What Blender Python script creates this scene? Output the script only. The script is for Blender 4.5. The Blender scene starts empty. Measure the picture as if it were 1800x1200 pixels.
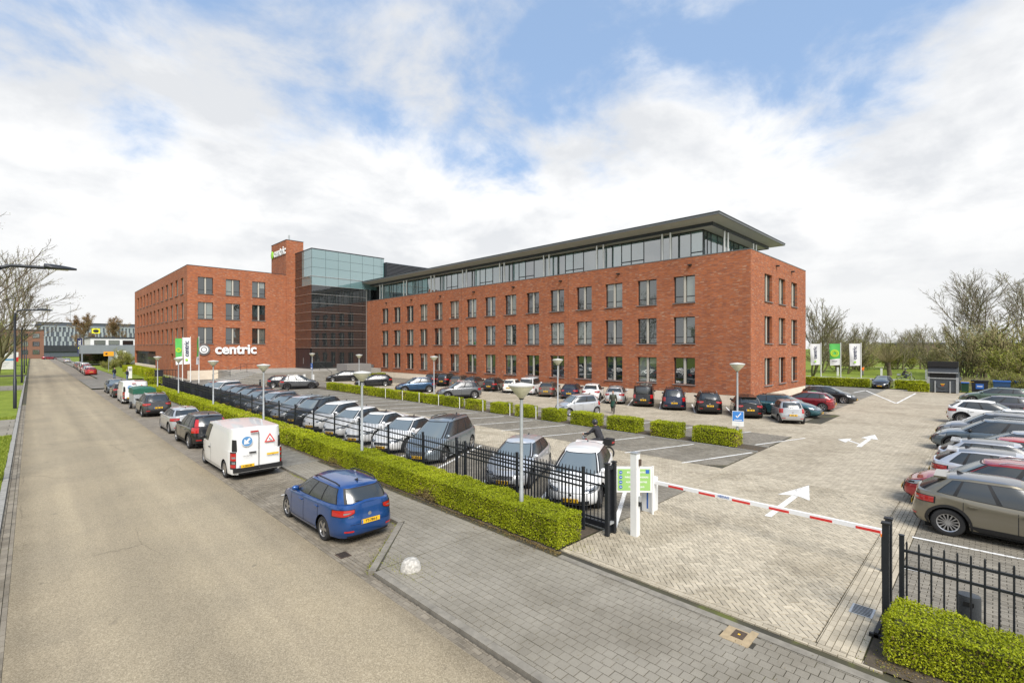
import bpy, bmesh, math, random
import numpy as np
from mathutils import Vector, Matrix

random.seed(7); RNG = np.random.default_rng(7)
SC = bpy.context.scene
COL = SC.collection
R = math.radians

# ------------------------------------------------------------------ camera
cam_data = bpy.data.cameras.new('camera')
cam = bpy.data.objects.new('camera', cam_data); COL.objects.link(cam)
cam.location = (0, 0, 5.0); cam.rotation_euler = (R(90), 0, R(-45))
cam_data.sensor_width = 36.0; cam_data.lens = 16.9
cam_data.shift_y = 10/1800
cam_data.clip_start = 0.05; cam_data.clip_end = 3000
SC.camera = cam

# ------------------------------------------------------------------ sky and sun
SUN_EL, SUN_AZ = 49.0, 206.0            # azimuth clockwise from +Y, towards the sun
world = bpy.data.worlds.new('World'); SC.world = world; world.use_nodes = True
nt = world.node_tree; nt.nodes.clear()
def wn(t, **k):
    n = nt.nodes.new(t)
    for a, b in k.items(): setattr(n, a, b)
    return n
def wl(a, b): nt.links.new(a, b)
def wmath(op, a, b=None, c=None, clamp=False):
    n = wn('ShaderNodeMath', operation=op, use_clamp=clamp)
    for i, v in enumerate((a, b, c)):
        if v is None: continue
        if isinstance(v, (int, float)): n.inputs[i].default_value = v
        else: wl(v, n.inputs[i])
    return n.outputs[0]
def wmap(v, a, b, c=0.0, d=1.0):
    n = wn('ShaderNodeMapRange', interpolation_type='SMOOTHSTEP')
    wl(v, n.inputs[0])
    for i, q in enumerate((a, b, c, d)): n.inputs[i+1].default_value = q
    return n.outputs[0]
def wmix(f, a, b):
    n = wn('ShaderNodeMix', data_type='RGBA')
    for i, v in ((0, f), (6, a), (7, b)):
        if isinstance(v, (int, float)): n.inputs[i].default_value = v
        elif isinstance(v, tuple): n.inputs[i].default_value = v
        else: wl(v, n.inputs[i])
    return n.outputs[2]
sky = wn('ShaderNodeTexSky', sky_type='NISHITA'); sky.sun_disc = False
sky.sun_elevation = R(SUN_EL); sky.sun_rotation = R(SUN_AZ)
sky.air_density = 1.0; sky.dust_density = 0.6; sky.ozone_density = 1.6
tc = wn('ShaderNodeTexCoord'); sep = wn('ShaderNodeSeparateXYZ'); wl(tc.outputs['Generated'], sep.inputs[0])
zz = wmath('MAXIMUM', sep.outputs[2], 0.0)
den = wmath('ADD', zz, 0.30)
comb = wn('ShaderNodeCombineXYZ')
wl(wmath('DIVIDE', sep.outputs[0], den), comb.inputs[0]); wl(wmath('DIVIDE', sep.outputs[1], den), comb.inputs[1])
def wnoise(scale, detail, rough, dist, off):
    mp = wn('ShaderNodeMapping'); wl(comb.outputs[0], mp.inputs[0]); mp.inputs['Location'].default_value = off
    n = wn('ShaderNodeTexNoise'); wl(mp.outputs[0], n.inputs['Vector'])
    n.inputs['Scale'].default_value = scale; n.inputs['Detail'].default_value = detail
    n.inputs['Roughness'].default_value = rough; n.inputs['Distortion'].default_value = dist
    return n.outputs['Fac']
n1 = wnoise(2.7, 12, 0.60, 0.25, (2.2, 15.1, 0.4))
n1b = wnoise(2.7, 12, 0.60, 0.25, (2.32, 15.22, 0.4))
n2 = wnoise(0.75, 3, 0.5, 0.2, (5.4, 18.1, 1.4))
n3 = wnoise(1.3, 6, 0.55, 0.3, (1.3, 6.2, 2.4))
cov = wmath('ADD', n1, wmath('MULTIPLY', wmath('SUBTRACT', n2, 0.5), 0.35))
cov = wmath('ADD', cov, wmap(zz, 0.54, 0.15, -0.09, 0.36))
mask = wmap(cov, 0.36, 0.63)
emb = wmath('MULTIPLY', wmath('SUBTRACT', n1b, n1), 3.2)
shade = wmath('ADD', wmap(n3, 0.34, 0.62), emb, clamp=True)
cloud = wmix(shade, (4.7, 4.8, 4.95, 1), (6.15, 6.15, 6.12, 1))
haze = wmap(zz, 0.30, 0.0, 0.0, 0.85)
cloud = wmix(haze, cloud, (5.45, 5.45, 5.42, 1))
blue = wmix(0.60, sky.outputs[0], (2.6, 3.75, 5.6, 1))
skycol = wmix(wmath('MULTIPLY', mask, 0.97), blue, cloud)
bg = wn('ShaderNodeBackground'); bg.inputs['Strength'].default_value = 0.1
wl(skycol, bg.inputs['Color'])
wo = wn('ShaderNodeOutputWorld'); wl(bg.outputs[0], wo.inputs['Surface'])

sun_data = bpy.data.lights.new('sun', 'SUN'); sun_data.energy = 2.9; sun_data.angle = R(34); sun_data.color = (1.0, 0.95, 0.87)
sun = bpy.data.objects.new('sun', sun_data); COL.objects.link(sun)
sun.rotation_euler = (R(90-SUN_EL), 0, R(180-SUN_AZ)); sun.location = (-30, -30, 60)
vs = SC.view_settings
vs.view_transform = 'Standard'; vs.look = 'None'; vs.exposure = 0.78; vs.gamma = 1.0; vs.use_curve_mapping = False
SC.cycles.max_bounces = 5; SC.cycles.diffuse_bounces = 2; SC.cycles.glossy_bounces = 3; SC.cycles.transmission_bounces = 3
SC.cycles.use_denoising = True

# ------------------------------------------------------------------ mesh helpers
class MB:
    def __init__(s): s.v = []; s.f = []; s.m = []
    def add(s, vs, fs, m=0):
        o = len(s.v); s.v.extend([tuple(p) for p in vs]); s.f.extend([tuple(i+o for i in f) for f in fs]); s.m.extend([m]*len(fs))
    def box(s, x0, x1, y0, y1, z0, z1, m=0, bottom=True):
        v = [(x0,y0,z0),(x1,y0,z0),(x1,y1,z0),(x0,y1,z0),(x0,y0,z1),(x1,y0,z1),(x1,y1,z1),(x0,y1,z1)]
        f = [(4,5,6,7),(0,1,5,4),(1,2,6,5),(2,3,7,6),(3,0,4,7)]
        if bottom: f.append((3,2,1,0))
        s.add(v, f, m)
    def quad(s, a, b, c, d, m=0): s.add([a,b,c,d], [(0,1,2,3)], m)
    def prism(s, poly, z0, z1, m=0, bottom=True):
        n = len(poly)
        v = [(p[0],p[1],z0) for p in poly]+[(p[0],p[1],z1) for p in poly]
        f = [tuple(range(n, 2*n))]+[(i,(i+1)%n,n+(i+1)%n,n+i) for i in range(n)]
        if bottom: f.append(tuple(reversed(range(n))))
        s.add(v, f, m)
    def tube(s, pts, rad, n=6, m=0, cap=True):
        pts = [Vector(p) for p in pts]
        if not hasattr(rad, '__len__'): rad = [rad]*len(pts)
        v = []; f = []
        up = Vector((0,0,1))
        for i, p in enumerate(pts):
            d = (pts[min(i+1,len(pts)-1)]-pts[max(i-1,0)]).normalized()
            a = d.cross(up if abs(d.z) < 0.9 else Vector((1,0,0))).normalized(); b = a.cross(d)
            for k in range(n):
                t = 2*math.pi*k/n; v.append(p+(a*math.cos(t)+b*math.sin(t))*rad[i])
        for i in range(len(pts)-1):
            for k in range(n): f.append((i*n+k, i*n+(k+1)%n, (i+1)*n+(k+1)%n, (i+1)*n+k))
        if cap: f.append(tuple(reversed(range(n)))); f.append(tuple(range((len(pts)-1)*n, len(pts)*n)))
        s.add(v, f, m)
    def lathe(s, prof, n=16, m=0, c=(0,0,0), axis='z'):
        v = []; f = []
        for r, z in prof:
            for k in range(n):
                t = 2*math.pi*k/n; a, b = r*math.cos(t), r*math.sin(t)
                v.append((c[0]+a, c[1]+b, c[2]+z) if axis == 'z' else (c[0]+a, c[1]+z, c[2]+b))
        for i in range(len(prof)-1):
            for k in range(n):
                q = (i*n+k, i*n+(k+1)%n, (i+1)*n+(k+1)%n, (i+1)*n+k)
                f.append(q if axis == 'z' else q[::-1])
        s.add(v, f, m)
    def ellipsoid(s, c, r, nu=12, nv=8, m=0):
        prof = []
        v = []; f = []
        for i in range(nv+1):
            a = math.pi*i/nv
            for k in range(nu):
                t = 2*math.pi*k/nu
                v.append((c[0]+r[0]*math.sin(a)*math.cos(t), c[1]+r[1]*math.sin(a)*math.sin(t), c[2]-r[2]*math.cos(a)))
        for i in range(nv):
            for k in range(nu): f.append((i*nu+k, i*nu+(k+1)%nu, (i+1)*nu+(k+1)%nu, (i+1)*nu+k))
        s.add(v, f, m)
    def mesh(s, name, mats=(), smooth=None):
        me = bpy.data.meshes.new(name); me.from_pydata(s.v, [], s.f); me.update()
        for q in mats: me.materials.append(q)
        if len(mats) > 1: me.polygons.foreach_set('material_index', s.m)
        if smooth is not None:
            me.polygons.foreach_set('use_smooth', [True]*len(me.polygons))
            me.set_sharp_from_angle(angle=R(smooth))
        return me
    def build(s, name, mat, parent=None, loc=(0,0,0), rz=0, smooth=None):
        mats = mat if isinstance(mat, (list, tuple)) else [mat]
        return obj(name, s.mesh(name, mats, smooth), parent, loc, rz)
def obj(name, me, parent=None, loc=(0,0,0), rz=0, mat=None):
    o = bpy.data.objects.new(name, me); COL.objects.link(o)
    o.location = loc
    if rz: o.rotation_euler = (0, 0, rz)
    if parent is not None: o.parent = parent
    if mat is not None:
        o.material_slots[0].link = 'OBJECT'; o.material_slots[0].material = mat
    return o
def tag(o, label=None, cat=None, group=None, kind=None):
    if label: o['label'] = label
    if cat: o['category'] = cat
    if group: o['group'] = group
    if kind: o['kind'] = kind
    return o
def thing(name, label, cat, loc=(0,0,0), rz=0, group=None):
    return tag(obj(name, None, None, loc, rz), label, cat, group)
def np_mesh(name, V, F, mats, tint=None, mi=None, smooth=False):
    """V (n,3), F (m,k) arrays -> mesh; tint is one colour per face"""
    V = np.asarray(V, np.float32); F = np.asarray(F, np.int32); m, k = F.shape
    me = bpy.data.meshes.new(name)
    me.vertices.add(len(V)); me.vertices.foreach_set('co', V.ravel())
    me.loops.add(m*k); me.loops.foreach_set('vertex_index', F.ravel())
    me.polygons.add(m); me.polygons.foreach_set('loop_start', np.arange(0, m*k, k, dtype=np.int32))
    if mi is not None: me.polygons.foreach_set('material_index', np.asarray(mi, np.int32))
    me.polygons.foreach_set('use_smooth', np.full(m, smooth))
    for q in mats: me.materials.append(q)
    if tint is not None:
        at = me.attributes.new('tint', 'FLOAT', 'FACE'); at.data.foreach_set('value', np.asarray(tint, np.float32))
    me.update(calc_edges=True); me.validate()
    return me

# ------------------------------------------------------------------ materials
def newmat(name):
    m = bpy.data.materials.new(name); m.use_nodes = True
    return m, m.node_tree, m.node_tree.nodes['Principled BSDF']
def N(t, ty, **k):
    n = t.nodes.new(ty)
    for a, b in k.items(): setattr(n, a, b)
    return n
def ramp(t, fac, stops):
    r = N(t, 'ShaderNodeValToRGB'); e = r.color_ramp.elements
    while len(e) < len(stops): e.new(0.5)
    for q, (p, c) in zip(e, stops): q.position = p; q.color = (*c, 1)
    t.links.new(fac, r.inputs[0]); return r.outputs[0]
def noise_fac(t, scale, detail=4, rough=0.55, vec=None, dist=0.0):
    n = N(t, 'ShaderNodeTexNoise')
    n.inputs['Scale'].default_value = scale; n.inputs['Detail'].default_value = detail
    n.inputs['Roughness'].default_value = rough; n.inputs['Distortion'].default_value = dist
    if vec is not None: t.links.new(vec, n.inputs['Vector'])
    return n.outputs['Fac']
def objco(t): return N(t, 'ShaderNodeTexCoord').outputs['Object']
def geoco(t): return N(t, 'ShaderNodeNewGeometry').outputs['Position']
def mixc(t, f, a, b, mode='MIX'):
    n = N(t, 'ShaderNodeMix', data_type='RGBA', blend_type=mode)
    for i, v in ((0, f), (6, a), (7, b)):
        if isinstance(v, (int, float)): n.inputs[i].default_value = v
        elif isinstance(v, tuple): n.inputs[i].default_value = (*v, 1) if len(v) == 3 else v
        else: t.links.new(v, n.inputs[i])
    return n.outputs[2]
def bump(t, b, h, strength=0.3, dist=0.01):
    n = N(t, 'ShaderNodeBump'); n.inputs['Strength'].default_value = strength; n.inputs['Distance'].default_value = dist
    t.links.new(h, n.inputs['Height']); t.links.new(n.outputs[0], b.inputs['Normal'])
def mul(c, k): return tuple(min(1.0, q*k) for q in c)
def plain(name, col, rough=0.5, metal=0.0, var=0.0, scale=6.0, bmp=0.0, coat=0.0, spec=0.5):
    m, t, b = newmat(name)
    b.inputs['Base Color'].default_value = (*col, 1); b.inputs['Roughness'].default_value = rough
    b.inputs['Metallic'].default_value = metal; b.inputs['Specular IOR Level'].default_value = spec
    if coat: b.inputs['Coat Weight'].default_value = coat; b.inputs['Coat Roughness'].default_value = 0.03
    if var or bmp:
        f = noise_fac(t, scale, 6, 0.6, geoco(t))
        if var: t.links.new(ramp(t, f, [(0.3, mul(col, 1-var)), (0.7, mul(col, 1+var))]), b.inputs['Base Color'])
        if bmp: bump(t, b, f, bmp)
    return m
def emit_free(*a): pass
_paint = {}
def paint(col, metallic=True):
    k = (col, metallic)
    if k in _paint: return _paint[k]
    m, t, b = newmat('car_paint')
    b.inputs['Base Color'].default_value = (*col, 1)
    b.inputs['Metallic'].default_value = 0.55 if metallic else 0.0
    b.inputs['Roughness'].default_value = 0.28 if metallic else 0.38
    b.inputs['Coat Weight'].default_value = 1.0; b.inputs['Coat Roughness'].default_value = 0.04
    # road film: slightly duller towards a noise pattern
    f = noise_fac(t, 2.3, 5, 0.6, objco(t))
    t.links.new(ramp(t, f, [(0.35, col), (0.75, tuple(0.93*c+0.07*0.25 for c in col))]), b.inputs['Base Color'])
    _paint[k] = m; return m
def glassy(name, base, refl=0.3, rough=0.03, var=None):
    """coated window pane: dark body with a strong mirror layer"""
    m, t, b = newmat(name)
    b.inputs['Base Color'].default_value = (*base, 1); b.inputs['Roughness'].default_value = rough
    n = (1+math.sqrt(refl))/(1-math.sqrt(refl)); b.inputs['IOR'].default_value = n
    if var:
        oi = N(t, 'ShaderNodeObjectInfo')
        t.links.new(ramp(t, oi.outputs['Random'], var), b.inputs['Base Color'])
    f = noise_fac(t, 0.9, 2, 0.5, geoco(t)); bump(t, b, f, 0.13, 0.05)
    return m
def tinted(name, col, rough=0.75, amount=0.28, grain=60.0, stain=0.25, moss=0.0, joint=0.0, spec=0.3):
    """paving: a tone of its own per piece ('tint' face attribute), grain and stains"""
    m, t, b = newmat(name)
    at = N(t, 'ShaderNodeAttribute', attribute_name='tint')
    c = ramp(t, at.outputs['Fac'], [(0.0, mul(col, 1-amount)), (0.5, col), (1.0, mul(col, 1+amount))])
    g = geoco(t)
    f1 = noise_fac(t, grain, 3, 0.7, g)
    c = mixc(t, 1.0, c, ramp(t, f1, [(0.3, (0.78,)*3), (0.7, (1.18,)*3)]), 'MULTIPLY')
    f2 = noise_fac(t, 0.55, 6, 0.62, g, 0.6)
    c = mixc(t, 1.0, c, ramp(t, f2, [(0.34, (1-stain, 1-stain*1.05, 1-stain*1.15)), (0.56, (1.0,)*3), (0.8, (1.07,)*3)]), 'MULTIPLY')
    t.links.new(c, b.inputs['Base Color']); b.inputs['Roughness'].default_value = rough; b.inputs['Specular IOR Level'].default_value = spec
    bump(t, b, f1, 0.25, 0.004)
    return m

# asphalt with light chippings
def asphalt_mat():
    m, t, b = newmat('chip_asphalt'); g = geoco(t)
    v = N(t, 'ShaderNodeTexVoronoi'); v.inputs['Scale'].default_value = 62; t.links.new(g, v.inputs['Vector'])
    c = ramp(t, v.outputs['Color'], [(0.0, (0.215, 0.178, 0.118)), (0.55, (0.332, 0.275, 0.186)), (1.0, (0.46, 0.39, 0.275))])
    f2 = noise_fac(t, 0.35, 6, 0.6, g, 0.4)
    c = mixc(t, 1.0, c, ramp(t, f2, [(0.3, (0.84, 0.85, 0.87)), (0.6, (1.0,)*3), (0.8, (1.06, 1.05, 1.03))]), 'MULTIPLY')
    # worn wheel tracks run along Y
    mp = N(t, 'ShaderNodeMapping'); mp.inputs['Scale'].default_value = (1.3, 0.035, 1); t.links.new(g, mp.inputs[0])
    f3 = noise_fac(t, 1.0, 3, 0.5, mp.outputs[0])
    c = mixc(t, 1.0, c, ramp(t, f3, [(0.3, (0.86, 0.86, 0.87)), (0.7, (1.07, 1.07, 1.06))]), 'MULTIPLY')
    f4 = noise_fac(t, 3.1, 2, 0.4, g)
    c = mixc(t, 1.0, c, ramp(t, f4, [(0.70, (1,)*3), (0.78, (0.72, 0.72, 0.74))]), 'MULTIPLY')
    # polished wheel tracks and a darker middle
    sX = N(t, 'ShaderNodeSeparateXYZ'); t.links.new(g, sX.inputs[0]); wob = N(t, 'ShaderNodeMath', operation='MULTIPLY_ADD'); t.links.new(noise_fac(t, 0.12, 3, 0.5, g), wob.inputs[0]); wob.inputs[1].default_value = 1.1; t.links.new(sX.outputs[0], wob.inputs[2])
    dX = N(t, 'ShaderNodeMath', operation='DIVIDE'); t.links.new(wob.outputs[0], dX.inputs[0]); dX.inputs[1].default_value = 6.0
    c = mixc(t, 1.0, c, ramp(t, dX.outputs[0], [(0.08, (0.93,)*3), (0.24, (1.05,)*3), (0.36, (0.94,)*3), (0.48, (0.92,)*3), (0.64, (1.06,)*3), (0.78, (0.95,)*3)]), 'MULTIPLY')
    # hairline cracks: the ridges of a distorted cell pattern, only here and there
    wv = N(t, 'ShaderNodeTexVoronoi', feature='DISTANCE_TO_EDGE'); wv.inputs['Scale'].default_value = 0.22
    dm = N(t, 'ShaderNodeMapping'); dm.inputs['Scale'].default_value = (1.6, 0.5, 1); t.links.new(g, dm.inputs[0])
    nz = N(t, 'ShaderNodeTexNoise'); nz.inputs['Scale'].default_value = 1.7; nz.inputs['Detail'].default_value = 5; t.links.new(dm.outputs[0], nz.inputs['Vector'])
    av = mixc(t, 0.35, dm.outputs[0], nz.outputs['Color'], 'ADD'); t.links.new(av, wv.inputs['Vector'])
    crk = ramp(t, wv.outputs['Distance'], [(0.0, (0.72,)*3), (0.003, (0.85,)*3), (0.006, (1,)*3)])
    f5 = noise_fac(t, 0.18, 3, 0.5, g)
    c = mixc(t, ramp(t, f5, [(0.50, (0,)*3), (0.56, (1,)*3)]), c, mixc(t, 1.0, c, crk, 'MULTIPLY'))
    # darker grime towards both gutters
    sx = N(t, 'ShaderNodeSeparateXYZ'); t.links.new(g, sx.inputs[0])
    ed = N(t, 'ShaderNodeMath', operation='ABSOLUTE'); sb = N(t, 'ShaderNodeMath', operation='SUBTRACT'); t.links.new(sx.outputs[0], sb.inputs[0]); sb.inputs[1].default_value = 2.4; t.links.new(sb.outputs[0], ed.inputs[0])
    ad = N(t, 'ShaderNodeMath', operation='MULTIPLY_ADD'); t.links.new(noise_fac(t, 0.9, 5, 0.6, g), ad.inputs[0]); ad.inputs[1].default_value = 0.9; t.links.new(ed.outputs[0], ad.inputs[2])
    dv_ = N(t, 'ShaderNodeMath', operation='DIVIDE'); t.links.new(ad.outputs[0], dv_.inputs[0]); dv_.inputs[1].default_value = 4.0
    c = mixc(t, 1.0, c, ramp(t, dv_.outputs[0], [(0.66, (1,)*3), (0.82, (0.80, 0.79, 0.77))]), 'MULTIPLY')
    t.links.new(c, b.inputs['Base Color']); b.inputs['Roughness'].default_value = 0.85; b.inputs['Specular IOR Level'].default_value = 0.25
    bump(t, b, v.outputs['Distance'], 0.25, 0.005)
    return m
def moss_joint():
    m, t, b = newmat('mossy_joint'); g = geoco(t)
    f = noise_fac(t, 0.9, 6, 0.65, g)
    t.links.new(ramp(t, f, [(0.40, (0.040, 0.036, 0.027)), (0.56, (0.060, 0.055, 0.030)), (0.68, (0.095, 0.105, 0.022))]), b.inputs['Base Color']); b.inputs['Roughness'].default_value = 0.95
    return m
def worn_mat():
    m, t, b = newmat('worn_white_marking'); g = geoco(t)
    f = noise_fac(t, 16, 6, 0.72, g); f2 = noise_fac(t, 1.1, 3, 0.5, g)
    ad = N(t, 'ShaderNodeMath', operation='MULTIPLY_ADD'); t.links.new(f2, ad.inputs[0]); ad.inputs[1].default_value = 0.5; t.links.new(f, ad.inputs[2])
    t.links.new(ramp(t, ad.outputs[0], [(0.66, (0.76, 0.76, 0.74)), (0.80, (0.70, 0.69, 0.66)), (0.90, (0.30, 0.27, 0.23))]), b.inputs['Base Color']); b.inputs['Roughness'].default_value = 0.7
    return m
def brick_mat(name, mode):
    """long thin red bricks in a wild bond; mode chooses the wall's horizontal axis"""
    m, t, b = newmat(name); g = geoco(t)
    sp = N(t, 'ShaderNodeSeparateXYZ'); t.links.new(g, sp.inputs[0])
    cb = N(t, 'ShaderNodeCombineXYZ'); t.links.new(sp.outputs[0 if mode == 'x' else 1], cb.inputs[0]); t.links.new(sp.outputs[2], cb.inputs[1])
    br = N(t, 'ShaderNodeTexBrick'); t.links.new(cb.outputs[0], br.inputs['Vector'])
    br.offset = 0.37; br.offset_frequency = 3; br.squash = 0.8; br.squash_frequency = 2
    br.inputs['Scale'].default_value = 1.0; br.inputs['Brick Width'].default_value = 0.34; br.inputs['Row Height'].default_value = 0.068
    br.inputs['Mortar Size'].default_value = 0.008; br.inputs['Bias'].default_value = -0.05
    br.inputs['Color1'].default_value = (0, 0, 0, 1); br.inputs['Color2'].default_value = (1, 1, 1, 1); br.inputs['Mortar'].default_value = (0.5, 0.5, 0.5, 1)
    bw = N(t, 'ShaderNodeRGBToBW'); t.links.new(br.outputs['Color'], bw.inputs[0])
    c = ramp(t, bw.outputs[0], [(0.0, (0.30, 0.095, 0.048)), (0.25, (0.38, 0.108, 0.040)), (0.60, (0.49, 0.143, 0.044)), (0.86, (0.41, 0.150, 0.078)), (1.0, (0.54, 0.34, 0.22))])
    c = mixc(t, br.outputs['Fac'], c, (0.20, 0.13, 0.10))
    mp = N(t, 'ShaderNodeMapping'); mp.inputs['Scale'].default_value = (0.55, 9.0, 1); t.links.new(cb.outputs[0], mp.inputs[0])
    f = noise_fac(t, 0.9, 6, 0.7, mp.outputs[0], 0.2)
    c = mixc(t, 1.0, c, ramp(t, f, [(0.30, (0.78, 0.75, 0.75)), (0.52, (1, 1, 1)), (0.76, (1.10, 1.13, 1.17))]), 'MULTIPLY')
    f2 = noise_fac(t, 0.13, 4, 0.6, cb.outputs[0])
    c = mixc(t, 1.0, c, ramp(t, f2, [(0.3, (0.9,)*3), (0.7, (1.06,)*3)]), 'MULTIPLY')
    ms = N(t, 'ShaderNodeMapping'); ms.inputs['Scale'].default_value = (1.1, 0.07, 1); t.links.new(cb.outputs[0], ms.inputs[0])
    c = mixc(t, 1.0, c, ramp(t, noise_fac(t, 1.0, 5, 0.6, ms.outputs[0]), [(0.3, (0.90, 0.89, 0.89)), (0.6, (1.03,)*3)]), 'MULTIPLY')
    t.links.new(c, b.inputs['Base Color']); b.inputs['Roughness'].default_value = 0.8; b.inputs['Specular IOR Level'].default_value = 0.3
    bump(t, b, bw.outputs[0], 0.25, 0.01)
    return m
def grass_mat(name, c0, c1, c2):
    m, t, b = newmat(name); g = geoco(t)
    f = noise_fac(t, 0.8, 8, 0.7, g, 0.3)
    c = ramp(t, f, [(0.28, c0), (0.5, c1), (0.72, c2)])
    f2 = noise_fac(t, 28, 3, 0.7, g)
    c = mixc(t, 1.0, c, ramp(t, f2, [(0.3, (0.7,)*3), (0.7, (1.25,)*3)]), 'MULTIPLY')
    t.links.new(c, b.inputs['Base Color']); b.inputs['Roughness'].default_value = 0.9; b.inputs['Specular IOR Level'].default_value = 0.15
    bump(t, b, f2, 0.6, 0.03); return m
def leaf_mat(name, c0, c1, c2, trans=0.25):
    m, t, b = newmat(name)
    at = N(t, 'ShaderNodeAttribute', attribute_name='tint')
    c = ramp(t, at.outputs['Fac'], [(0.0, c0), (0.5, c1), (1.0, c2)])
    t.links.new(c, b.inputs['Base Color']); b.inputs['Roughness'].default_value = 0.55; b.inputs['Specular IOR Level'].default_value = 0.3
    if trans:
        tr = N(t, 'ShaderNodeBsdfTranslucent'); t.links.new(c, tr.inputs[0])
        mx = N(t, 'ShaderNodeMixShader'); mx.inputs[0].default_value = trans
        t.links.new(b.outputs[0], mx.inputs[1]); t.links.new(tr.outputs[0], mx.inputs[2])
        t.links.new(mx.outputs[0], t.nodes['Material Output'].inputs[0])
    return m
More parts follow.
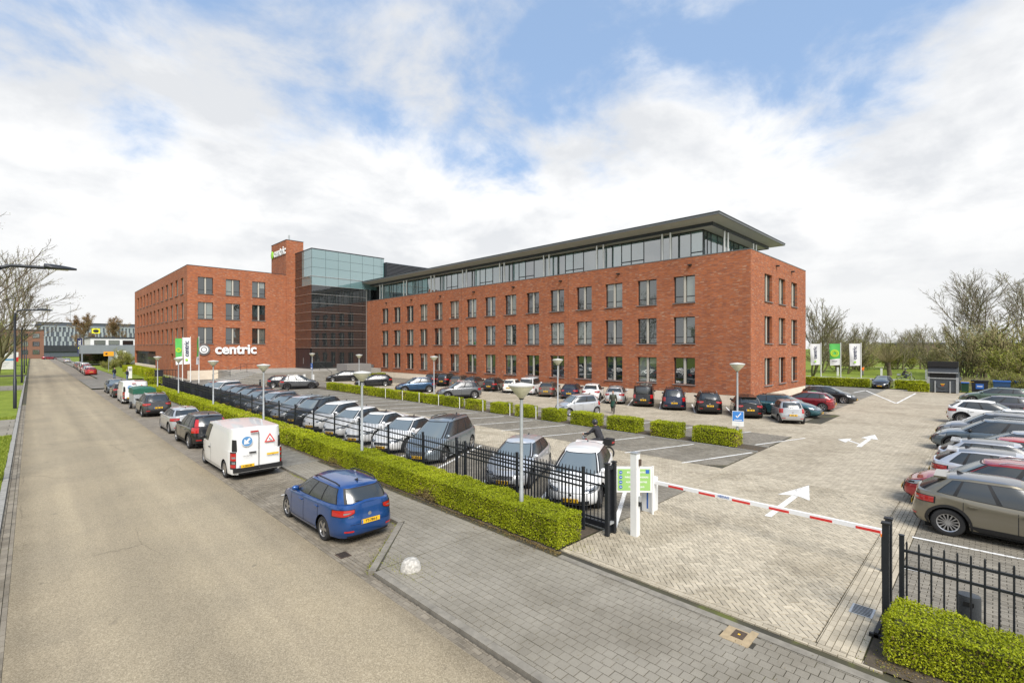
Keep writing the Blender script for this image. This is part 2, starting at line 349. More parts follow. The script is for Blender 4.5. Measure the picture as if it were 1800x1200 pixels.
M = dict(
    asphalt=asphalt_mat(), brick_x=brick_mat('red_brick_face_x', 'x'), brick_y=brick_mat('red_brick_face_y', 'y'),
    grass=grass_mat('lawn', (0.115, 0.145, 0.022), (0.175, 0.225, 0.028), (0.24, 0.28, 0.045)),
    meadow=grass_mat('meadow', (0.12, 0.15, 0.03), (0.17, 0.22, 0.035), (0.23, 0.26, 0.06)),
    earth=plain('soil', (0.075, 0.058, 0.040), 0.95, var=0.35, scale=9, bmp=0.5),
    joint=moss_joint(),
    tile=tinted('grey_concrete_tile', (0.258, 0.234, 0.190), amount=0.07, grain=110, stain=0.24),
    cream=tinted('cream_clinker', (0.44, 0.385, 0.292), amount=0.20, grain=70, stain=0.24),
    basalt=tinted('grey_clinker', (0.222, 0.200, 0.162), amount=0.24, grain=70, stain=0.22),
    lane=tinted('brown_grey_clinker', (0.225, 0.195, 0.15), amount=0.26, grain=70, stain=0.30),
    kerb=plain('concrete_kerb', (0.27, 0.26, 0.235), 0.85, var=0.22, scale=4, bmp=0.15),
    kerb_dark=plain('dark_kerb', (0.215, 0.195, 0.160), 0.85, var=0.25, scale=4, bmp=0.15),
    stone=plain('cream_plinth_stone', (0.74, 0.63, 0.50), 0.75, var=0.08, scale=1.2, bmp=0.05),
    step=plain('grey_step_stone', (0.30, 0.285, 0.255), 0.8, var=0.12, scale=2.0, bmp=0.1),
    white_line=worn_mat(),
    dark_metal=plain('anthracite_metal', (0.022, 0.025, 0.031), 0.42, 0.3, var=0.15, scale=3),
    roof_metal=plain('dark_roof_metal', (0.035, 0.040, 0.048), 0.5, 0.3, var=0.12, scale=1),
    fascia=plain('grey_fascia', (0.16, 0.165, 0.17), 0.45, 0.4),
    soffit=plain('pale_soffit', (0.52, 0.49, 0.42), 0.7, var=0.05, scale=1),
    louvre=plain('grey_louvre', (0.13, 0.135, 0.145), 0.5, 0.4, var=0.08),
    frame=plain('dark_window_frame', (0.030, 0.034, 0.038), 0.45, 0.2),
    mullion=plain('pale_mullion', (0.46, 0.43, 0.37), 0.6),
    sill=plain('grey_sill', (0.20, 0.20, 0.20), 0.7),
    pane=glassy('window_pane', (0.03, 0.04, 0.042), 0.175, 0.02, [(0.0, (0.005, 0.008, 0.009)), (0.45, (0.012, 0.020, 0.021)), (0.62, (0.05, 0.068, 0.062)), (1.0, (0.21, 0.24, 0.21))]),
    pane_lite=glassy('penthouse_pane', (0.06, 0.085, 0.09), 0.34, 0.02, [(0.0, (0.018, 0.04, 0.045)), (0.5, (0.055, 0.135, 0.145)), (1.0, (0.15, 0.30, 0.31))]),
    curtain=glassy('glass_curtain', (0.022, 0.025, 0.026), 0.12, 0.015),
    spandrel=glassy('pale_curtain_panel', (0.13, 0.235, 0.245), 0.24, 0.04),
    strip=plain('thin_aluminium', (0.55, 0.55, 0.53), 0.35, 0.8),
    alu=plain('brushed_aluminium', (0.60, 0.60, 0.58), 0.35, 0.7),
    white=plain('white_coated_metal', (0.74, 0.74, 0.72), 0.45, var=0.05, scale=2),
    galv=plain('galvanised_steel', (0.46, 0.48, 0.49), 0.45, 0.55, var=0.12, scale=5),
    black=plain('black_plastic', (0.012, 0.012, 0.013), 0.55),
    rubber=plain('tyre_rubber', (0.018, 0.018, 0.019), 0.8),
    cavity=plain('black_cavity', (0.006, 0.006, 0.006), 0.9),
    car_glass=glassy('car_glass', (0.014, 0.018, 0.018), 0.11, 0.26),
    car_screen=glassy('car_windscreen', (0.11, 0.13, 0.125), 0.24, 0.20),
    rim=plain('alloy_rim', (0.50, 0.50, 0.51), 0.28, 0.9), rim_dark=plain('dark_alloy', (0.06, 0.06, 0.065), 0.35, 0.7),
    chrome=plain('chrome', (0.75, 0.75, 0.76), 0.12, 1.0),
    lamp_red=plain('tail_lens', (0.42, 0.012, 0.012), 0.15, coat=1.0), lamp_clear=plain('head_lens', (0.30, 0.32, 0.34), 0.12, 0.5, coat=1.0),
    plate=plain('yellow_plate', (0.80, 0.47, 0.02), 0.45), ink=plain('plate_ink', (0.02, 0.02, 0.02), 0.6), blue=plain('sign_blue', (0.03, 0.13, 0.45), 0.45),
    red=plain('signal_red', (0.62, 0.03, 0.025), 0.45), seam=plain('panel_gap', (0.01, 0.01, 0.011), 0.8),
    lime=plain('lime_panel', (0.30, 0.52, 0.15), 0.5), lamp_glass=plain('lamp_diffuser', (0.60, 0.57, 0.42), 0.4, var=0.1, scale=8),
    bark=plain('bark', (0.115, 0.092, 0.062), 0.95, var=0.3, scale=5, bmp=0.6), bark_green=plain('mossy_bark', (0.13, 0.12, 0.055), 0.95, var=0.3, scale=4, bmp=0.6),
    twig=plain('twigs', (0.20, 0.165, 0.12), 0.95, var=0.2, scale=2), twig_olive=plain('olive_twigs', (0.27, 0.225, 0.115), 0.95, var=0.2, scale=2),
    bud=leaf_mat('spring_buds', (0.22, 0.20, 0.065), (0.28, 0.30, 0.085), (0.34, 0.40, 0.11)),
    rust_bud=leaf_mat('rust_buds', (0.18, 0.10, 0.05), (0.25, 0.15, 0.07), (0.31, 0.22, 0.11)),
    hedge=leaf_mat('box_hedge_leaves', (0.15, 0.18, 0.008), (0.34, 0.39, 0.010), (0.56, 0.58, 0.025), 0.35),
    hedge_core=plain('hedge_wood', (0.060, 0.062, 0.020), 0.95, var=0.4, scale=8),
    dead_leaf=leaf_mat('dry_hedge_leaves', (0.13, 0.085, 0.03), (0.20, 0.14, 0.05), (0.27, 0.21, 0.09), 0.15),
    shrub=leaf_mat('shrub_leaves', (0.16, 0.18, 0.035), (0.26, 0.28, 0.05), (0.38, 0.36, 0.07)),
    blossom=leaf_mat('blossom', (0.45, 0.47, 0.36), (0.62, 0.62, 0.54), (0.75, 0.74, 0.70), 0.1),
    skin=plain('skin', (0.46, 0.28, 0.20), 0.6), orange=plain('hi_vis_orange', (0.85, 0.20, 0.02), 0.6),
)
# ------------------------------------------------------------------ ground, road, paving
def structure(name, mb, mat, smooth=None): return tag(mb.build(name, mat, smooth=smooth) if mb.f else obj(name, None), kind='structure')
def sheet(name, polys, z, mat):
    m = MB()
    for p in polys: m.add([(x, y, z) for x, y in p], [tuple(range(len(p)))])
    return structure(name, m, mat)
def rect(x0, x1, y0, y1): return [(x0,y0),(x1,y0),(x1,y1),(x0,y1)]
def far_paving(name, col, bw=0.21, rh=0.105, rot=0.0, stain=0.22):
    m, t, b = newmat(name); g = geoco(t)
    mp = N(t, 'ShaderNodeMapping'); mp.inputs['Rotation'].default_value = (0, 0, rot); t.links.new(g, mp.inputs[0])
    br = N(t, 'ShaderNodeTexBrick'); t.links.new(mp.outputs[0], br.inputs['Vector'])
    br.inputs['Scale'].default_value = 1; br.inputs['Brick Width'].default_value = bw; br.inputs['Row Height'].default_value = rh; br.inputs['Mortar Size'].default_value = 0.006
    br.inputs['Color1'].default_value = (*mul(col, 0.82), 1); br.inputs['Color2'].default_value = (*mul(col, 1.14), 1); br.inputs['Mortar'].default_value = (*mul(col, 0.42), 1)
    f2 = noise_fac(t, 0.4, 6, 0.62, g, 0.6)
    c = mixc(t, 1.0, br.outputs['Color'], ramp(t, f2, [(0.34, (1-stain, 1-stain*1.05, 1-stain*1.15)), (0.56, (1,)*3), (0.8, (1.07,)*3)]), 'MULTIPLY')
    f3 = noise_fac(t, 3.5, 5, 0.6, g)
    c = mixc(t, 1.0, c, ramp(t, f3, [(0.3, (0.9,)*3), (0.7, (1.08,)*3)]), 'MULTIPLY')
    t.links.new(c, b.inputs['Base Color']); b.inputs['Roughness'].default_value = 0.8; b.inputs['Specular IOR Level'].default_value = 0.3
    bump(t, b, br.outputs['Fac'], -0.3, 0.006); return m
M['far_cream'] = far_paving('cream_clinker_field', (0.425, 0.37, 0.28), rot=R(45))
M['far_grey'] = far_paving('grey_clinker_field', (0.215, 0.193, 0.156))
M['far_lane'] = far_paving('brown_clinker_field', (0.24, 0.208, 0.165))
M['far_tile'] = far_paving('grey_tile_field', (0.205, 0.193, 0.168), 0.26, 0.26)

def clip(poly, region):
    out = poly
    n = len(region)
    for i in range(n):
        ax, ay = region[i]; bx, by = region[(i+1) % n]
        ex, ey = bx-ax, by-ay; inp = out; out = []
        if not inp: break
        d = [ex*(y-ay)-ey*(x-ax) for x, y in inp]
        for k in range(len(inp)):
            p, q = inp[k], inp[(k+1) % len(inp)]; dp, dq = d[k], d[(k+1) % len(inp)]
            if dp >= 0: out.append(p)
            if (dp >= 0) != (dq >= 0):
                s = dp/(dp-dq); out.append((p[0]+s*(q[0]-p[0]), p[1]+s*(q[1]-p[1])))
    return out
def area(p): return 0.5*abs(sum(p[i][0]*p[(i+1)%len(p)][1]-p[(i+1)%len(p)][0]*p[i][1] for i in range(len(p))))
def bond(region, length, width, rot=0.0, gap=0.010, shift=0.5, ox=0.0, oy=0.0):
    """running bond: rows along the rotated x axis, clipped to a convex counter-clockwise region"""
    c, s = math.cos(rot), math.sin(rot)
    loc = [(x*c+y*s, -x*s+y*c) for x, y in region]
    u0, u1 = min(p[0] for p in loc), max(p[0] for p in loc); v0, v1 = min(p[1] for p in loc), max(p[1] for p in loc)
    out = []; j = 0
    v = math.floor((v0-oy)/width)*width+oy
    while v < v1:
        u = math.floor((u0-ox)/length-1)*length+ox+(shift*length if j % 2 else 0)
        while u < u1:
            q = [(u+gap/2, v+gap/2), (u+length-gap/2, v+gap/2), (u+length-gap/2, v+width-gap/2), (u+gap/2, v+width-gap/2)]
            out.append([(a*c-b*s, a*s+b*c) for a, b in q]); u += length
        v += width; j += 1
    return clipped(out, region)
def herring(region, length=0.2, width=0.1, rot=0.0, gap=0.011):
    c, s = math.cos(rot), math.sin(rot)
    loc = [(x*c+y*s, -x*s+y*c) for x, y in region]
    u0, u1 = min(p[0] for p in loc), max(p[0] for p in loc); v0, v1 = min(p[1] for p in loc), max(p[1] for p in loc)
    out = []; g = gap/2
    n0, n1 = int((v0)/width)-4, int(v1/width)+4
    for j in range(n0, n1):
        k0, k1 = int((u0-j*width)/(2*length))-2, int((u1-j*width)/(2*length))+3
        for k in range(k0, k1):
            x = k*2*length+j*width; y = j*width
            for q in ([(x+g,y+g),(x+length-g,y+g),(x+length-g,y+width-g),(x+g,y+width-g)],
                      [(x+length+width+g,y+g),(x+length+2*width-g,y+g),(x+length+2*width-g,y+length-g),(x+length+width+g,y+length-g)]):
                out.append([(a*c-b*s, a*s+b*c) for a, b in q])
    return clipped(out, region)
def clipped(polys, region):
    x0, x1 = min(p[0] for p in region), max(p[0] for p in region); y0, y1 = min(p[1] for p in region), max(p[1] for p in region)
    out = []
    for q in polys:
        xs = [p[0] for p in q]; ys = [p[1] for p in q]
        if max(xs) < x0 or min(xs) > x1 or max(ys) < y0 or min(ys) > y1: continue
        r = clip(q, region)
        if len(r) > 2 and area(r) > 0.0012: out.append(r)
    return out
def pave(parent, name, polys, z, mat, n_parts=300, depth=0.03, holes=()):
    """the nearest pieces are objects of their own, the rest one mesh"""
    def cen(p): return (sum(q[0] for q in p)/len(p), sum(q[1] for q in p)/len(p))
    info = []
    for p in polys:
        c = cen(p)
        if any(h[0] < c[0] < h[1] and h[2] < c[1] < h[3] for h in holes): continue
        r = (c[0]-c[1])/(c[0]+c[1]) if c[0]+c[1] > 0.5 else 9
        d = (c[0]+c[1])/1.414
        vis = abs(r) < 1.05 and d > 4.9-z
        info.append((0 if vis else 1, d, p, c))
    info.sort(key=lambda q: (q[0], q[1]))
    V = []; F = []; T = []
    for i, (nv, d, p, c) in enumerate(info):
        if area(p) < 0.0012: continue
        t = min(1, max(0, random.gauss(0.5, 0.22))); zt = z+random.uniform(-0.004, 0.003)
        n = len(p)
        if i < n_parts and not nv:
            me = bpy.data.meshes.new(name)
            e = 0.004
            q = [((x-c[0])*(1-e*10), (y-c[1])*(1-e*10)) for x, y in p]; w = [(x-c[0], y-c[1]) for x, y in p]
            vv = [(x, y, 0) for x, y in q]+[(x, y, -e) for x, y in w]+[(x, y, -depth) for x, y in w]
            ff = [tuple(range(n))]+[(n+k, n+(k+1)%n, (k+1)%n, k) for k in range(n)]+[(2*n+k, 2*n+(k+1)%n, n+(k+1)%n, n+k) for k in range(n)]
            me.from_pydata(vv, [], ff); me.materials.append(mat)
            at = me.attributes.new('tint', 'FLOAT', 'FACE'); at.data.foreach_set('value', [t]*len(ff))
            obj(name, me, parent, (c[0], c[1], zt))
        else:
            o = len(V)
            V += [(x, y, zt) for x, y in p]+[(x, y, zt-depth) for x, y in p]
            f = [tuple(o+k for k in range(n))]+[(o+n+k, o+n+(k+1)%n, o+(k+1)%n, o+k) for k in range(n)]
            F += f; T += [t]*len(f)
    if F:
        me = bpy.data.meshes.new(name+'s'); me.from_pydata(V, [], F); me.materials.append(mat)
        at = me.attributes.new('tint', 'FLOAT', 'FACE'); at.data.foreach_set('value', T)
        tag(obj(name+'_field', me, parent), kind='stuff')

ZR = -0.07                                   # carriageway lies a kerb below the pavements
sheet('ground', [rect(-900, 1500, -900, 1500)], -0.22, M['meadow'])
m = MB(); m.box(-0.32, 5.12, -30, 330, ZR-0.2, ZR); structure('road', m, M['asphalt'])
# left gutter and kerb, verge, driveways
gut = sheet('gutter', [rect(-0.60, -0.32, -10, 330)], ZR-0.012, M['joint'])
pave(gut, 'gutter_brick', bond(rect(-0.60, -0.325, 8, 60), 0.22, 0.135, R(90), 0.012), ZR+0.002, M['lane'], 300)
lk = structure('left_kerb', MB(), M['kerb'])
y = 6.0
while y < 120:
    if y < 70 or True:
        mm = MB(); dy = random.uniform(-0.01, 0.01); mm.box(-0.76+dy, -0.605, y+0.006, y+0.994, -0.2, 0.012+dy*0.6); mm.build('kerb_stone', M['kerb'], lk)
    y += 1.0
def verge_strip(a, b): return rect(-60, -0.77, a, b)
vb = MB()
for a, b in ((-30, 39.6), (48.2, 80.6), (90.6, 118), (126, 330)):
    vb.add([(x, y_, -0.02) for x, y_ in verge_strip(a, b)], [(0,1,2,3)])
structure('verge', vb, M['grass'])
dr = sheet('driveway', [rect(-60, -0.77, 39.6, 48.2), rect(-60, -0.77, 80.6, 90.6), rect(-60, -0.77, 118, 126)], -0.035, M['joint'])
pl = []
for a, b in ((39.65, 48.15), (80.65, 90.55)): pl += bond(rect(-9, -0.78, a, b), 2.0, 1.0, R(0), 0.03, 0.5)
pave(dr, 'concrete_slab', pl, -0.012, M['tile'], 300, 0.04)
# parking lane along the road
pk = sheet('parking_lane', [[(5.12, 9.7), (5.3, 9.7), (7.4, 11.8), (7.4, 76), (5.12, 76)], rect(5.12, 7.4, 100, 330)], ZR-0.008, M['far_lane'])
pave(pk, 'clinker', bond([(5.52, 10.2), (7.37, 12.0), (7.37, 20.5), (5.52, 20.5)], 0.21, 0.105, R(0), 0.012) +
     bond([(5.13, 4.0), (5.33, 4.0), (5.33, 20.5), (5.13, 20.5)], 0.21, 0.1, R(90), 0.012) + bond([(5.335, 9.9), (5.515, 10.15), (5.515, 20.5), (5.335, 20.5)], 0.21, 0.09, R(90), 0.012), ZR+0.004, M['lane'], 300)
m = MB(); m.box(5.10, 5.36, -30, 9.8, ZR-0.2, ZR-0.001); structure('gutter_bed', m, M['far_lane'])
# pavement
sw = sheet('sidewalk', [rect(5.5, 9.06, -30, 9.8), [(5.4, 9.8), (9.06, 9.8), (9.06, 12), (7.5, 12)], rect(7.5, 9.06, 12, 21)], -0.012, M['joint'])
sheet('far_sidewalk', [rect(7.5, 9.06, 21, 77), rect(5.12, 12.5, 77, 100), rect(7.5, 10.5, 100, 330)], -0.004, M['far_tile'])
TS = 0.188
hole = (8.42, 9.00, 2.88, 3.36)
tiles = bond(rect(5.56, 8.86, -2, 9.75), TS, TS, R(90), 0.011, 0.5) + bond([(5.54, 9.78), (8.86, 9.78), (8.86, 11.95), (7.59, 11.95)], TS, TS, R(90), 0.011, 0.5) + bond(rect(7.6, 8.86, 11.95, 21), TS, TS, R(90), 0.011, 0.5)
pave(sw, 'paving_tile', tiles, 0.0, M['tile'], 300, holes=[hole])
kb = structure('pavement_kerb', MB(), M['kerb_dark'])
def kerb_run(p, q, w, piece=1.0, z1=0.004, mat='kerb_dark', parent=kb):
    p, q = Vector((*p, 0)), Vector((*q, 0)); L = (q-p).length; d = (q-p)/L; nrm = Vector((-d.y, d.x, 0)); s = 0
    while s < L-0.02:
        e = min(L, s+piece); mm = MB(); a, b = p+d*(s+0.004), p+d*(e-0.004)
        c = (a+b)/2
        pts = [a-c, b-c, b-c+nrm*w, a-c+nrm*w]
        mm.prism([(v.x, v.y) for v in pts], -0.2, z1+random.uniform(-0.002, 0.002)); mm.build('kerb_stone', M[mat], parent, loc=(c.x, c.y, 0)); s = e
kerb_run((5.55, -6), (5.55, 9.72), 0.16)
kerb_run((5.44, 9.76), (7.52, 11.90), 0.16)
kerb_run((7.58, 11.98), (7.58, 76), 0.16, 1.0)
kerb_run((9.05, -6), (9.05, 7.35), 0.17)
# lot: sub-base, then paving fields
sheet('lot_base', [rect(9.06, 73, -12, 96)], -0.03, M['joint'])
dv = sheet('lot_driveway', [rect(20.0, 72.5, 2.1, 7.9), rect(30.0, 36.3, 7.9, 72), rect(16.4, 20.2, 24, 75), rect(42.0, 72.5, 7.9, 8.9)], -0.004, M['far_cream'])
ent = [(9.42, 2.14), (20.0, 2.14), (20.0, 7.55), (9.42, 7.55)]
pave(dv, 'clinker', herring(ent, 0.205, 0.1025, R(45)) + herring([(16.42, 7.57), (20.18, 7.57), (20.18, 23.98), (16.42, 23.98)], 0.205, 0.1025, R(45)), 0.0, M['cream'], 300)
pave(dv, 'border_clinker', bond([(9.25, 1.2), (9.40, 1.2), (9.40, 7.55), (9.25, 7.55)], 0.21, 0.15, R(90)) + bond(rect(9.42, 40, 1.48, 2.12), 0.21, 0.105, 0, 0.010), 0.001, M['cream'], 200)
gb = sheet('parking_bays', [rect(20.2, 24.45, 24, 75), rect(25.95, 30.0, 8.0, 75), rect(36.3, 42.3, 8.9, 75), rect(11.1, 16.4, 24, 75), rect(20.0, 72.5, -12, 1.46), rect(42.3, 58, 8.9, 13.9)], -0.004, M['far_grey'])
gl = (bond([(20.22, 8.9), (20.9, 8.0), (24.43, 8.0), (24.43, 23.98), (20.22, 23.98)], 0.21, 0.105, R(90), 0.011)
      + bond(rect(11.1, 16.38, 7.6, 23.98), 0.21, 0.105, R(90), 0.011) + bond(rect(10.7, 20.0, -6, 1.46), 0.21, 0.105, R(90), 0.011))
pave(gb, 'clinker', gl, 0.0, M['basalt'], 300)
sheet('building_apron', [rect(58, 72.5, 8.9, 40), rect(10.4, 42.3, 75, 96)], -0.004, M['far_tile'])
sheet('planting_bed', [rect(9.06, 10.95, 7.6, 70), rect(24.45, 25.95, 7.9, 75), rect(9.3, 10.6, -12, 1.45)], 0.004, M['earth'])
ck = structure('bed_kerb', MB(), M['kerb'])
kerb_run((24.50, 7.9), (24.50, 40), 0.08, 1.0, 0.05, 'kerb', ck); kerb_run((26.0, 7.9), (26.0, 40), 0.08, 1.0, 0.05, 'kerb', ck)
# markings
def stripe(p, q, w=0.1, z=0.006, name='bay_line', parent=None, mat='white_line'):
    p, q = Vector((*p, 0)), Vector((*q, 0)); d = (q-p).normalized(); n = Vector((-d.y, d.x, 0))*w/2
    mm = MB(); mm.add([(v.x, v.y, z) for v in (p-n, q-n, q+n, p+n)], [(0,1,2,3)])
    return mm.build(name, M[mat], parent)
for k in range(22):
    yy = 9.5+2.83*k
    stripe((19.9, yy), (24.2, yy-1.42), parent=gb)
    stripe((26.2, yy-0.9), (30.1, yy-2.2), parent=gb)
    yb = 7.35+2.86*k
    if yb < 70: stripe((11.3, yb), (16.2, yb+2.5), 0.13, parent=gb)
for k in range(16):
    yy = 10.3+2.93*k; stripe((36.0, yy), (41.0, yy+2.5), parent=gb)
for k in range(16):
    xx = 14.0+2.42*k; stripe((xx, 1.5), (xx+0.35, -4.5), parent=gb)
for k in range(6): stripe((43.0+2.6*k, 8.9), (42.6+2.6*k, 13.2), parent=gb)
for a, b in (((63.9, 10.8), (68.2, 10.4)), ((68.2, 10.4), (54.3, 6.05)), ((54.3, 6.05), (67.8, 5.9))):
    stripe(a, b, 0.16, 0.008, parent=dv)
stripe((6.05, 17.2), (6.5, 17.28), 0.08, ZR+0.012, 'bay_mark', pk); stripe((6.0, 26.6), (6.5, 26.66), 0.08, ZR+0.012, 'bay_mark', pk)
def flat_poly(name, polys, z, mat, parent):
    mm = MB()
    for p in polys: mm.add([(x, y_, z) for x, y_ in p], [tuple(range(len(p)))])
    return mm.build(name, mat, parent)
flat_poly('arrow', [[(15.4, 4.61), (18.15, 4.61), (18.15, 4.79), (15.4, 4.79)], [(17.95, 4.22), (19.9, 4.70), (17.95, 5.16), (18.25, 4.70)]], 0.007, M['white_line'], dv)
flat_poly('double_arrow', [[(29.4, 4.66), (32.5, 4.66), (32.5, 4.86), (29.4, 4.86)], [(32.35, 4.38), (34.1, 4.76), (32.35, 5.14)],
                           [(30.1, 4.861), (30.35, 4.861), (31.1, 5.45), (30.85, 5.45)], [(30.2, 5.451), (31.75, 5.451), (30.95, 5.95)]], 0.007, M['white_line'], dv)
# grates and covers
def grate(label, x, y_, w, l, z, mat, rz=0, name='drain_grate'):
    t = thing(name, label, 'drain', (x, y_, z), rz)
    mm = MB(); mm.box(-l/2, l/2, -w/2, w/2, -0.02, 0.006); mm.build('frame', mat, t)
    for k in range(7):
        s = MB(); xx = -l/2+l*(k+0.7)/7.4; s.box(xx-0.009, xx+0.009, -w*0.4, w*0.4, 0.006, 0.012); s.build('slot', M['cavity'], t)
    return t
M['iron'] = plain('rusty_iron', (0.10, 0.07, 0.05), 0.8, 0.3, var=0.3, scale=12)
grate('rusty drain grate in the clinkers behind the blue car', 5.38, 11.2, 0.28, 0.34, ZR+0.006, M['iron'], R(90))
grate('grey drain grate at the foot of the right gate post', 11.15, 1.75, 0.36, 0.42, 0.004, M['galv'])
t = thing('utility_cover', 'tan utility cover with a dark iron lid set in the grey tiles', 'cover', (8.71, 3.12, 0.0))
mm = MB(); mm.box(-0.285, 0.285, -0.235, 0.235, -0.03, 0.004); mm.build('surround', plain('tan_concrete', (0.36, 0.275, 0.165), 0.85, var=0.15, scale=10), t)
mm = MB(); mm.box(-0.13, 0.13, -0.10, 0.10, -0.02, 0.009); mm.build('lid', M['iron'], t)
mm = MB(); mm.box(-0.02, 0.02, -0.02, 0.02, 0.0, 0.012); mm.build('key_hole', M['plate'], t)
# dome stone
mm = MB(); prof = [(0.235, -0.03), (0.232, 0.05), (0.205, 0.14), (0.15, 0.215), (0.07, 0.25), (0.001, 0.257)]
mm.lathe(prof, 24)
tag(mm.build('dome_bollard', plain('lichen_concrete', (0.44, 0.42, 0.38), 0.9, var=0.45, scale=14, bmp=0.5), loc=(6.05, 9.28, 0.0), smooth=60), 'round lichen-spotted concrete dome on the pavement behind the blue car', 'bollard')
# moss, weeds along the kerb tip
V = []; F = []; T = []
def weed(x, y_, z, s, n=1):
    for _ in range(n):
        a = random.uniform(0, 6.28); h = s*random.uniform(0.5, 1.2); w = s*0.35; o = len(V)
        px, py = x+random.gauss(0, 0.02), y_+random.gauss(0, 0.02)
        V.extend([(px-w*math.cos(a), py-w*math.sin(a), z), (px+w*math.cos(a), py+w*math.sin(a), z), (px+random.gauss(0, h*0.5), py+random.gauss(0, h*0.5), z+h)])
        F.append((o, o+1, o+2)); T.append(random.random())
for _ in range(1800):
    s = random.random(); x, y_ = 5.40+s*2.1, 9.86+s*2.1
    if random.random() < 0.75: weed(x+random.gauss(-0.03, 0.04), y_+random.gauss(0.03, 0.05), ZR, 0.045)
for _ in range(800): s = random.random(); weed(7.36+random.gauss(0, 0.02), 12+s*8, ZR, 0.03)
for _ in range(500): weed(5.72+abs(random.gauss(0, 0.30)), 9.6+random.gauss(0, 0.6), 0.0, 0.022)
for cx, cy, n in ((9.6, 7.25, 60), (9.5, 1.25, 80), (9.9, 1.0, 60)):
    for _ in range(n): weed(cx+random.gauss(0, 0.25), cy+random.gauss(0, 0.2), 0.0, 0.03)
tag(obj('weeds', np_mesh('weeds', V, F, [M['shrub']], T)), 'weeds and moss growing in the paving joints', 'weeds', kind='stuff')
# leaf litter at the hedge foot
V, F, T = [], [], []
def litter(x, y_, s):
    a = random.uniform(0, 6.28); o = len(V); c, q = math.cos(a)*s, math.sin(a)*s
    V.extend([(x-c, y_-q, 0.008), (x+q*0.6, y_-c*0.6, 0.010+random.random()*0.012), (x+c, y_+q, 0.009), (x-q*0.6, y_+c*0.6, 0.010)]); F.append((o, o+1, o+2, o+3)); T.append(random.random())
for _ in range(2600): litter(9.12-abs(random.gauss(0, 0.14)), 7.4+random.random()**1.5*26, random.uniform(0.01, 0.028))
for _ in range(700): litter(9.5+random.gauss(0, 0.15), -1.5+random.random()*2.8, random.uniform(0.008, 0.02))
for _ in range(500): litter(random.uniform(5.7, 9.0), random.uniform(2, 16) if random.random() < 0.5 else random.uniform(8, 12), random.uniform(0.006, 0.014))
for _ in range(700): litter(random.uniform(24.4, 26.1), random.uniform(8, 30), random.uniform(0.015, 0.04))
tag(obj('leaf_litter', np_mesh('leaf_litter', V, F, [M['dead_leaf']], T)), 'dry leaves scattered along the hedge foot', 'leaves', kind='stuff')
# grass blades on the near verge
n = 42000
yy = 12+RNG.random(n)**1.4*38; xx = -0.80-RNG.random(n)**1.5*5.5
keep = ~((yy > 39.5) & (yy < 48.3)); xx, yy = xx[keep], yy[keep]; n = len(xx)
a = RNG.random(n)*6.28; h = 0.05+0.06*RNG.random(n); w = 0.012+0.004*yy/10
b0 = np.stack([xx-w*np.cos(a), yy-w*np.sin(a), np.full(n, -0.03)], 1); b1 = np.stack([xx+w*np.cos(a), yy+w*np.sin(a), np.full(n, -0.03)], 1)
b2 = np.stack([xx+RNG.normal(0, 0.03, n), yy+RNG.normal(0, 0.03, n), h-0.03], 1)
V = np.stack([b0, b1, b2], 1).reshape(-1, 3); F = np.arange(3*n).reshape(-1, 3)
M['blade'] = leaf_mat('grass_blades', (0.15, 0.19, 0.02), (0.23, 0.29, 0.03), (0.34, 0.38, 0.06))
tag(obj('grass', np_mesh('grass', V, F, [M['blade']], RNG.random(n))), 'short bright grass on the verge left of the road', 'grass', kind='stuff')
# ------------------------------------------------------------------ texts (made once, early)
def text_meshes(specs):
    """specs: key -> (string, size, bold, extrude, mat)"""
    tmp = {}
    for k, (s, size, bold, ext, mat) in specs.items():
        cu = bpy.data.curves.new('lettering', 'FONT'); cu.body = s; cu.size = size; cu.offset = bold; cu.extrude = ext
        cu.align_x = 'CENTER'; cu.align_y = 'CENTER'; cu.resolution_u = 3
        o = bpy.data.objects.new('lettering', cu); COL.objects.link(o); tmp[k] = (o, mat)
    dg = bpy.context.evaluated_depsgraph_get(); dg.update(); out = {}
    for k, (o, mat) in tmp.items():
        me = bpy.data.meshes.new_from_object(o.evaluated_get(dg)); me.name = 'lettering'; me.materials.clear(); me.materials.append(mat); out[k] = me
    for o, _ in tmp.values():
        c = o.data; bpy.data.objects.remove(o); bpy.data.curves.remove(c)
    return out
M['navy_ink'] = plain('navy_print', (0.02, 0.025, 0.08), 0.5); M['white_ink'] = plain('white_print', (0.80, 0.80, 0.80), 0.5)
TX = text_meshes({
    'wall': ('centric', 2.15, 0.07, 0.06, M['white_ink']), 'tower': ('centric', 2.0, 0.05, 0.06, M['white_ink']),
    'flag': ('centric', 1.05, 0.02, 0.002, M['navy_ink']), 'barrier': ('HEDAG', 0.09, 0.001, 0.001, M['blue']),
    'van_plate': ('V-382-BS', 0.088, 0.0015, 0.001, M['ink']), 'blue_plate': ('TT-784-S', 0.088, 0.0015, 0.001, M['ink']),
    'van_name': ('TALENTO', 0.075, 0.0, 0.001, M['chrome']), 'xxl': ('XXL', 0.95, 0.02, 0.002, M['white_ink']),
    's1': ('BEZOEKERS CENTRIC', 0.075, 0.002, 0.0005, M['white_ink']), 's2': ('PARKEREN MEDEWERKERS', 0.075, 0.002, 0.0005, M['white_ink']),
    's3': ('ALLEEN HOOFDENTREE', 0.075, 0.002, 0.0005, M['white_ink']), 's4': ('FIETSENSTALLING', 0.075, 0.002, 0.0005, M['white_ink']),
    'p': ('P', 0.3, 0.004, 0.001, M['white_ink']), 'rear_name': ('FABIA', 0.055, 0.001, 0.001, M['chrome']),
})
def vertical(o, facing):
    """turn lettering lying in XY upright; facing = horizontal angle its front looks to"""
    o.rotation_euler = (R(90), 0, facing+R(90)); return o

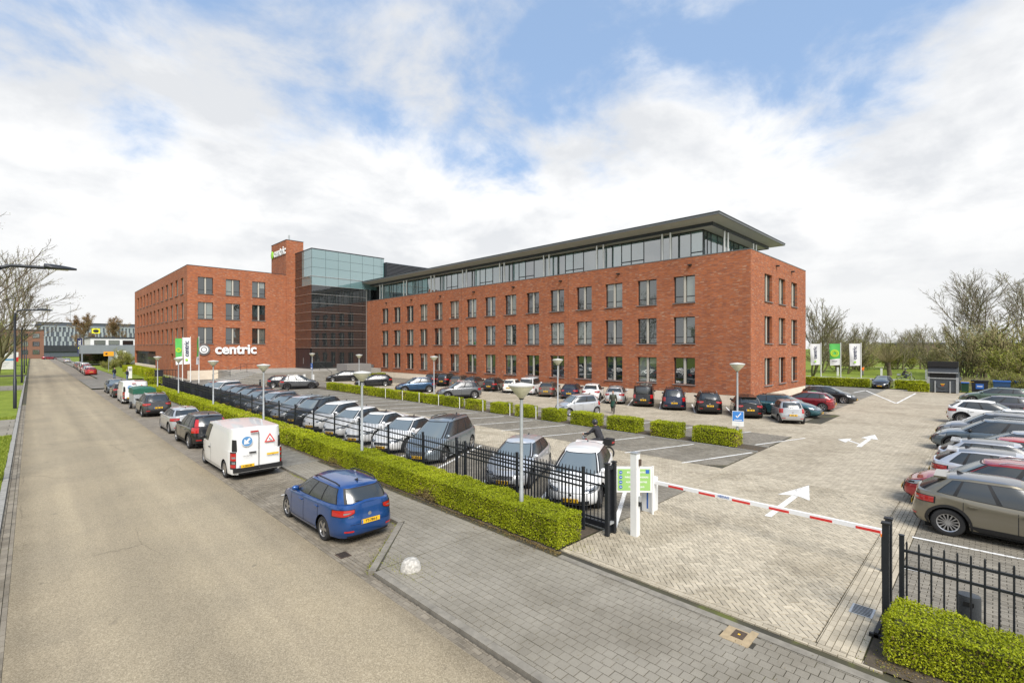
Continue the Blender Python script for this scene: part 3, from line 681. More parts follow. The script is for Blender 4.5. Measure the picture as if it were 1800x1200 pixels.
# ------------------------------------------------------------------ buildings
def facade(P0, U, length, z0, z1, openings, depth=0.28, extra_u=(), extra_z=()):
    """one brick face with real openings; P0 lower left seen from outside, U unit vector to the right; returns MB"""
    m = MB(); P0 = Vector(P0); U = Vector(U); Nn = Vector((U.y, -U.x, 0))
    us = sorted(set([0, length]+[o[0] for o in openings]+[o[1] for o in openings])); zs = sorted(set([z0, z1]+[o[2] for o in openings]+[o[3] for o in openings]))
    def pt(u, z, d=0.0): p = P0+U*u-Nn*d; return (p.x, p.y, z)
    for i in range(len(us)-1):
        for j in range(len(zs)-1):
            uc, zc = (us[i]+us[i+1])/2, (zs[j]+zs[j+1])/2
            if any(o[0] < uc < o[1] and o[2] < zc < o[3] for o in openings): continue
            m.quad(pt(us[i], zs[j]), pt(us[i+1], zs[j]), pt(us[i+1], zs[j+1]), pt(us[i], zs[j+1]))
    for a, b, c, d in openings:
        m.quad(pt(a, c), pt(a, c, depth), pt(a, d, depth), pt(a, d)); m.quad(pt(b, c, depth), pt(b, c), pt(b, d), pt(b, d, depth))
        m.quad(pt(a, d), pt(a, d, depth), pt(b, d, depth), pt(b, d)); m.quad(pt(a, c, depth), pt(a, c), pt(b, c), pt(b, c, depth))
    return m
WR = random.Random(12); M['blind'] = glassy('blind_behind_glass', (0.19, 0.21, 0.19), 0.17, 0.05)
_wm = {}
def window_meshes(w, h):
    """frame / mullion / panes / sill meshes in local coords: x right, y inwards, z up, origin at lower centre of the opening"""
    k = (round(w, 2), round(h, 2))
    if k in _wm: return _wm[k]
    f = MB(); t = 0.07
    f.box(-w/2, w/2, 0.0, 0.08, 0, t); f.box(-w/2, w/2, 0.0, 0.08, h-t, h); f.box(-w/2, -w/2+t, 0.002, 0.078, t, h-t); f.box(w/2-t, w/2, 0.002, 0.078, t, h-t)
    zt = h*0.24
    for s in (-1, 1):
        x0, x1 = (t-w/2, -0.13) if s < 0 else (0.13, w/2-t)
        f.box(x0, x1, 0.004, 0.07, zt-0.035, zt+0.035)
        f.box(x0 if s > 0 else x1-0.03, x0+0.03 if s > 0 else x1, 0.006, 0.068, t, zt-0.035); f.box(x0 if s > 0 else x1-0.03, x0+0.03 if s > 0 else x1, 0.006, 0.068, zt+0.035, h-t)
    mu = MB(); mu.box(-0.105, 0.105, -0.06, 0.09, 0.02, h-0.02)
    pn = []
    for s in (-1, 1):
        p = MB(); x0, x1 = (t-w/2, -0.13) if s < 0 else (0.13, w/2-t); p.box(x0-0.01, x1+0.01, 0.045, 0.055, t-0.01, h-t+0.01); pn.append(p.mesh('pane', [M['pane']]))
    sl = MB(); sl.box(-w/2-0.06, w/2+0.06, -0.33, 0.06, -0.07, -0.005)
    _wm[k] = (f.mesh('window', [M['frame']]), mu.mesh('mullion', [M['mullion']]), pn, sl.mesh('sill', [M['sill']])); return _wm[k]
def put_window(bld, P, U, w, h, depth=0.22):
    """P lower centre of the opening on the outer face"""
    fm, mm_, pn, sl = window_meshes(w, h)
    ang = math.atan2(U[1], U[0]); Nn = Vector((U[1], -U[0], 0))
    base = Vector(P)-Nn*depth
    wn_ = obj('window', fm, bld, base, ang)
    obj('mullion', mm_, wn_); obj('sill', sl, wn_)
    for p in pn: obj('pane', p, wn_)
    q = WR.random()
    if q < 0.26:                                # blinds let down to different heights
        hb = h*WR.choice((0.25, 0.4, 0.55, 0.93)); mm = MB(); s_ = WR.choice((-1, 1, 0))
        for s in ((-1, 1) if s_ == 0 else (s_,)):
            x0, x1 = (0.09-w/2, -0.14) if s < 0 else (0.14, w/2-0.09); mm.box(x0, x1, 0.0405, 0.0445, h-0.08-hb*0.92, h-0.08)
        mm.build('blind', M['blind'], wn_)
BX, BY0, BY1, BX1, ZT = 42.5, 14.3, 79.15, 59.2, 13.2     # long wing
mb_root = thing('office_building', 'long red brick office wing with glazed set-back top floor and overhanging roof', 'building', (0, 0, 0))
# long face looks to -X: seen from outside left-to-right runs from +Y to -Y
WZ = (1.58, 5.34, 9.10); WH = 2.45; WW = 2.06; WS = 3.78
ys = [20.1+WS*k for k in range(15)]
ops = [(BY1-(yy+WW/2), BY1-(yy-WW/2), z, z+WH) for yy in ys for z in WZ]
facade((BX, BY1, 0), (0, -1, 0), BY1-BY0, 0.86, ZT, ops).build('brick_wall', M['brick_y'], mb_root)
for yy in ys:
    for z in WZ: put_window(mb_root, (BX, yy, z), (0, -1, 0), WW, WH)
xs2 = (47.0, 51.0, 55.0)
ops = [(x-WW/2-BX, x+WW/2-BX, z, z+WH) for x in xs2 for z in WZ]
facade((BX, BY0, 0), (1, 0, 0), BX1-BX, 0.86, ZT, ops).build('brick_wall', M['brick_x'], mb_root)
for x in xs2:
    for z in WZ: put_window(mb_root, (x, BY0, z), (1, 0, 0), WW, WH)
m = MB(); m.quad((BX1, BY0, 0.86), (BX1, BY1, 0.86), (BX1, BY1, ZT), (BX1, BY0, ZT)); m.build('brick_wall', M['brick_y'], mb_root)
m = MB(); m.box(BX+0.03, BX1-0.03, BY0+0.03, BY1, -0.1, 0.862); m.build('plinth', M['stone'], mb_root)
for k in range(34):       # plinth slab joints: each slab proud of the core
    y0 = BY0+0.02+k*1.83
    if y0 < 50:
        mm = MB(); mm.box(BX+0.005, BX+0.05, y0+0.006, y0+1.824, -0.05, 0.85); mm.build('plinth_slab', M['stone'], mb_root)
for k in range(9):
    x0 = BX+0.06+k*1.83; mm = MB(); mm.box(x0+0.006, min(x0+1.824, BX1-0.02), BY0+0.005, BY0+0.05, -0.05, 0.85); mm.build('plinth_slab', M['stone'], mb_root)
m = MB(); m.box(BX-0.02, BX+0.38, BY0+0.38, BY1, ZT, ZT+0.07); m.box(BX-0.02, BX1+0.02, BY0-0.02, BY0+0.38, ZT+0.002, ZT+0.072); m.box(BX+0.4, BX1-0.1, BY0+0.4, BY1, ZT-0.3, ZT-0.1); m.build('parapet_cap', M['fascia'], mb_root)
for k in range(8):     # gully spouts
    mm = MB(); yy = 19.5+7.56*k; mm.box(BX-0.28, BX+0.02, yy-0.14, yy+0.14, 12.42, 12.54); mm.build('spout', M['black'], mb_root)
for x in (49.2, 54.0): mm = MB(); mm.box(x-0.14, x+0.14, BY0-0.28, BY0+0.02, 12.5, 12.62); mm.build('spout', M['black'], mb_root)
for yj in (33.6, 52.5, 67.6):
    mm = MB(); mm.box(BX-0.004, BX+0.02, yj-0.012, yj+0.012, 0.87, ZT-0.01); mm.build('movement_joint', M['seam'], mb_root)
# glazed top floor
PX, PY, PX1, PZ0, PZ1 = 44.1, 19.0, 57.4, ZT-0.1, 15.95
inner = MB(); inner.box(PX+0.35, PX1-0.35, PY+0.35, 84, PZ0, PZ1); inner.build('inner_core', plain('dim_interior', (0.03, 0.032, 0.034), 0.9), mb_root)
yy = PY; k = 0
widths = [1.15, 1.15, 1.9, 1.9, 1.46]
while yy < 77.5:
    wd = widths[k % 5]; y1 = min(yy+wd, 77.6)
    fr = MB(); fr.box(PX, PX+0.09, yy, yy+0.07, PZ0, PZ1); fr.box(PX+0.01, PX+0.08, yy+0.07, y1, PZ1-0.12, PZ1-0.002)
    if k % 5 in (0, 4): fr.box(PX+0.012, PX+0.078, yy+0.07, y1, PZ0+0.75, PZ0+0.85)
    f = fr.build('window', M['frame'], mb_root)
    p = MB(); p.box(PX+0.04, PX+0.05, yy+0.07, y1, PZ0, PZ1-0.12); p.build('pane', M['pane_lite'], f)
    yy = y1; k += 1
xx = PX+0.1; k = 0
while xx < PX1-0.4:
    x1 = min(xx+widths[k % 5]*0.75, PX1)
    fr = MB(); fr.box(xx, xx+0.07, PY, PY+0.09, PZ0, PZ1); fr.box(xx+0.07, x1, PY+0.01, PY+0.08, PZ1-0.12, PZ1-0.002); f = fr.build('window', M['frame'], mb_root)
    p = MB(); p.box(xx+0.07, x1, PY+0.04, PY+0.05, PZ0, PZ1-0.12); p.build('pane', M['pane_lite'], f)
    xx = x1; k += 1
cm = MB(); cm.tube([(0, 0, 0), (0, 0, 2.98)], 0.105, 12); cme = cm.mesh('column', [M['alu']], 50)
for k in range(8):
    for dy in (0, 0.85):
        yc = 21.8+7.62*k+dy
        if yc < 77: obj('column', cme, mb_root, (43.25, yc, ZT+0.02))
for x in (46.2, 47.05, 53.9, 54.75): obj('column', cme, mb_root, (x, 17.9, ZT+0.02))
# roof: soffit, dark ring beam, thin eave, low hip
EX, EY, EX1, EY1, EZ = 41.55, 16.55, 60.0, 84.0, 16.45
rf = MB(); b_ = [(EX, EY), (EX1, EY), (EX1, EY1), (EX, EY1)]
t_ = [(47.5, 23), (54.0, 23), (54.0, EY1), (47.5, EY1)]
v = [(x, y_, EZ+0.10) for x, y_ in b_]+[(x, y_, EZ+0.55) for x, y_ in t_]
rf.add(v, [(4,5,6,7), (0,1,5,4), (1,2,6,5), (2,3,7,6), (3,0,4,7)]); roof = rf.build('roof', M['roof_metal'], mb_root)
ev = MB()
for (x0, x1, y0, y1) in ((EX-0.02, EX+0.08, EY-0.02, EY1), (EX1-0.08, EX1+0.02, EY-0.02, EY1), (EX+0.08, EX1-0.08, EY-0.02, EY+0.08)):
    ev.box(x0, x1, y0, y1, EZ-0.04, EZ+0.13)
ev.build('eave_trim', M['fascia'], roof)
ev = MB()
for (x0, x1, y0, y1) in ((EX-0.05, EX+0.05, EY-0.05, EY1), (EX1-0.05, EX1+0.05, EY-0.05, EY1), (EX+0.05, EX1-0.05, EY-0.05, EY+0.05)):
    ev.box(x0, x1, y0, y1, EZ+0.13, EZ+0.21)
ev.build('gutter', M['roof_metal'], roof)
so = MB(); i_ = [(PX-0.9, PY-1.2), (PX1+0.9, PY-1.2), (PX1+0.9, EY1), (PX-0.9, EY1)]
v = [(x, y_, EZ-0.03) for x, y_ in ((EX+0.05, EY+0.05), (EX1-0.05, EY+0.05), (EX1-0.05, EY1), (EX+0.05, EY1))]+[(x, y_, EZ-0.22) for x, y_ in i_]
so.add(v, [(0,4,5,1), (1,5,6,2), (3,7,4,0)])
v = [(x, y_, EZ-0.45) for x, y_ in i_]+[(x, y_, PZ1) for x, y_ in ((PX, PY), (PX1, PY), (PX1, EY1), (PX, EY1))]
so.add(v, [(0,4,5,1), (1,5,6,2), (3,7,4,0), (4,7,6,5)]); so.build('soffit', M['soffit'], roof)
rb = MB()
for (x0, x1, y0, y1) in ((PX-0.98, PX-0.88, PY-1.28, EY1), (PX1+0.88, PX1+0.98, PY-1.28, EY1), (PX-0.88, PX1+0.88, PY-1.28, PY-1.18)): rb.box(x0, x1, y0, y1, EZ-0.52, EZ-0.16)
rb.build('ring_beam', M['roof_metal'], roof)
# louvred plant room behind the glass hall
m = MB(); m.box(46.0, 58.0, 78.6, 92, 13.0, 20.55); pr = m.build('plant_room', M['roof_metal'], mb_root)
m = MB()
for k in range(16): zz_ = 16.6+0.25*k; m.add([(46.1, 78.6, zz_), (57.9, 78.6, zz_), (57.9, 78.42, zz_+0.06), (46.1, 78.42, zz_+0.06), (46.1, 78.6, zz_+0.2), (57.9, 78.6, zz_+0.2)], [(0,1,2,3), (3,2,5,4)])
m.build('louvre', M['louvre'], pr)

# ---------------- entrance hall of glass
gh = thing('glass_entrance_hall', 'tall dark glass entrance hall between the two brick wings', 'building', (0, 0, 0))
GX, GY, GX1, GZ0, GZ1 = 32.6, 79.2, 45.9, 1.42, 21.2
m = MB(); m.box(GX+0.3, GX1, GY+0.3, 92, 0, GZ1-0.2); m.build('hall_core', plain('dark_interior', (0.012, 0.013, 0.014), 0.8), gh)
rows = [GZ0, 4.9]+[4.9+1.48*k for k in range(1, 8)]
rows = rows+[rows[-1]+(GZ1-rows[-1])*q/4 for q in range(1, 5)]
cx_ = [GX+0.02, GX+2.35, GX+4.55, GX+6.75, GX+9.0, GX+11.2, GX+12.7, GX1]
def gpanel(name, a, b, mat, parent): mm = MB(); mm.box(a[0], b[0], a[1], b[1], a[2], b[2]); return mm.build(name, mat, parent)
for j in range(len(rows)-1):
    hi = j >= len(rows)-5
    for i in range(len(cx_)-1):
        if not hi and cx_[i] > 42.4: continue
        gpanel('glass_panel', (cx_[i]+0.02, GY, rows[j]+0.02), (cx_[i+1]-0.02, GY+0.04, rows[j+1]-0.02), M['spandrel' if hi else 'curtain'], gh)
    ysd = [GY+0.05, GY+2.3, GY+4.0, GY+6.9]
    for i in range(3):
        if j == 0: continue
        lite = hi and i < 2
        gpanel('glass_panel', (GX, ysd[i]+0.02, rows[j]+0.02), (GX+0.04, ysd[i+1]-0.02, rows[j+1]-0.02), M['spandrel' if lite else 'curtain'], gh)
    z = rows[j+1]
    if 0 < j < len(rows)-5:
        for zq in (rows[j]+(z-rows[j])*0.33, rows[j]+(z-rows[j])*0.67):
            gpanel('louvre_blade', (GX-0.03, GY-0.05, zq-0.010), (42.3, GY-0.012, zq+0.010), M['louvre'], gh)
    if j < len(rows)-4:
        gpanel('glazing_strip', (GX-0.07, GY-0.10, z-0.03), (42.3, GY-0.02, z+0.03), M['strip'], gh)
        gpanel('glazing_strip', (GX-0.12, GY-0.02, z-0.03), (GX-0.03, GY+6.9, z+0.03), M['strip'], gh)
m = MB(); m.box(GX-0.05, GX1+0.03, GY-0.05, 92, GZ1, GZ1+0.14); m.build('roof_edge', M['roof_metal'], gh)
m = MB(); m.box(GX+0.02, 42.4, GY+0.06, GY+0.1, 0.0, GZ1); m.box(GX+0.06, GX+0.1, GY+0.1, GY+6.9, 0.0, GZ1); m.box(42.3, 45.88, GY+0.06, GY+0.1, rows[-5], GZ1); m.build('backing', M['cavity'], gh)
m = MB(); m.box(GX-0.06, GX+0.02, GY+0.4, GY+6.4, GZ0, 4.7); dd = m.build('entrance_door', plain('navy_door', (0.018, 0.026, 0.036), 0.35, 0.3), gh)
for k in range(3): mm = MB(); yk = GY+1.4+2.0*k; mm.box(GX-0.075, GX-0.055, yk-0.03, yk+0.03, GZ0, 4.6); mm.build('door_joint', M['black'], dd)
mm = MB(); mm.box(GX-0.10, GX-0.06, GY+3.2, GY+3.25, 2.2, 3.2); mm.build('handle', M['alu'], dd)
gpanel('corner_post', (42.3, GY-0.06, GZ0), (42.44, GY+0.05, rows[-5]), M['strip'], gh)

# ---------------- four-storey wing with the big sign
lw = thing('sign_wing', 'four-storey red brick wing carrying large white letters over the steps', 'building', (0, 0, 0))
LX, LX1, LY, LY1, LZ = 16.7, 32.9, 86.3, 138.5, 17.45
WZ2 = (5.55, 9.42, 13.28); H2 = 2.55
xs3 = (19.1, 22.9, 26.75)
ops = [(x-1.02-LX, x+1.02-LX, z, z+H2) for x in xs3 for z in WZ2]
facade((LX, LY, 0), (1, 0, 0), LX1-LX, 1.45, LZ, ops).build('brick_wall', M['brick_x'], lw)
for x in xs3:
    for z in WZ2: put_window(lw, (x, LY, z), (1, 0, 0), 2.04, H2)
ys3 = [89.9+3.98*k for k in range(12)]
GAP = (112.5, LY1)       # ground floor glazed strip at the far end
ops = [(LY1-(y_+1.02), LY1-(y_-1.02), z, z+H2) for y_ in ys3 for z in WZ2]+[(0.3, LY1-112.5, 0.9, 4.2), (LY1-98.2, LY1-96.4, 1.46, 3.9)]
facade((LX, LY1, 0), (0, -1, 0), LY1-LY, 0.2, LZ, ops, 0.35).build('brick_wall', M['brick_y'], lw)
for y_ in ys3:
    for z in WZ2: put_window(lw, (LX, y_, z), (0, -1, 0), 2.04, H2)
m = MB(); m.box(LX+0.3, LX+0.34, 112.4, LY1-0.2, 0.9, 4.2); db = m.build('dark_glazing', M['curtain'], lw)
for k in range(18): mm = MB(); y_ = 113.5+1.4*k; mm.box(LX+0.24, LX+0.299, y_-0.04, y_+0.04, 0.9, 4.2); mm.build('glazing_bar', M['frame'], db)
m = MB(); m.box(LX+0.3, LX+0.36, 96.4, 98.2, 1.46, 3.9); m.build('side_door', M['frame'], lw)
m = MB(); m.box(LX+0.03, LX1, LY+0.03, LY1, -0.1, 1.448); m.build('plinth', M['stone'], lw)
m = MB(); m.box(LX-0.02, LX+0.4, LY+0.4, LY1, LZ, LZ+0.08); m.box(LX-0.02, LX1, LY-0.02, LY+0.4, LZ+0.002, LZ+0.082); m.box(LX+0.4, LX1, LY+0.4, LY1, LZ-0.3, LZ-0.2); m.build('parapet_cap', M['roof_metal'], lw)
m = MB(); m.quad((LX1, LY, 1.45), (LX1, LY1, 1.45), (LX1, LY1, LZ), (LX1, LY, LZ)); m.quad((LX1, LY1, 0), (LX, LY1, 0), (LX, LY1, LZ), (LX1, LY1, LZ)); m.build('brick_wall', M['brick_x'], lw)
# letters on the wall
sg = thing('wall_sign', 'large white lettering centric with a round grey emblem on the brick wall', 'sign', (22.4, LY-0.16, 4.62))
o = obj('lettering', TX['wall'], sg, (0.95, 0, 0)); o.rotation_euler = (R(90), 0, 0)
em = MB(); em.lathe([(0.001, 0.10), (0.30, 0.10), (0.30, 0.0)], 24, axis='y'); em.lathe([(0.42, 0.0), (0.42, 0.1), (0.60, 0.1), (0.60, 0.0)], 28, axis='y')
em.v = [(x, -y_, z) for x, y_, z in em.v]; em.f = [f[::-1] for f in em.f]
em.build('emblem', M['white_ink'], sg, (-3.55, 0.02, 0.0))
em = MB(); em.lathe([(0.001, 0.05), (0.85, 0.05), (0.85, -0.02)], 28, axis='y'); em.v = [(x, -y_, z) for x, y_, z in em.v]; em.f = [f[::-1] for f in em.f]
em.build('emblem_disc', plain('emblem_grey', (0.16, 0.15, 0.15), 0.5), sg, (-3.55, 0.05, 0.0))
# stair tower
tw = thing('brick_tower', 'slim red brick tower rising between the wing and the glass hall', 'tower', (0, 0, 0))
m = MB(); m.quad((31.1, 93.4, 1), (31.1, 86.15, 1), (31.1, 86.15, 23.5), (31.1, 93.4, 23.5)); m.build('brick_wall', M['brick_y'], tw)
m = MB(); m.quad((31.1, 86.15, 1), (34.0, 86.15, 1), (34.0, 86.15, 23.5), (31.1, 86.15, 23.5)); m.build('brick_wall', M['brick_x'], tw)
m = MB(); m.box(31.12, 34.0, 86.2, 93.4, 0, 23.4); m.build('tower_core', M['brick_y'], tw)
m = MB(); m.box(31.06, 34.04, 86.11, 93.44, 23.5, 23.58); m.build('tower_cap', M['roof_metal'], tw)
m = MB(); m.tube([(32.6, 89, 23.5), (32.6, 89, 25.0)], 0.16, 8); m.build('flue', M['galv'], tw)
sg = thing('tower_sign', 'white lettering centric with a green ball high on the brick tower', 'sign', (31.0, 89.4, 21.75))
o = obj('lettering', TX['tower'], sg, (0, -0.35, 0)); o.rotation_euler = (R(90), 0, R(-90))
em = MB(); em.ellipsoid((0, 0, 0), (0.15, 0.62, 0.72), 20, 12); em.build('green_ball', plain('logo_green', (0.30, 0.62, 0.04), 0.4), sg, (0, 3.3, -0.1), smooth=60)
# plateau and steps
st = thing('entrance_steps', 'wide grey stone steps rising to the glass entrance', 'steps', (0, 0, 0))
m = MB(); m.box(22.6, 42.4, 74.2, 86.25, -0.1, 1.40); m.box(20.8, 22.6, 79.5, 86.25, -0.1, 1.40); m.build('landing', M['step'], st)
for k in range(8):
    z = 1.40-0.155*(k+1)
    mm = MB(); mm.box(22.6-0.62*(k+1)+0.0, 34.4, 74.2-0.62*(k+1), 74.2-0.62*k-0.01, -0.1, z); mm.build('tread', M['step'], st)
    mm = MB(); mm.box(22.6-0.62*(k+1), 22.6-0.62*k-0.01, 74.2-0.62*k, 79.4, -0.1, z); mm.build('tread', M['step'], st)
    mm = MB(); mm.box(22.6-0.62*(k+1)+0.0, 34.4, 74.2-0.62*(k+1)-0.02, 74.2-0.62*(k+1)-0.001, z-0.11, z-0.015); mm.build('riser_strip', M['kerb_dark'], st)  # darker strip across each riser, sets the steps apart
m = MB(); m.box(34.5, 38.6, 70.6, 74.1, -0.1, 2.35); m.build('cheek_wall', plain('grey_granite', (0.22, 0.21, 0.20), 0.6, var=0.2, scale=8), st)
m = MB(); m.box(38.7, 42.3, 76.5, 79.0, -0.1, 1.95); m.build('base_wall', plain('slate_base', (0.10, 0.10, 0.10), 0.6, var=0.2, scale=4), st)
def rail(name, label, pts, h=1.0):
    t = thing(name, label, 'railing', (0, 0, 0))
    mm = MB(); mm.tube([(x, y_, z+h) for x, y_, z in pts], 0.03, 6); mm.build('hand_rail', M['dark_metal'], t)
    for x, y_, z in pts: mm = MB(); mm.tube([(x, y_, z), (x, y_, z+h)], 0.025, 6); mm.build('post', M['dark_metal'], t)
rail('stair_rail', 'thin black handrail at the left end of the entrance steps', [(18.0, 77.5, 0.2), (20.2, 77.5, 0.75), (22.4, 77.5, 1.40)])
rail('stair_rail', 'thin black handrail on the landing below the white letters', [(22.8, 82.0, 1.40), (26.0, 82.0, 1.40)])
rail('stair_rail', 'thin black handrail in front of the glass entrance door', [(31.8, 70.0, 0.3), (31.8, 74.3, 1.40)])
# ------------------------------------------------------------------ cars
def car_type(L=4.25, W=1.80, H=1.45, wb=2.63, fo=0.86, rw=0.33, zs=0.20, belt=None, xA=1.14, xT=0.16, xRt=-1.56, xR=-2.0,
             wt=0.565, zroof=None, nF=3.5, nR=5.0, cuts=(0.03, 0.40, 0.45, 0.76, 0.80, 0.95), clad=False, van=False, tail='wide', nose='grille',
             rails=False, rim='five', glass_top=False, spoiler=False, wgt=0.985, vlo=0.05, head=(0.55, 1.045, 0.68, 0.88)):
    hl = L/2; xa = hl-fo; xr = xa-wb; ra = rw+0.055
    belt = belt or [(-hl, 1.02), (-1.2, 1.01), (0, 0.98), (xA-0.15, 0.955), (xA+0.25, 0.895), (hl-0.45, 0.80), (hl, 0.68)]
    bx, bz = [q[0] for q in belt], [q[1] for q in belt]
    zb = lambda x: float(np.interp(x, bx, bz))
    zroof = zroof or [(xRt-0.1, H-0.13), (xRt+0.25, H-0.075), (-0.9, H-0.045), (-0.2, H-0.04), (xT, H-0.085)]
    rx, rz = [q[0] for q in zroof], [q[1] for q in zroof]
    zr = lambda x: float(np.interp(x, rx, rz))
    def zbot(x):
        z = zs
        for xw in (xa, xr):
            d = abs(x-xw)
            if d < ra: z = max(z, rw+math.sqrt(ra*ra-d*d))
        return min(z, zb(x)-0.06)
    cF, cR = 2**(-1/nF), 2**(-1/nR)
    def plan(t):
        if t <= 1: cy = t*cF; return (1-cy**nF)**(1/nF), cy
        if t >= 2: cy = (3-t)*cR; return -(1-cy**nR)**(1/nR), cy
        cx = cF+(t-1)*(-cR-cF); n = nF if cx > 0 else nR
        return cx, (1-abs(cx)**n)**(1/n)
    def t_of(x): return 1+(cF-x/hl)/(cF+cR)
    wfp = ([0, .1, .3, .55, .8, .93, 1], [.95, .985, 1, .995, .985, .965, .925]) if not van else ([0, .1, .3, .8, 1], [.97, .99, 1, 1, .995])
    lfp = ([0, .12, .35, .6, .8, .92, 1], [-.12, -.03, 0, -.04, -.11, -.20, -.36]) if not van else ([0, .15, .5, .8, 1], [-.06, 0, -.02, -.08, -.16])
    lrp = ([0, .15, .45, .6, .8, 1], [-.10, -.01, 0, -.05, -.07, -.10]) if not van else ([0, .2, 1], [-.03, 0, -.01])
    def tub(t, f, s=1, off=0.0, row=False):
        cx, cy = plan(t); x0 = cx*hl; b = zb(x0); lo = zbot(x0)
        z = lo+f*(b-lo) if row else max(zs+f*(b-zs), lo)
        g = (z-zs)/(b-zs)
        x = x0+(np.interp(g, *lfp) if cx > 0 else -np.interp(g, *lrp))*abs(cx)**3
        y = cy*W/2*np.interp(g, *wfp)
        if off:
            nn = max(1e-6, math.hypot(abs(cx)**3, cy**3)); x += off*math.copysign(abs(cx)**3, cx)/nn; y += off*cy**3/nn
        return (x, s*y, z)
    cb, ab, ct, at_ = (xA+xR)/2, (xA-xR)/2, (xT+xRt)/2, (xT-xRt)/2
    NG = 5.0 if not van else 9.0; cG = 2**(-1/NG)
    def gplan(t):
        if t <= 1: cy = t*cG; return (1-cy**NG)**(1/NG), cy
        if t >= 2: cy = (3-t)*cG; return -(1-cy**NG)**(1/NG), cy
        cx = cG*(3-2*t); return cx, (1-abs(cx)**NG)**(1/NG)
    def yb(x): cx = max(-0.999, min(0.999, x/hl)); n = nF if cx > 0 else nR; return W/2*(1-abs(cx)**n)**(1/n)*wfp[1][-1]
    def gh(t, w, s=1, off=0.0):
        cx, cy = gplan(t); xb = cb+cx*ab; xt = ct+cx*at_
        # the front screen is bowed: its base centre runs forward
        if cx > 0.8: xb += 0.06*(1-cy*cy); xt += 0.05*(1-cy*cy)
        ybm = cy*min(yb(xb), W/2*(0.93 if not van else 1.0))*wgt; ytm = cy*wt
        zb_ = zb(xb)-0.012; zt_ = zr(xt)
        x = xb+(xt-xb)*w; y = ybm+(ytm-ybm)*w; z = zb_+(zt_-zb_)*w
        bul = (0.035 if not van else 0.012)*math.sin(math.pi*w)+off
        nn = max(1e-6, math.hypot(abs(cx)**3, cy**3)); x += bul*math.copysign(abs(cx)**3, cx)/nn; y += bul*cy**3/nn
        return (x, s*y, z+(off*0.5 if off else 0))
    def grid(m, fn, us, vs, loop=False):
        o = len(m.v); nu, nv = len(us), len(vs)
        V = [fn(u, v) for u in us for v in vs]; F = []
        for i in range(nu if loop else nu-1):
            for j in range(nv-1):
                a, b = i*nv+j, ((i+1) % nu)*nv+j; F.append((a, b, b+1, a+1))
        m.add(V, F)
    ts = list(np.linspace(0, 1, 9))+list(np.linspace(2, 3, 9))
    for xw in (xa, xr): ts += [t_of(xw+ra*q) for q in list(np.cos(np.linspace(0, math.pi, 15))*0.9995)+[1.02, -1.02]]
    ts += list(np.linspace(1, 2, 14)); ts = sorted(set(round(t, 5) for t in ts))
    loop = [(t, 1) for t in ts]+[(t, -1) for t in ts[-2:0:-1]]
    parts = []
    P_ = lambda name, m, mat, par=None, sm=35: parts.append((name, m.mesh(name, [M[mat] if mat != 'PAINT' else M['white']], sm), mat, par))
    body = MB()
    grid(body, lambda u, v: tub(u[0], v, u[1], row=True), loop, [0, .06, .13, .25, .4, .55, .7, .8, .88, .95, 1.0], True)
    def cap(u, k):
        x, y, z = tub(u, 1.0, 1); kk = k; return (x, y*kk, z+(0.075 if not van else 0.0)*(1-kk*kk)*min(1, abs(y)/0.5))
    grid(body, cap, ts, [-1, -.8, -.5, -.2, .2, .5, .8, 1])
    gt = sorted(set([round(q, 4) for q in list(np.linspace(0, 1, 8))+list(np.linspace(1, 2, 22))+list(np.linspace(2, 3, 8))]))
    gl = [(t, 1) for t in gt]+[(t, -1) for t in gt[-2:0:-1]]
    grid(body, lambda u, v: gh(u[0], v, u[1]), gl, list(np.linspace(0, 1, 8)), True)
    crown = 0.055 if not van else 0.03
    def rcap(u, k):
        x, y, z = gh(u, 1.0, 1); return (x, y*k, z+crown*(1-k*k)*min(1, abs(y)/0.3))
    grid(body, rcap, gt, [-1, -.85, -.5, 0, .5, .85, 1])
    P_('body', body, 'PAINT')
    ub = MB(); ub.box(-hl+0.30, hl-0.62, -W/2+0.26, W/2-0.26, 0.13, 0.62); ub.box(hl-0.63, hl-0.24, -W*0.27, W*0.27, 0.14, 0.5); ub.box(xr+ra+0.05, xa-ra-0.05, -W/2+0.06, W/2-0.06, zs-0.05, zs+0.08)
    for xw in (xa, xr): ub.box(xw-ra, xw+ra, -W/2+0.27, W/2-0.27, 0.2, rw+ra+0.02)
    P_('underbody', ub, 'cavity', sm=None)
    def patch(name, fn, u0, u1, v0, v1, mat, nu=8, nv=5, par=None):
        m = MB(); grid(m, fn, list(np.linspace(u0, u1, nu)), list(np.linspace(v0, v1, nv))); P_(name, m, mat, par)
    # windows
    def mir(fn):   # parameter in [-a, a] across the middle
        return lambda u, v: fn(abs(u), v, 1 if u >= 0 else -1)
    patch('windscreen_edge', mir(lambda t, w, s: gh(t, w, s, 0.003)), -0.99, 0.99, 0.01, 0.97, 'black', 16, 5)
    patch('windscreen', mir(lambda t, w, s: gh(t, w, s, 0.007)), -0.93, 0.93, 0.06, 0.93, 'car_screen', 16, 6)
    if not van:
        patch('rear_window_edge', lambda u, v: gh(3-abs(u), v, 1 if u >= 0 else -1, 0.003), -0.97, 0.97, 0.03, 0.96, 'black', 16, 5)
        patch('rear_window', lambda u, v: gh(3-abs(u), v, 1 if u >= 0 else -1, 0.008), -0.90, 0.90, 0.10, 0.90, 'car_glass', 14, 6)
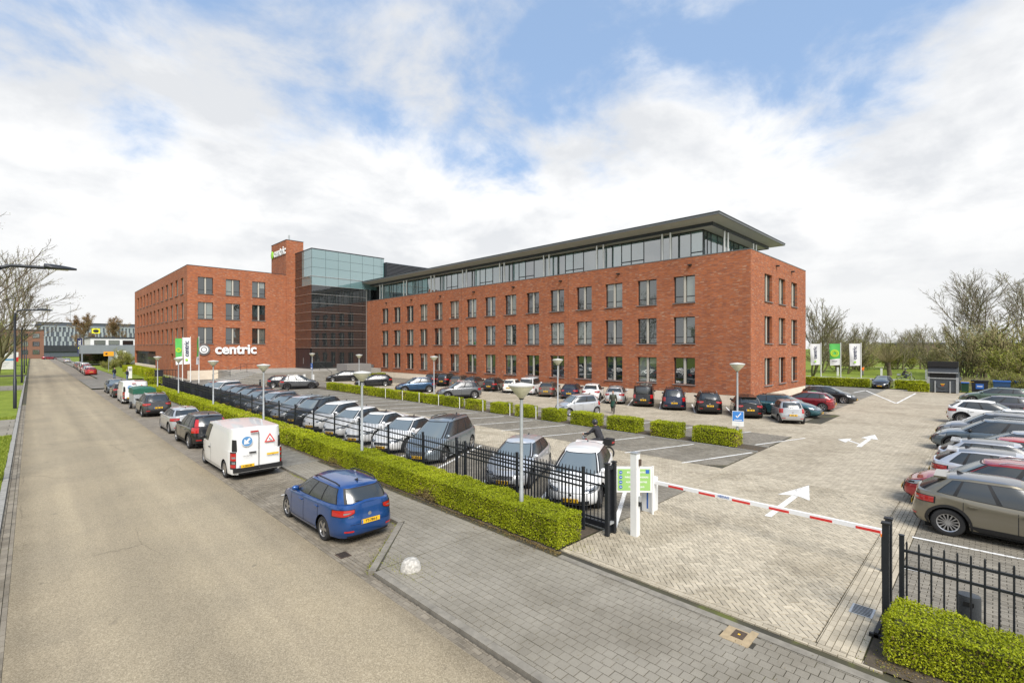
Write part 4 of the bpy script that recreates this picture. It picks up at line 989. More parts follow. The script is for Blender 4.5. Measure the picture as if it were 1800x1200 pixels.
    for s in (1, -1):
        a0, a1 = (cuts[0], cuts[-1])
        patch('window_surround', lambda u, v, s=s: gh(1+u, v, s, 0.003), a0-0.02 if a0 > 0.02 else a0, a1+0.012, vlo-0.03, 0.91, 'black', 20, 5)
        for i in range(0, len(cuts), 2):
            patch('side_window', lambda u, v, s=s: gh(1+u, v, s, 0.007), cuts[i], cuts[i+1], vlo, 0.88, 'car_glass', 8, 5)
        # mirror
        bxp = gh(1.02, 0.10, s); mm = MB(); mm.ellipsoid((bxp[0]-0.06, bxp[1]+s*0.13, bxp[2]+0.03), (0.07, 0.11, 0.075), 10, 8); mm.tube([(bxp[0]-0.03, bxp[1]-s*0.03, bxp[2]-0.02), (bxp[0]-0.05, bxp[1]+s*0.08, bxp[2]+0.0)], 0.02, 6)
        P_('mirror', mm, 'black' if (van or clad) else 'PAINT', sm=60)
        # door gaps and handles
        for xd in ([xa-ra-0.10, -0.02, xr+ra-0.12] if not van else [xa-ra-0.05, xa-ra-1.05]):
            td = t_of(xd); patch('door_gap', lambda u, v, s=s: tub(u, v, s, 0.003), td-0.0022, td+0.0022, 0.10, 0.99, 'seam', 2, 8)
        patch('sill_gap', lambda u, v, s=s: tub(u, v, s, 0.003), t_of(xa-ra-0.1), t_of(xr+ra+0.02), 0.10, 0.115, 'seam', 8, 2)
        for xh in ([0.16, -0.82] if not van else [xa-ra-0.9]):
            p = tub(t_of(xh), 0.80, s, 0.0); mm = MB(); mm.box(p[0]-0.09, p[0]+0.09, min(p[1]-0.01*s, p[1]+0.035*s), max(p[1]-0.01*s, p[1]+0.035*s), p[2]-0.014, p[2]+0.014); P_('door_handle', mm, 'PAINT' if not van else 'black', sm=None)
        # lamps
        h0, h1, h2, h3 = head
        hlf = lambda a, b, off, s=s: (lambda u, v: tub(u, a+0.07*(1-min(1, max(0, (u-h0)/(h1-h0))))**2+v*(b-a-0.07*(1-min(1, max(0, (u-h0)/(h1-h0))))**2), s, off))
        patch('headlight', hlf(h2, h3, 0.006), h0, h1, 0, 1, 'lamp_clear', 8, 5); patch('lamp_lens', hlf(h2+0.05, h3-0.06, 0.009), h0+0.16, h1-0.12, 0, 1, 'cavity', 6, 4)
        patch('headlight_rim', hlf(h2-0.025, h3+0.015, 0.003), h0-0.03, h1+0.005, 0, 1, 'black', 8, 5)
        if tail == 'wide':
            tl = lambda a, b, off, s=s: (lambda u, v: tub(u, (lambda q: a+0.10*q*q)(max(0.0, (u-2.05)/0.42))+v*((b-0.02*max(0.0, 2.02-u)*8)-(a+0.10*max(0.0, (u-2.05)/0.42)**2)), s, off))
            patch('lamp_surround', tl(0.655, 0.885, 0.004), 1.935, 2.475, 0, 1, 'black', 12, 5); patch('tail_light', tl(0.68, 0.865, 0.008), 1.945, 2.45, 0, 1, 'lamp_red', 12, 5)
            patch('reverse_light', tl(0.735, 0.79, 0.011), 2.12, 2.36, 0, 1, 'lamp_clear', 6, 3)
        elif tail == 'tall':
            patch('tail_light', lambda u, v, s=s: tub(u, v, s, 0.007), 1.965, 2.22, 0.62, 0.97, 'lamp_red', 8, 6)
        elif tail == 'pillar':
            patch('tail_light', lambda u, v, s=s: tub(u, v, s, 0.007), 1.97, 2.26, 0.66, 0.99, 'lamp_red', 8, 6)
            patch('tail_light', lambda u, v, s=s: gh(u, v, s, 0.010), 1.975, 2.10, 0.02, 0.75, 'lamp_red', 4, 6)
        elif tail == 'van':
            patch('lamp_column', lambda u, v, s=s: tub(u, v, s, 0.006), 1.975, 2.13, 0.25, 1.0, 'black', 6, 8); patch('lamp_column', lambda u, v, s=s: gh(u, v, s, 0.012), 1.985, 2.08, 0.0, 0.55, 'black', 5, 6)
            patch('tail_light', lambda u, v, s=s: tub(u, v, s, 0.012), 1.98, 2.12, 0.62, 0.95, 'lamp_red', 6, 6); patch('reverse_light', lambda u, v, s=s: tub(u, v, s, 0.014), 2.0, 2.11, 0.72, 0.80, 'lamp_clear', 4, 3)
            patch('tail_light', lambda u, v, s=s: tub(u, v, s, 0.012), 1.98, 2.11, 0.32, 0.46, 'lamp_red', 6, 4); patch('reverse_light', lambda u, v, s=s: tub(u, v, s, 0.014), 2.0, 2.10, 0.48, 0.58, 'lamp_clear', 4, 3)
        patch('reflector', lambda u, v, s=s: tub(u, v, s, 0.008), 2.12, 2.40, 0.20, 0.25, 'lamp_red', 6, 3)
        if clad:
            for xw in (xa, xr):
                m = MB(); us = [xw+(ra+0.07)*q for q in np.cos(np.linspace(0.05, math.pi-0.05, 17))]
                def arch(u, v, s=s, xw=xw):
                    d = u-xw; o_ = rw+math.sqrt(max(0.0, (ra+0.07)**2-d*d)); i_ = zbot(u); t_ = t_of(u); cx, cy = plan(t_); b = zb(cx*hl)
                    z = i_+(max(o_, i_)-i_)*v; return tub(t_, (z-zs)/(b-zs), s, 0.012)
                grid(m, arch, us, [0, .5, 1]); P_('arch_cladding', m, 'black')
            patch('sill_cladding', lambda u, v, s=s: tub(u, v, s, 0.012), t_of(xa-ra-0.0), t_of(xr+ra+0.0), 0.0, 0.17, 'black', 10, 3)
        if rails:
            pts = [gh(1+q, 1.0, s) for q in np.linspace(0.10, 0.93, 9)]; mm = MB()
            mm.tube([(x, y-s*0.03, z+(0.02 if 0 < i < 8 else -0.02)+0.045) for i, (x, y, z) in enumerate(pts)], 0.018, 6); P_('roof_rail', mm, 'black' if not clad else 'alu', sm=60)
    fr = mir(lambda t, f, s: tub(t, f, s, 0.005))
    if nose == 'grille':
        patch('grille', fr, -0.50, 0.50, 0.50, 0.74, 'black', 12, 4); patch('lower_intake', fr, -0.62, 0.62, 0.06, 0.24, 'black', 12, 4)
        for q in (0.57, 0.65): patch('grille_bar', mir(lambda t, f, s: tub(t, f, s, 0.010)), -0.47, 0.47, q, q+0.018, 'chrome', 10, 2)
    elif nose == 'big':
        patch('grille', fr, -0.62, 0.62, 0.16, 0.66, 'black', 14, 6); patch('lower_intake', fr, -0.8, 0.8, 0.0, 0.10, 'black', 12, 3)
        for q in (0.42, 0.50, 0.58): patch('grille_bar', mir(lambda t, f, s: tub(t, f, s, 0.010)), -0.58, 0.58, q, q+0.012, 'chrome', 10, 2)
    else:
        patch('lower_intake', fr, -0.75, 0.75, 0.05, 0.30, 'black', 14, 4); patch('nose_trim', fr, -0.5, 0.5, 0.715, 0.74, 'black', 12, 2)
    rr = lambda off: (lambda u, v: tub(3-abs(u), v, 1 if u >= 0 else -1, off))
    patch('rear_valance', rr(0.005), -0.80, 0.80, 0.0, 0.07 if not clad else 0.24, 'black', 14, 3)
    if not van:
        patch('tailgate_gap', rr(0.003), -0.72, 0.72, 0.42, 0.428, 'seam', 12, 2)
        wz = gh(3.0, 0.12); mm = MB(); mm.tube([(wz[0]-0.03, 0.0, wz[2]), (wz[0]+0.02, 0.34, wz[2]+0.05)], 0.010, 5); P_('rear_wiper', mm, 'black', sm=None)
    # emblems and plates
    ez = 0.56 if tail != 'van' else 0.70
    for pos, sgn in ((tub(3.0, 0.66 if not van else 0.74, 1), -1), (tub(0.0, 0.62, 1), 1)):
        mm = MB(); n_ = 12; y0 = 0.0 if not (van and sgn < 0) else -0.52
        mm.add([(pos[0]+sgn*0.014, y0, pos[2])]+[(pos[0]+sgn*0.012, y0+0.05*math.cos(6.283*k/n_), pos[2]+0.05*math.sin(6.283*k/n_)) for k in range(n_)], [(0, 1+k, 1+(k+1) % n_) for k in range(n_)]); P_('emblem', mm, 'chrome', sm=None)
    def plate(pos, sgn, y0=0.0):
        x0 = pos[0]+sgn*0.012; x1 = pos[0]+sgn*0.026; mm = MB(); mm.box(min(x0, x1), max(x0, x1), y0-0.26, y0+0.26, pos[2]-0.055, pos[2]+0.055); P_('number_plate', mm, 'plate', sm=None)
        mm = MB(); x2 = x1+sgn*0.003; mm.quad((x2, y0+sgn*-0.26, pos[2]-0.05), (x2, y0+sgn*-0.222, pos[2]-0.05), (x2, y0+sgn*-0.222, pos[2]+0.05), (x2, y0+sgn*-0.26, pos[2]+0.05)); P_('plate_band', mm, 'blue', 'number_plate', sm=None)
        return (x2, y0, pos[2])
    pf = tub(0.0, 0.33, 1); prr = tub(3.0, 0.47 if not van else 0.36, 1)
    pmark = []
    for pos, sgn, y0 in ((pf, 1, 0.0), (prr, -1, 0.0 if not van else 0.42)): pmark.append((plate(pos, sgn, y0), sgn))
    if glass_top: patch('glass_roof', lambda u, k: (lambda q: (q[0], q[1], q[2]+0.006))(rcap(1+u, k)), 0.10, 0.70, -0.80, 0.80, 'car_glass', 10, 6)
    if spoiler:
        m = MB(); a = gh(3.0, 1.0); m.box(xRt-0.20, xRt+0.06, -wt*0.86, wt*0.86, a[2]+0.0, a[2]+0.05); P_('roof_spoiler', m, 'PAINT', sm=None)
    if not van:
        m = MB(); xq = xRt+0.35; zq = zr(xq)+crown; m.add([(xq-0.10, 0, zq+0.075), (xq+0.09, 0.018, zq-0.01), (xq+0.09, -0.018, zq-0.01), (xq-0.10, 0.02, zq-0.01), (xq-0.10, -0.02, zq-0.01)], [(0,1,2), (0,3,1), (0,2,4), (0,4,3)]); P_('roof_antenna', m, 'black', sm=None)
    return dict(parts=parts, xa=xa, xr=xr, rw=rw, yf=tub(t_of(xa), 0.55)[1]-0.34*rw-0.008, yr=tub(t_of(xr), 0.55)[1]-0.34*rw-0.008, rim=rim, pmark=pmark, L=L, W=W, H=H, tub=tub, gh=gh)
_wheels = {}
def wheel_mesh(kind):
    if kind in _wheels: return _wheels[kind]
    ty = MB(); ty.lathe([(0.66, -0.30), (0.80, -0.34), (0.95, -0.30), (1.0, -0.20), (1.0, 0.20), (0.95, 0.30), (0.80, 0.34), (0.66, 0.30)], 28, axis='y')
    ri = MB(); ri.lathe([(0.66, 0.30), (0.60, 0.27), (0.60, -0.2)], 28, axis='y')
    ri.lathe([(0.16, 0.26), (0.001, 0.27)], 12, axis='y'); ri.lathe([(0.16, 0.10), (0.16, 0.26)], 12, axis='y')
    n = {'five': 5, 'ten': 10, 'multi': 14, 'cap': 7}[kind]
    w = {'five': 0.13, 'ten': 0.06, 'multi': 0.045, 'cap': 0.17}[kind]
    for k in range(n):
        a = 6.2832*k/n; c, s = math.cos(a), math.sin(a)
        def pt(r, q, y): return (r*c-q*s, y, r*s+q*c)
        ri.add([pt(0.12, -w*0.7, 0.26), pt(0.62, -w, 0.25), pt(0.62, w, 0.25), pt(0.12, w*0.7, 0.26), pt(0.12, -w*0.7, 0.16), pt(0.62, -w, 0.12), pt(0.62, w, 0.12), pt(0.12, w*0.7, 0.16)], [(0,1,2,3), (4,5,1,0), (7,3,2,6)])
    dk = MB(); dk.lathe([(0.62, 0.05), (0.001, 0.05)], 20, axis='y')  # black disc painted as the shade behind the spokes
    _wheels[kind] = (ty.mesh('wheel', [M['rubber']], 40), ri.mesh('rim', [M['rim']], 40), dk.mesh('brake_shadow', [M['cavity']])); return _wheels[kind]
TYPES = {}
def T(key, **k): TYPES[key] = car_type(**k)
T('hatch')
T('wagon', L=4.30, W=1.74, H=1.47, wb=2.48, fo=0.84, rw=0.315, xA=0.95, xT=0.22, xRt=-1.72, xR=-2.03, wt=0.575, cuts=(0.03, 0.36, 0.39, 0.66, 0.69, 0.93), rails=True, zroof=[(-1.8, 1.385), (-1.4, 1.41), (-0.8, 1.425), (-0.2, 1.43), (0.22, 1.39)])
T('estate', L=4.75, W=1.83, H=1.48, wb=2.80, fo=0.92, xA=1.24, xT=0.20, xRt=-1.80, xR=-2.22, cuts=(0.03, 0.36, 0.39, 0.66, 0.69, 0.92), rails=True)
T('suv', L=4.45, W=1.86, H=1.64, wb=2.68, fo=0.90, rw=0.36, zs=0.27, xA=1.16, xT=0.28, xRt=-1.66, xR=-2.08, wt=0.595, clad=True, rails=True, tail='wide', nose='big',
  belt=[(-2.22, 1.10), (-1.2, 1.09), (0, 1.05), (0.9, 1.03), (1.3, 1.00), (1.8, 0.93), (2.22, 0.82)])
T('suv_pillar', L=4.42, W=1.87, H=1.65, wb=2.70, fo=0.88, rw=0.365, zs=0.28, xA=1.10, xT=0.30, xRt=-1.70, xR=-2.08, wt=0.60, clad=True, rails=False, tail='pillar', glass_top=True,
  belt=[(-2.21, 1.08), (-1.2, 1.08), (0, 1.04), (0.9, 1.02), (1.3, 0.99), (1.8, 0.93), (2.21, 0.84)])
T('cross', L=4.18, W=1.77, H=1.56, wb=2.56, fo=0.84, rw=0.355, zs=0.26, xA=1.12, xT=0.18, xRt=-1.42, xR=-2.0, wt=0.57, clad=True, rim='multi', cuts=(0.03, 0.44, 0.48, 0.76, 0.79, 0.90), spoiler=True,
  belt=[(-2.09, 1.08), (-1.5, 1.10), (-0.8, 1.03), (0, 0.98), (0.9, 0.97), (1.25, 0.94), (1.7, 0.86), (2.09, 0.76)])
T('mpv', L=4.85, W=1.90, H=1.70, wb=2.92, fo=0.96, rw=0.34, xA=1.64, xT=0.42, xRt=-1.92, xR=-2.33, wt=0.60, rails=True, glass_top=True, tail='tall', cuts=(0.03, 0.32, 0.35, 0.62, 0.65, 0.93),
  belt=[(-2.42, 1.06), (-1.2, 1.04), (0, 1.02), (1.4, 1.0), (1.8, 0.94), (2.1, 0.86), (2.42, 0.72)])
T('city', L=3.50, W=1.62, H=1.48, wb=2.38, fo=0.64, rw=0.285, xA=1.0, xT=0.38, xRt=-1.36, xR=-1.66, wt=0.54, tail='tall', rim='cap', cuts=(0.04, 0.47, 0.53, 0.88),
  belt=[(-1.75, 1.02), (-1.0, 0.98), (0, 0.95), (0.9, 0.94), (1.2, 0.90), (1.5, 0.80), (1.75, 0.70)])
T('fastback', L=4.72, W=1.85, H=1.42, wb=2.80, fo=0.92, rw=0.335, xA=1.25, xT=0.20, xRt=-1.05, xR=-2.08, wt=0.57, glass_top=True, rim='ten', cuts=(0.03, 0.44, 0.47, 0.80),
  belt=[(-2.36, 1.00), (-1.5, 0.98), (0, 0.94), (1.0, 0.93), (1.4, 0.88), (1.9, 0.80), (2.36, 0.68)], zroof=[(-1.15, 1.30), (-0.8, 1.35), (-0.3, 1.375), (-0.05, 1.375), (0.20, 1.34)])
T('electric', L=4.50, W=1.85, H=1.55, wb=2.76, fo=0.85, rw=0.36, zs=0.24, xA=1.38, xT=0.30, xRt=-1.50, xR=-2.08, wt=0.575, nose='smooth', rim='ten', spoiler=True, cuts=(0.03, 0.43, 0.46, 0.78, 0.81, 0.93), glass_top=True,
  belt=[(-2.25, 1.05), (-1.2, 1.03), (0, 1.0), (1.1, 0.98), (1.5, 0.93), (1.9, 0.85), (2.25, 0.72)])
T('liftvan', L=4.41, W=1.79, H=1.81, wb=2.68, fo=0.87, rw=0.315, xA=1.35, xT=0.70, xRt=-1.98, xR=-2.12, wt=0.72, tail='tall', cuts=(0.03, 0.33, 0.36, 0.62, 0.66, 0.95), rim='cap',
  belt=[(-2.2, 1.06), (0, 1.04), (1.2, 1.02), (1.55, 0.97), (1.9, 0.86), (2.2, 0.72)])
T('van', L=5.2, W=1.90, H=1.97, wb=3.30, fo=0.92, rw=0.335, zs=0.24, xA=1.85, xT=0.98, xRt=-2.52, xR=-2.585, wt=0.875, wgt=1.0, van=True, tail='van', cuts=(0.025, 0.235), rim='cap', nR=12, nF=3.4, vlo=0.10,
  belt=[(-2.6, 1.10), (0, 1.10), (1.5, 1.10), (1.95, 1.05), (2.3, 0.95), (2.6, 0.82)], zroof=[(-2.6, 1.90), (-2.3, 1.93), (0, 1.945), (0.7, 1.93), (0.98, 1.86)])
GLY = MB()
for k, q in enumerate((0, 1, 3, 4, 5, 7)): GLY.box(-0.001, 0.001, -0.19+0.052*q, -0.19+0.052*q+0.034, -0.033, 0.033)
GLYM = GLY.mesh('plate_marks', [M['ink']])
def car(name, key, label, x, y_, heading, col, z=0.0, metallic=True, group=None, cat='car', roof=None, rim=None, plates=True):
    """x, y_ = centre; heading in degrees of the direction the nose points to"""
    ty = TYPES[key]; root = thing(name, label, cat, (x, y_, z), R(heading), group)
    pm = paint(col, metallic); made = {}
    for nm, me, mat, par in ty['parts']:
        if nm == 'number_plate' and not plates: continue
        if par and par not in made: continue
        o = obj(nm, me, made[par] if par else root, mat=pm if mat == 'PAINT' else None)
        made[nm] = o
        if roof is not None and nm == 'glass_roof': o.material_slots[0].link = 'OBJECT'; o.material_slots[0].material = paint(roof, metallic)
    if plates:
        for (pos, sgn) in ty['pmark']:
            o = obj('plate_marks', GLYM, made['number_plate'], (pos[0]+sgn*0.001, pos[1], pos[2]))
    tm, rm, bk = wheel_mesh(ty['rim']); r = ty['rw']
    for xw, yw in ((ty['xa'], ty['yf']), (ty['xr'], ty['yr'])):
        for s in (1, -1):
            w = obj('wheel', tm, root, (xw, s*yw, r)); w.scale = (r, r, r) if s > 0 else (-r, -r, r); w.rotation_euler = (0, random.uniform(0, 6.28), 0)
            q = obj('rim', rm, w, mat=M['rim_dark'] if rim == 'dark' else None); obj('rim_shade', bk, w)
    root['car_type'] = key
    return root
WHITE, BLACK, SILVER, GREY, DGREY, RED = (0.78, 0.78, 0.77), (0.010, 0.010, 0.012), (0.50, 0.51, 0.52), (0.16, 0.165, 0.17), (0.055, 0.057, 0.062), (0.30, 0.012, 0.018)
BLUE, NAVY, TEAL, OLIVE, BROWN = (0.004, 0.068, 0.27), (0.012, 0.022, 0.055), (0.02, 0.095, 0.115), (0.21, 0.188, 0.14), (0.15, 0.125, 0.10)
G1 = 'cars parked along the street'; G2 = 'cars parked nose to the fence'; G3 = 'cars parked tail out along the brick facade'; G4 = 'cars parked along the right-hand row'; G5 = 'cars parked beside the clipped hedge blocks'
Z1 = ZR+0.004
# ---- along the street, nose away from the camera (+Y)
blue_car = car('parked_car', 'wagon', 'bright blue estate car parked nearest on the street', 6.22, 13.62, 91, BLUE, Z1, group=G1)
van1 = car('parked_van', 'van', 'white van ahead of the blue estate, blue arrow and roadworks triangle on its doors', 6.22, 22.75, 90.5, WHITE, Z1, False, group=G1, cat='van')
car('parked_car', 'suv_pillar', 'black sport utility with tall red tail lamps in front of the near white van', 6.42, 29.9, 91, BLACK, Z1, group=G1)
car('parked_car', 'hatch', 'silver estate in front of the black sport utility on the street', 6.55, 35.6, 90, SILVER, Z1, group=G1)
car('parked_car', 'suv', 'dark grey crossover parked in front of the green covered trailer', 6.55, 45.2, 90, DGREY, Z1, group=G1)
car('parked_van', 'van', 'far white van with the same rear signs beyond the green trailer', 6.65, 57.0, 90, WHITE, Z1, False, group=G1, cat='van')
car('parked_car', 'hatch', 'black hatchback just beyond the far white van on the street', 6.6, 63.6, 90, BLACK, Z1, group=G1)
car('parked_car', 'hatch', 'dark blue-grey car facing the camera at the head of the street row', 6.7, 70.0, -90, (0.05, 0.065, 0.085), Z1, group=G1)
far = [('hatch', RED, 'nearest bright red hatchback of the far row of street cars'), ('hatch', WHITE, 'white car directly beyond the nearest red one in the far row'), ('suv', RED, 'red car third in the far row on the street'),
       ('liftvan', WHITE, 'white boxy car in the middle of the far street row'), ('hatch', DGREY, 'dark grey car fifth in the far street row'), ('hatch', (0.35, 0.02, 0.02), 'dull red car sixth in the far street row'), ('estate', BROWN, 'brown car seventh in the far street row'), ('hatch', SILVER, 'silver car at the far end of the street row')]
for k, (ty, c, lb) in enumerate(far): car('parked_car', ty, lb, 7.6+0.1*k, 116.5+6.6*k, 90, c if c != RED else (0.50, 0.02, 0.02), Z1, group='far row of cars along the street')
car('parked_car', 'estate', 'grey car standing alone far down the street', 8.3, 215, 90, SILVER, Z1, group='far row of cars along the street')
car('parked_car', 'estate', 'dark red car crosswise at the far end of the road', 5.2, 275, 10, (0.30, 0.02, 0.03), Z1, group='far row of cars along the street')
# trailer
t = thing('covered_trailer', 'small trailer with a dark green tarpaulin top between van and crossover', 'trailer', (6.6, 50.6, Z1), R(90))
mm = MB(); mm.box(-1.25, 1.25, -0.72, 0.72, 0.45, 1.35); mm.build('box', M['galv'], t)
mm = MB(); mm.add([(-1.3, -0.77, 1.25), (1.3, -0.77, 1.25), (1.3, 0.77, 1.25), (-1.3, 0.77, 1.25), (-1.28, -0.75, 1.66), (1.28, -0.75, 1.66), (1.28, 0.75, 1.66), (-1.28, 0.75, 1.66), (-0.9, 0, 1.78), (0.9, 0, 1.80)],
       [(0,1,5,4), (1,2,6,5), (2,3,7,6), (3,0,4,7), (4,5,9,8), (6,7,8,9), (5,6,9), (7,4,8)]); mm.build('tarpaulin', plain('green_tarpaulin', (0.012, 0.10, 0.06), 0.5, var=0.15, scale=4, bmp=0.4), t)
mm = MB(); mm.tube([(1.2, 0, 0.45), (2.3, 0, 0.42)], 0.04, 6); mm.build('drawbar', M['galv'], t)
for s in (1, -1):
    w = obj('wheel', wheel_mesh('cap')[0], t, (-0.1, s*0.78, 0.28)); w.scale = (0.28*1, 0.28, 0.28); obj('rim', wheel_mesh('cap')[1], w)
# ---- nose to the fence, angled bays
row = [('electric', WHITE, 'white electric hatchback nearest the gate behind the fence', 9.0, False, None), ('hatch', (0.66, 0.67, 0.68), 'pearl white hatchback second from the gate behind the fence', 11.95, True, None),
       ('mpv', (0.22, 0.26, 0.29), 'blue-grey people carrier with glass roof behind the fence', 17.15, True, None), ('fastback', WHITE, 'white fastback with black glass roof next to the people carrier', 20.1, False, None),
       ('fastback', WHITE, 'white saloon with black grille, second left of the people carrier', 22.9, False, None), ('hatch', WHITE, 'white hatchback third left of the people carrier', 25.5, False, None),
       ('electric', WHITE, 'tall white car just right of the black sport utility behind the fence', 28.2, False, None), ('suv', BLACK, 'black sport utility in the middle of the fence row', 31.0, True, None),
       ('electric', (0.62, 0.64, 0.66), 'pale silver car just left of the black sport utility in the fence row', 33.7, True, None), ('fastback', DGREY, 'dark grey car with black roof, ninth along the fence', 36.4, True, None),
       ('estate', SILVER, 'silver estate tenth along the fence', 39.1, True, None), ('hatch', GREY, 'mid-grey car eleventh along the fence', 41.9, True, None), ('estate', DGREY, 'dark grey car twelfth along the fence', 44.8, True, None),
       ('estate', BLACK, 'black estate thirteenth along the fence', 47.6, True, None), ('hatch', SILVER, 'silver car fourteenth along the fence', 50.4, True, None), ('suv', WHITE, 'white roofed car second from the far end of the fence row', 53.2, False, None), ('hatch', (0.32, 0.06, 0.03), 'rusty red car at the far end of the fence row', 56.2, True, None)]
for ty, c, lb, yp, met, _ in row:
    Lc = TYPES[ty]['L']; a = R(27); car('parked_car', ty, lb, 11.45+Lc/2*math.cos(a), yp+Lc/2*math.sin(a), 207, c, 0.0, met, G2, roof=c if ty in ('electric',) else None)
# ---- tail out along the facade
row = [('city', SILVER, 'small silver hatchback with dark tailgate at the near end of the facade row', 9.15, 34.9, True), ('electric', BLACK, 'black electric crossover beside the small silver hatchback', 11.9, 35.3, True), ('suv', BLACK, 'large black sport utility third from the corner along the facade', 14.75, 35.4, True),
       ('mpv', NAVY, 'dark blue people carrier fourth from the corner along the facade', 17.7, 35.7, True), ('liftvan', BLACK, 'black compact carrier with pale lamps fifth from the corner', 20.6, 36.0, True), ('estate', (0.60, 0.61, 0.62), 'silver-white estate behind the walking person', 23.4, 36.0, True),
       ('cross', WHITE, 'white coupe-like crossover with black roof along the facade', 26.1, 36.2, False), ('hatch', NAVY, 'dark blue hatchback between white crossover and brown-grey car', 28.6, 36.2, True), ('hatch', BROWN, 'brown-grey hatchback right of the boxy white van car', 31.6, 36.3, True),
       ('liftvan', (0.70, 0.71, 0.72), 'boxy white-silver family van in the facade row', 34.3, 36.3, False), ('city', (0.80, 0.78, 0.71), 'small cream white car with round tail in the facade row', 37.2, 36.6, False), ('estate', BLACK, 'black estate left of the small cream white car', 40.2, 36.4, True),
       ('hatch', DGREY, 'dark grey car behind the grey sport utility in the facade row', 44.2, 36.8, True), ('estate', BROWN, 'beige brown estate in the far half of the facade row', 46.9, 36.8, True), ('suv', BLACK, 'black car behind the blue compact in the facade row', 49.6, 36.8, True), ('estate', BLACK, 'black estate at the far end of the facade row', 52.4, 36.8, True)]
for ty, c, lb, yp, xp, met in row:
    Lc = TYPES[ty]['L']; a = R(27); car('parked_car', ty, lb, xp+Lc/2*math.cos(a), yp+Lc/2*math.sin(a), 27, c, 0.0, met, G3)
# ---- corner of the facade
car('parked_car', 'estate', 'teal estate parked nose out at the building corner', 39.4, 10.85, -90, TEAL, group='cars at the building corner')
car('parked_car', 'hatch', 'dark red hatchback parked tail out beside the teal estate', 44.2, 10.75, 92, (0.24, 0.012, 0.02), group='cars at the building corner')
fies = car('parked_car', 'hatch', 'black car with large green rings on its flank by the building end', 51.6, 10.6, -90, BLACK, group='cars at the building corner')
car('parked_car', 'estate', 'black estate facing the camera between the back hedges', 74.0, 9.6, 180, BLACK, group='cars at the back of the lot')
gm = plain('livery_green', (0.02, 0.34, 0.12), 0.35)
for rr_ in (0.30, 0.42, 0.54):
    mm = MB(); n_ = 20
    for k in range(n_):
        a0, a1 = 0.2+2.75*k/n_, 0.2+2.75*(k+1)/n_
        pts = [(-1.0+r_*math.cos(a_), -0.912, 0.42+r_*math.sin(a_)) for a_ in (a0, a1) for r_ in (rr_, rr_+0.06)]
        mm.quad(pts[0], pts[1], pts[3], pts[2])
    mm.build('green_ring', gm, fies)
# ---- by the clipped hedge blocks, angled
car('parked_car', 'city', 'small silver five-door standing by the hedge blocks near the walking person', 28.9, 22.0, 158, (0.58, 0.59, 0.60), group=G5)
car('parked_car', 'suv', 'grey sloping-roof sport utility behind the hedge blocks', 29.7, 37.1, 157, GREY, group=G5)
car('parked_car', 'suv', 'blue compact with dark roof behind the hedge blocks', 30.2, 45.4, 158, (0.03, 0.085, 0.17), group=G5, metallic=True)
car('parked_car', 'estate', 'black estate with red tail lamp behind the far hedge blocks', 31.3, 56.6, 158, (0.018, 0.019, 0.024), group=G5)
car('parked_car', 'estate', 'black estate nearest the glass hall behind the last hedge block', 32.6, 68.0, 158, BLACK, group=G5)
car('parked_car', 'suv', 'dark grey sport utility parked nose to the hedge near the steps', 22.9, 59.2, -20, (0.10, 0.105, 0.11), group=G5, rim='dark')
car('parked_car', 'hatch', 'black car half hidden beyond the grey sport utility near the steps', 22.7, 63.2, -20, (0.03, 0.033, 0.04), group=G5)
# ---- right-hand row
rr_row = [('cross', OLIVE, 'olive bronze crossover with black arches nearest on the right', 18.0, 90-180, 1.62), ('suv', (0.36, 0.012, 0.02), 'dark red car nose out beyond the olive bronze crossover', 20.45, 90, 2.1), ('cross', (0.60, 0.61, 0.64), 'white-silver crossover with grey roof beyond the dark red car', 22.8, -90, 1.6),
          ('cross', (0.50, 0.51, 0.54), 'silver crossover fourth in the right-hand row', 25.1, -90, 1.6), ('hatch', (0.50, 0.015, 0.02), 'bright red car showing its yellow plate in the right-hand row', 27.3, 90, 1.75), ('estate', (0.42, 0.44, 0.46), 'silver-grey saloon nose out, sixth in the right-hand row', 29.5, 90, 1.55),
          ('suv', (0.10, 0.135, 0.165), 'blue-grey sport utility nose out on the right', 31.9, 90, 2.2), ('suv', (0.24, 0.25, 0.27), 'grey sport utility nose out next to the blue-grey one', 35.2, 90, 2.2), ('electric', WHITE, 'white car nose out beyond the grey sport utility', 38.9, 90, 1.5),
          ('cross', WHITE, 'white sport utility with red tail lamp in the right-hand row', 43.6, -90, 2.2), ('hatch', (0.10, 0.10, 0.12), 'dark car with red and blue bonnet stripes in the right-hand row', 50.4, 90, 2.0), ('estate', (0.10, 0.155, 0.115), 'sage green estate at the far end of the right-hand row', 60.0, 90, 2.2)]
for ty, c, lb, xc, hd, ye in rr_row:
    Lc = TYPES[ty]['L']; o = car('parked_car', ty, lb, xc, ye-Lc/2, hd, c, 0.0, c != WHITE, G4)
    if 'stripes' in lb: pol = o
    if 'olive' in lb: olive = o
    if 'white-silver crossover' in lb or 'silver crossover fourth' in lb or 'olive' in lb:
        ty_ = TYPES['cross']; m = MB(); gtl = np.linspace(0.03, 0.99, 14)
        V = []; F = []
        for u in gtl:
            for k in (-1, -.85, -.5, 0, .5, .85, 1):
                x, yv, z = ty_['gh'](1+u, 1.0, 1); V.append((x, yv*k, z+0.055*(1-k*k)+0.006))
        for i in range(13):
            for j in range(6): F.append((i*7+j, (i+1)*7+j, (i+1)*7+j+1, i*7+j+1))
        m.add(V, F); m.build('contrast_roof', paint((0.14, 0.145, 0.155)), o, smooth=40)
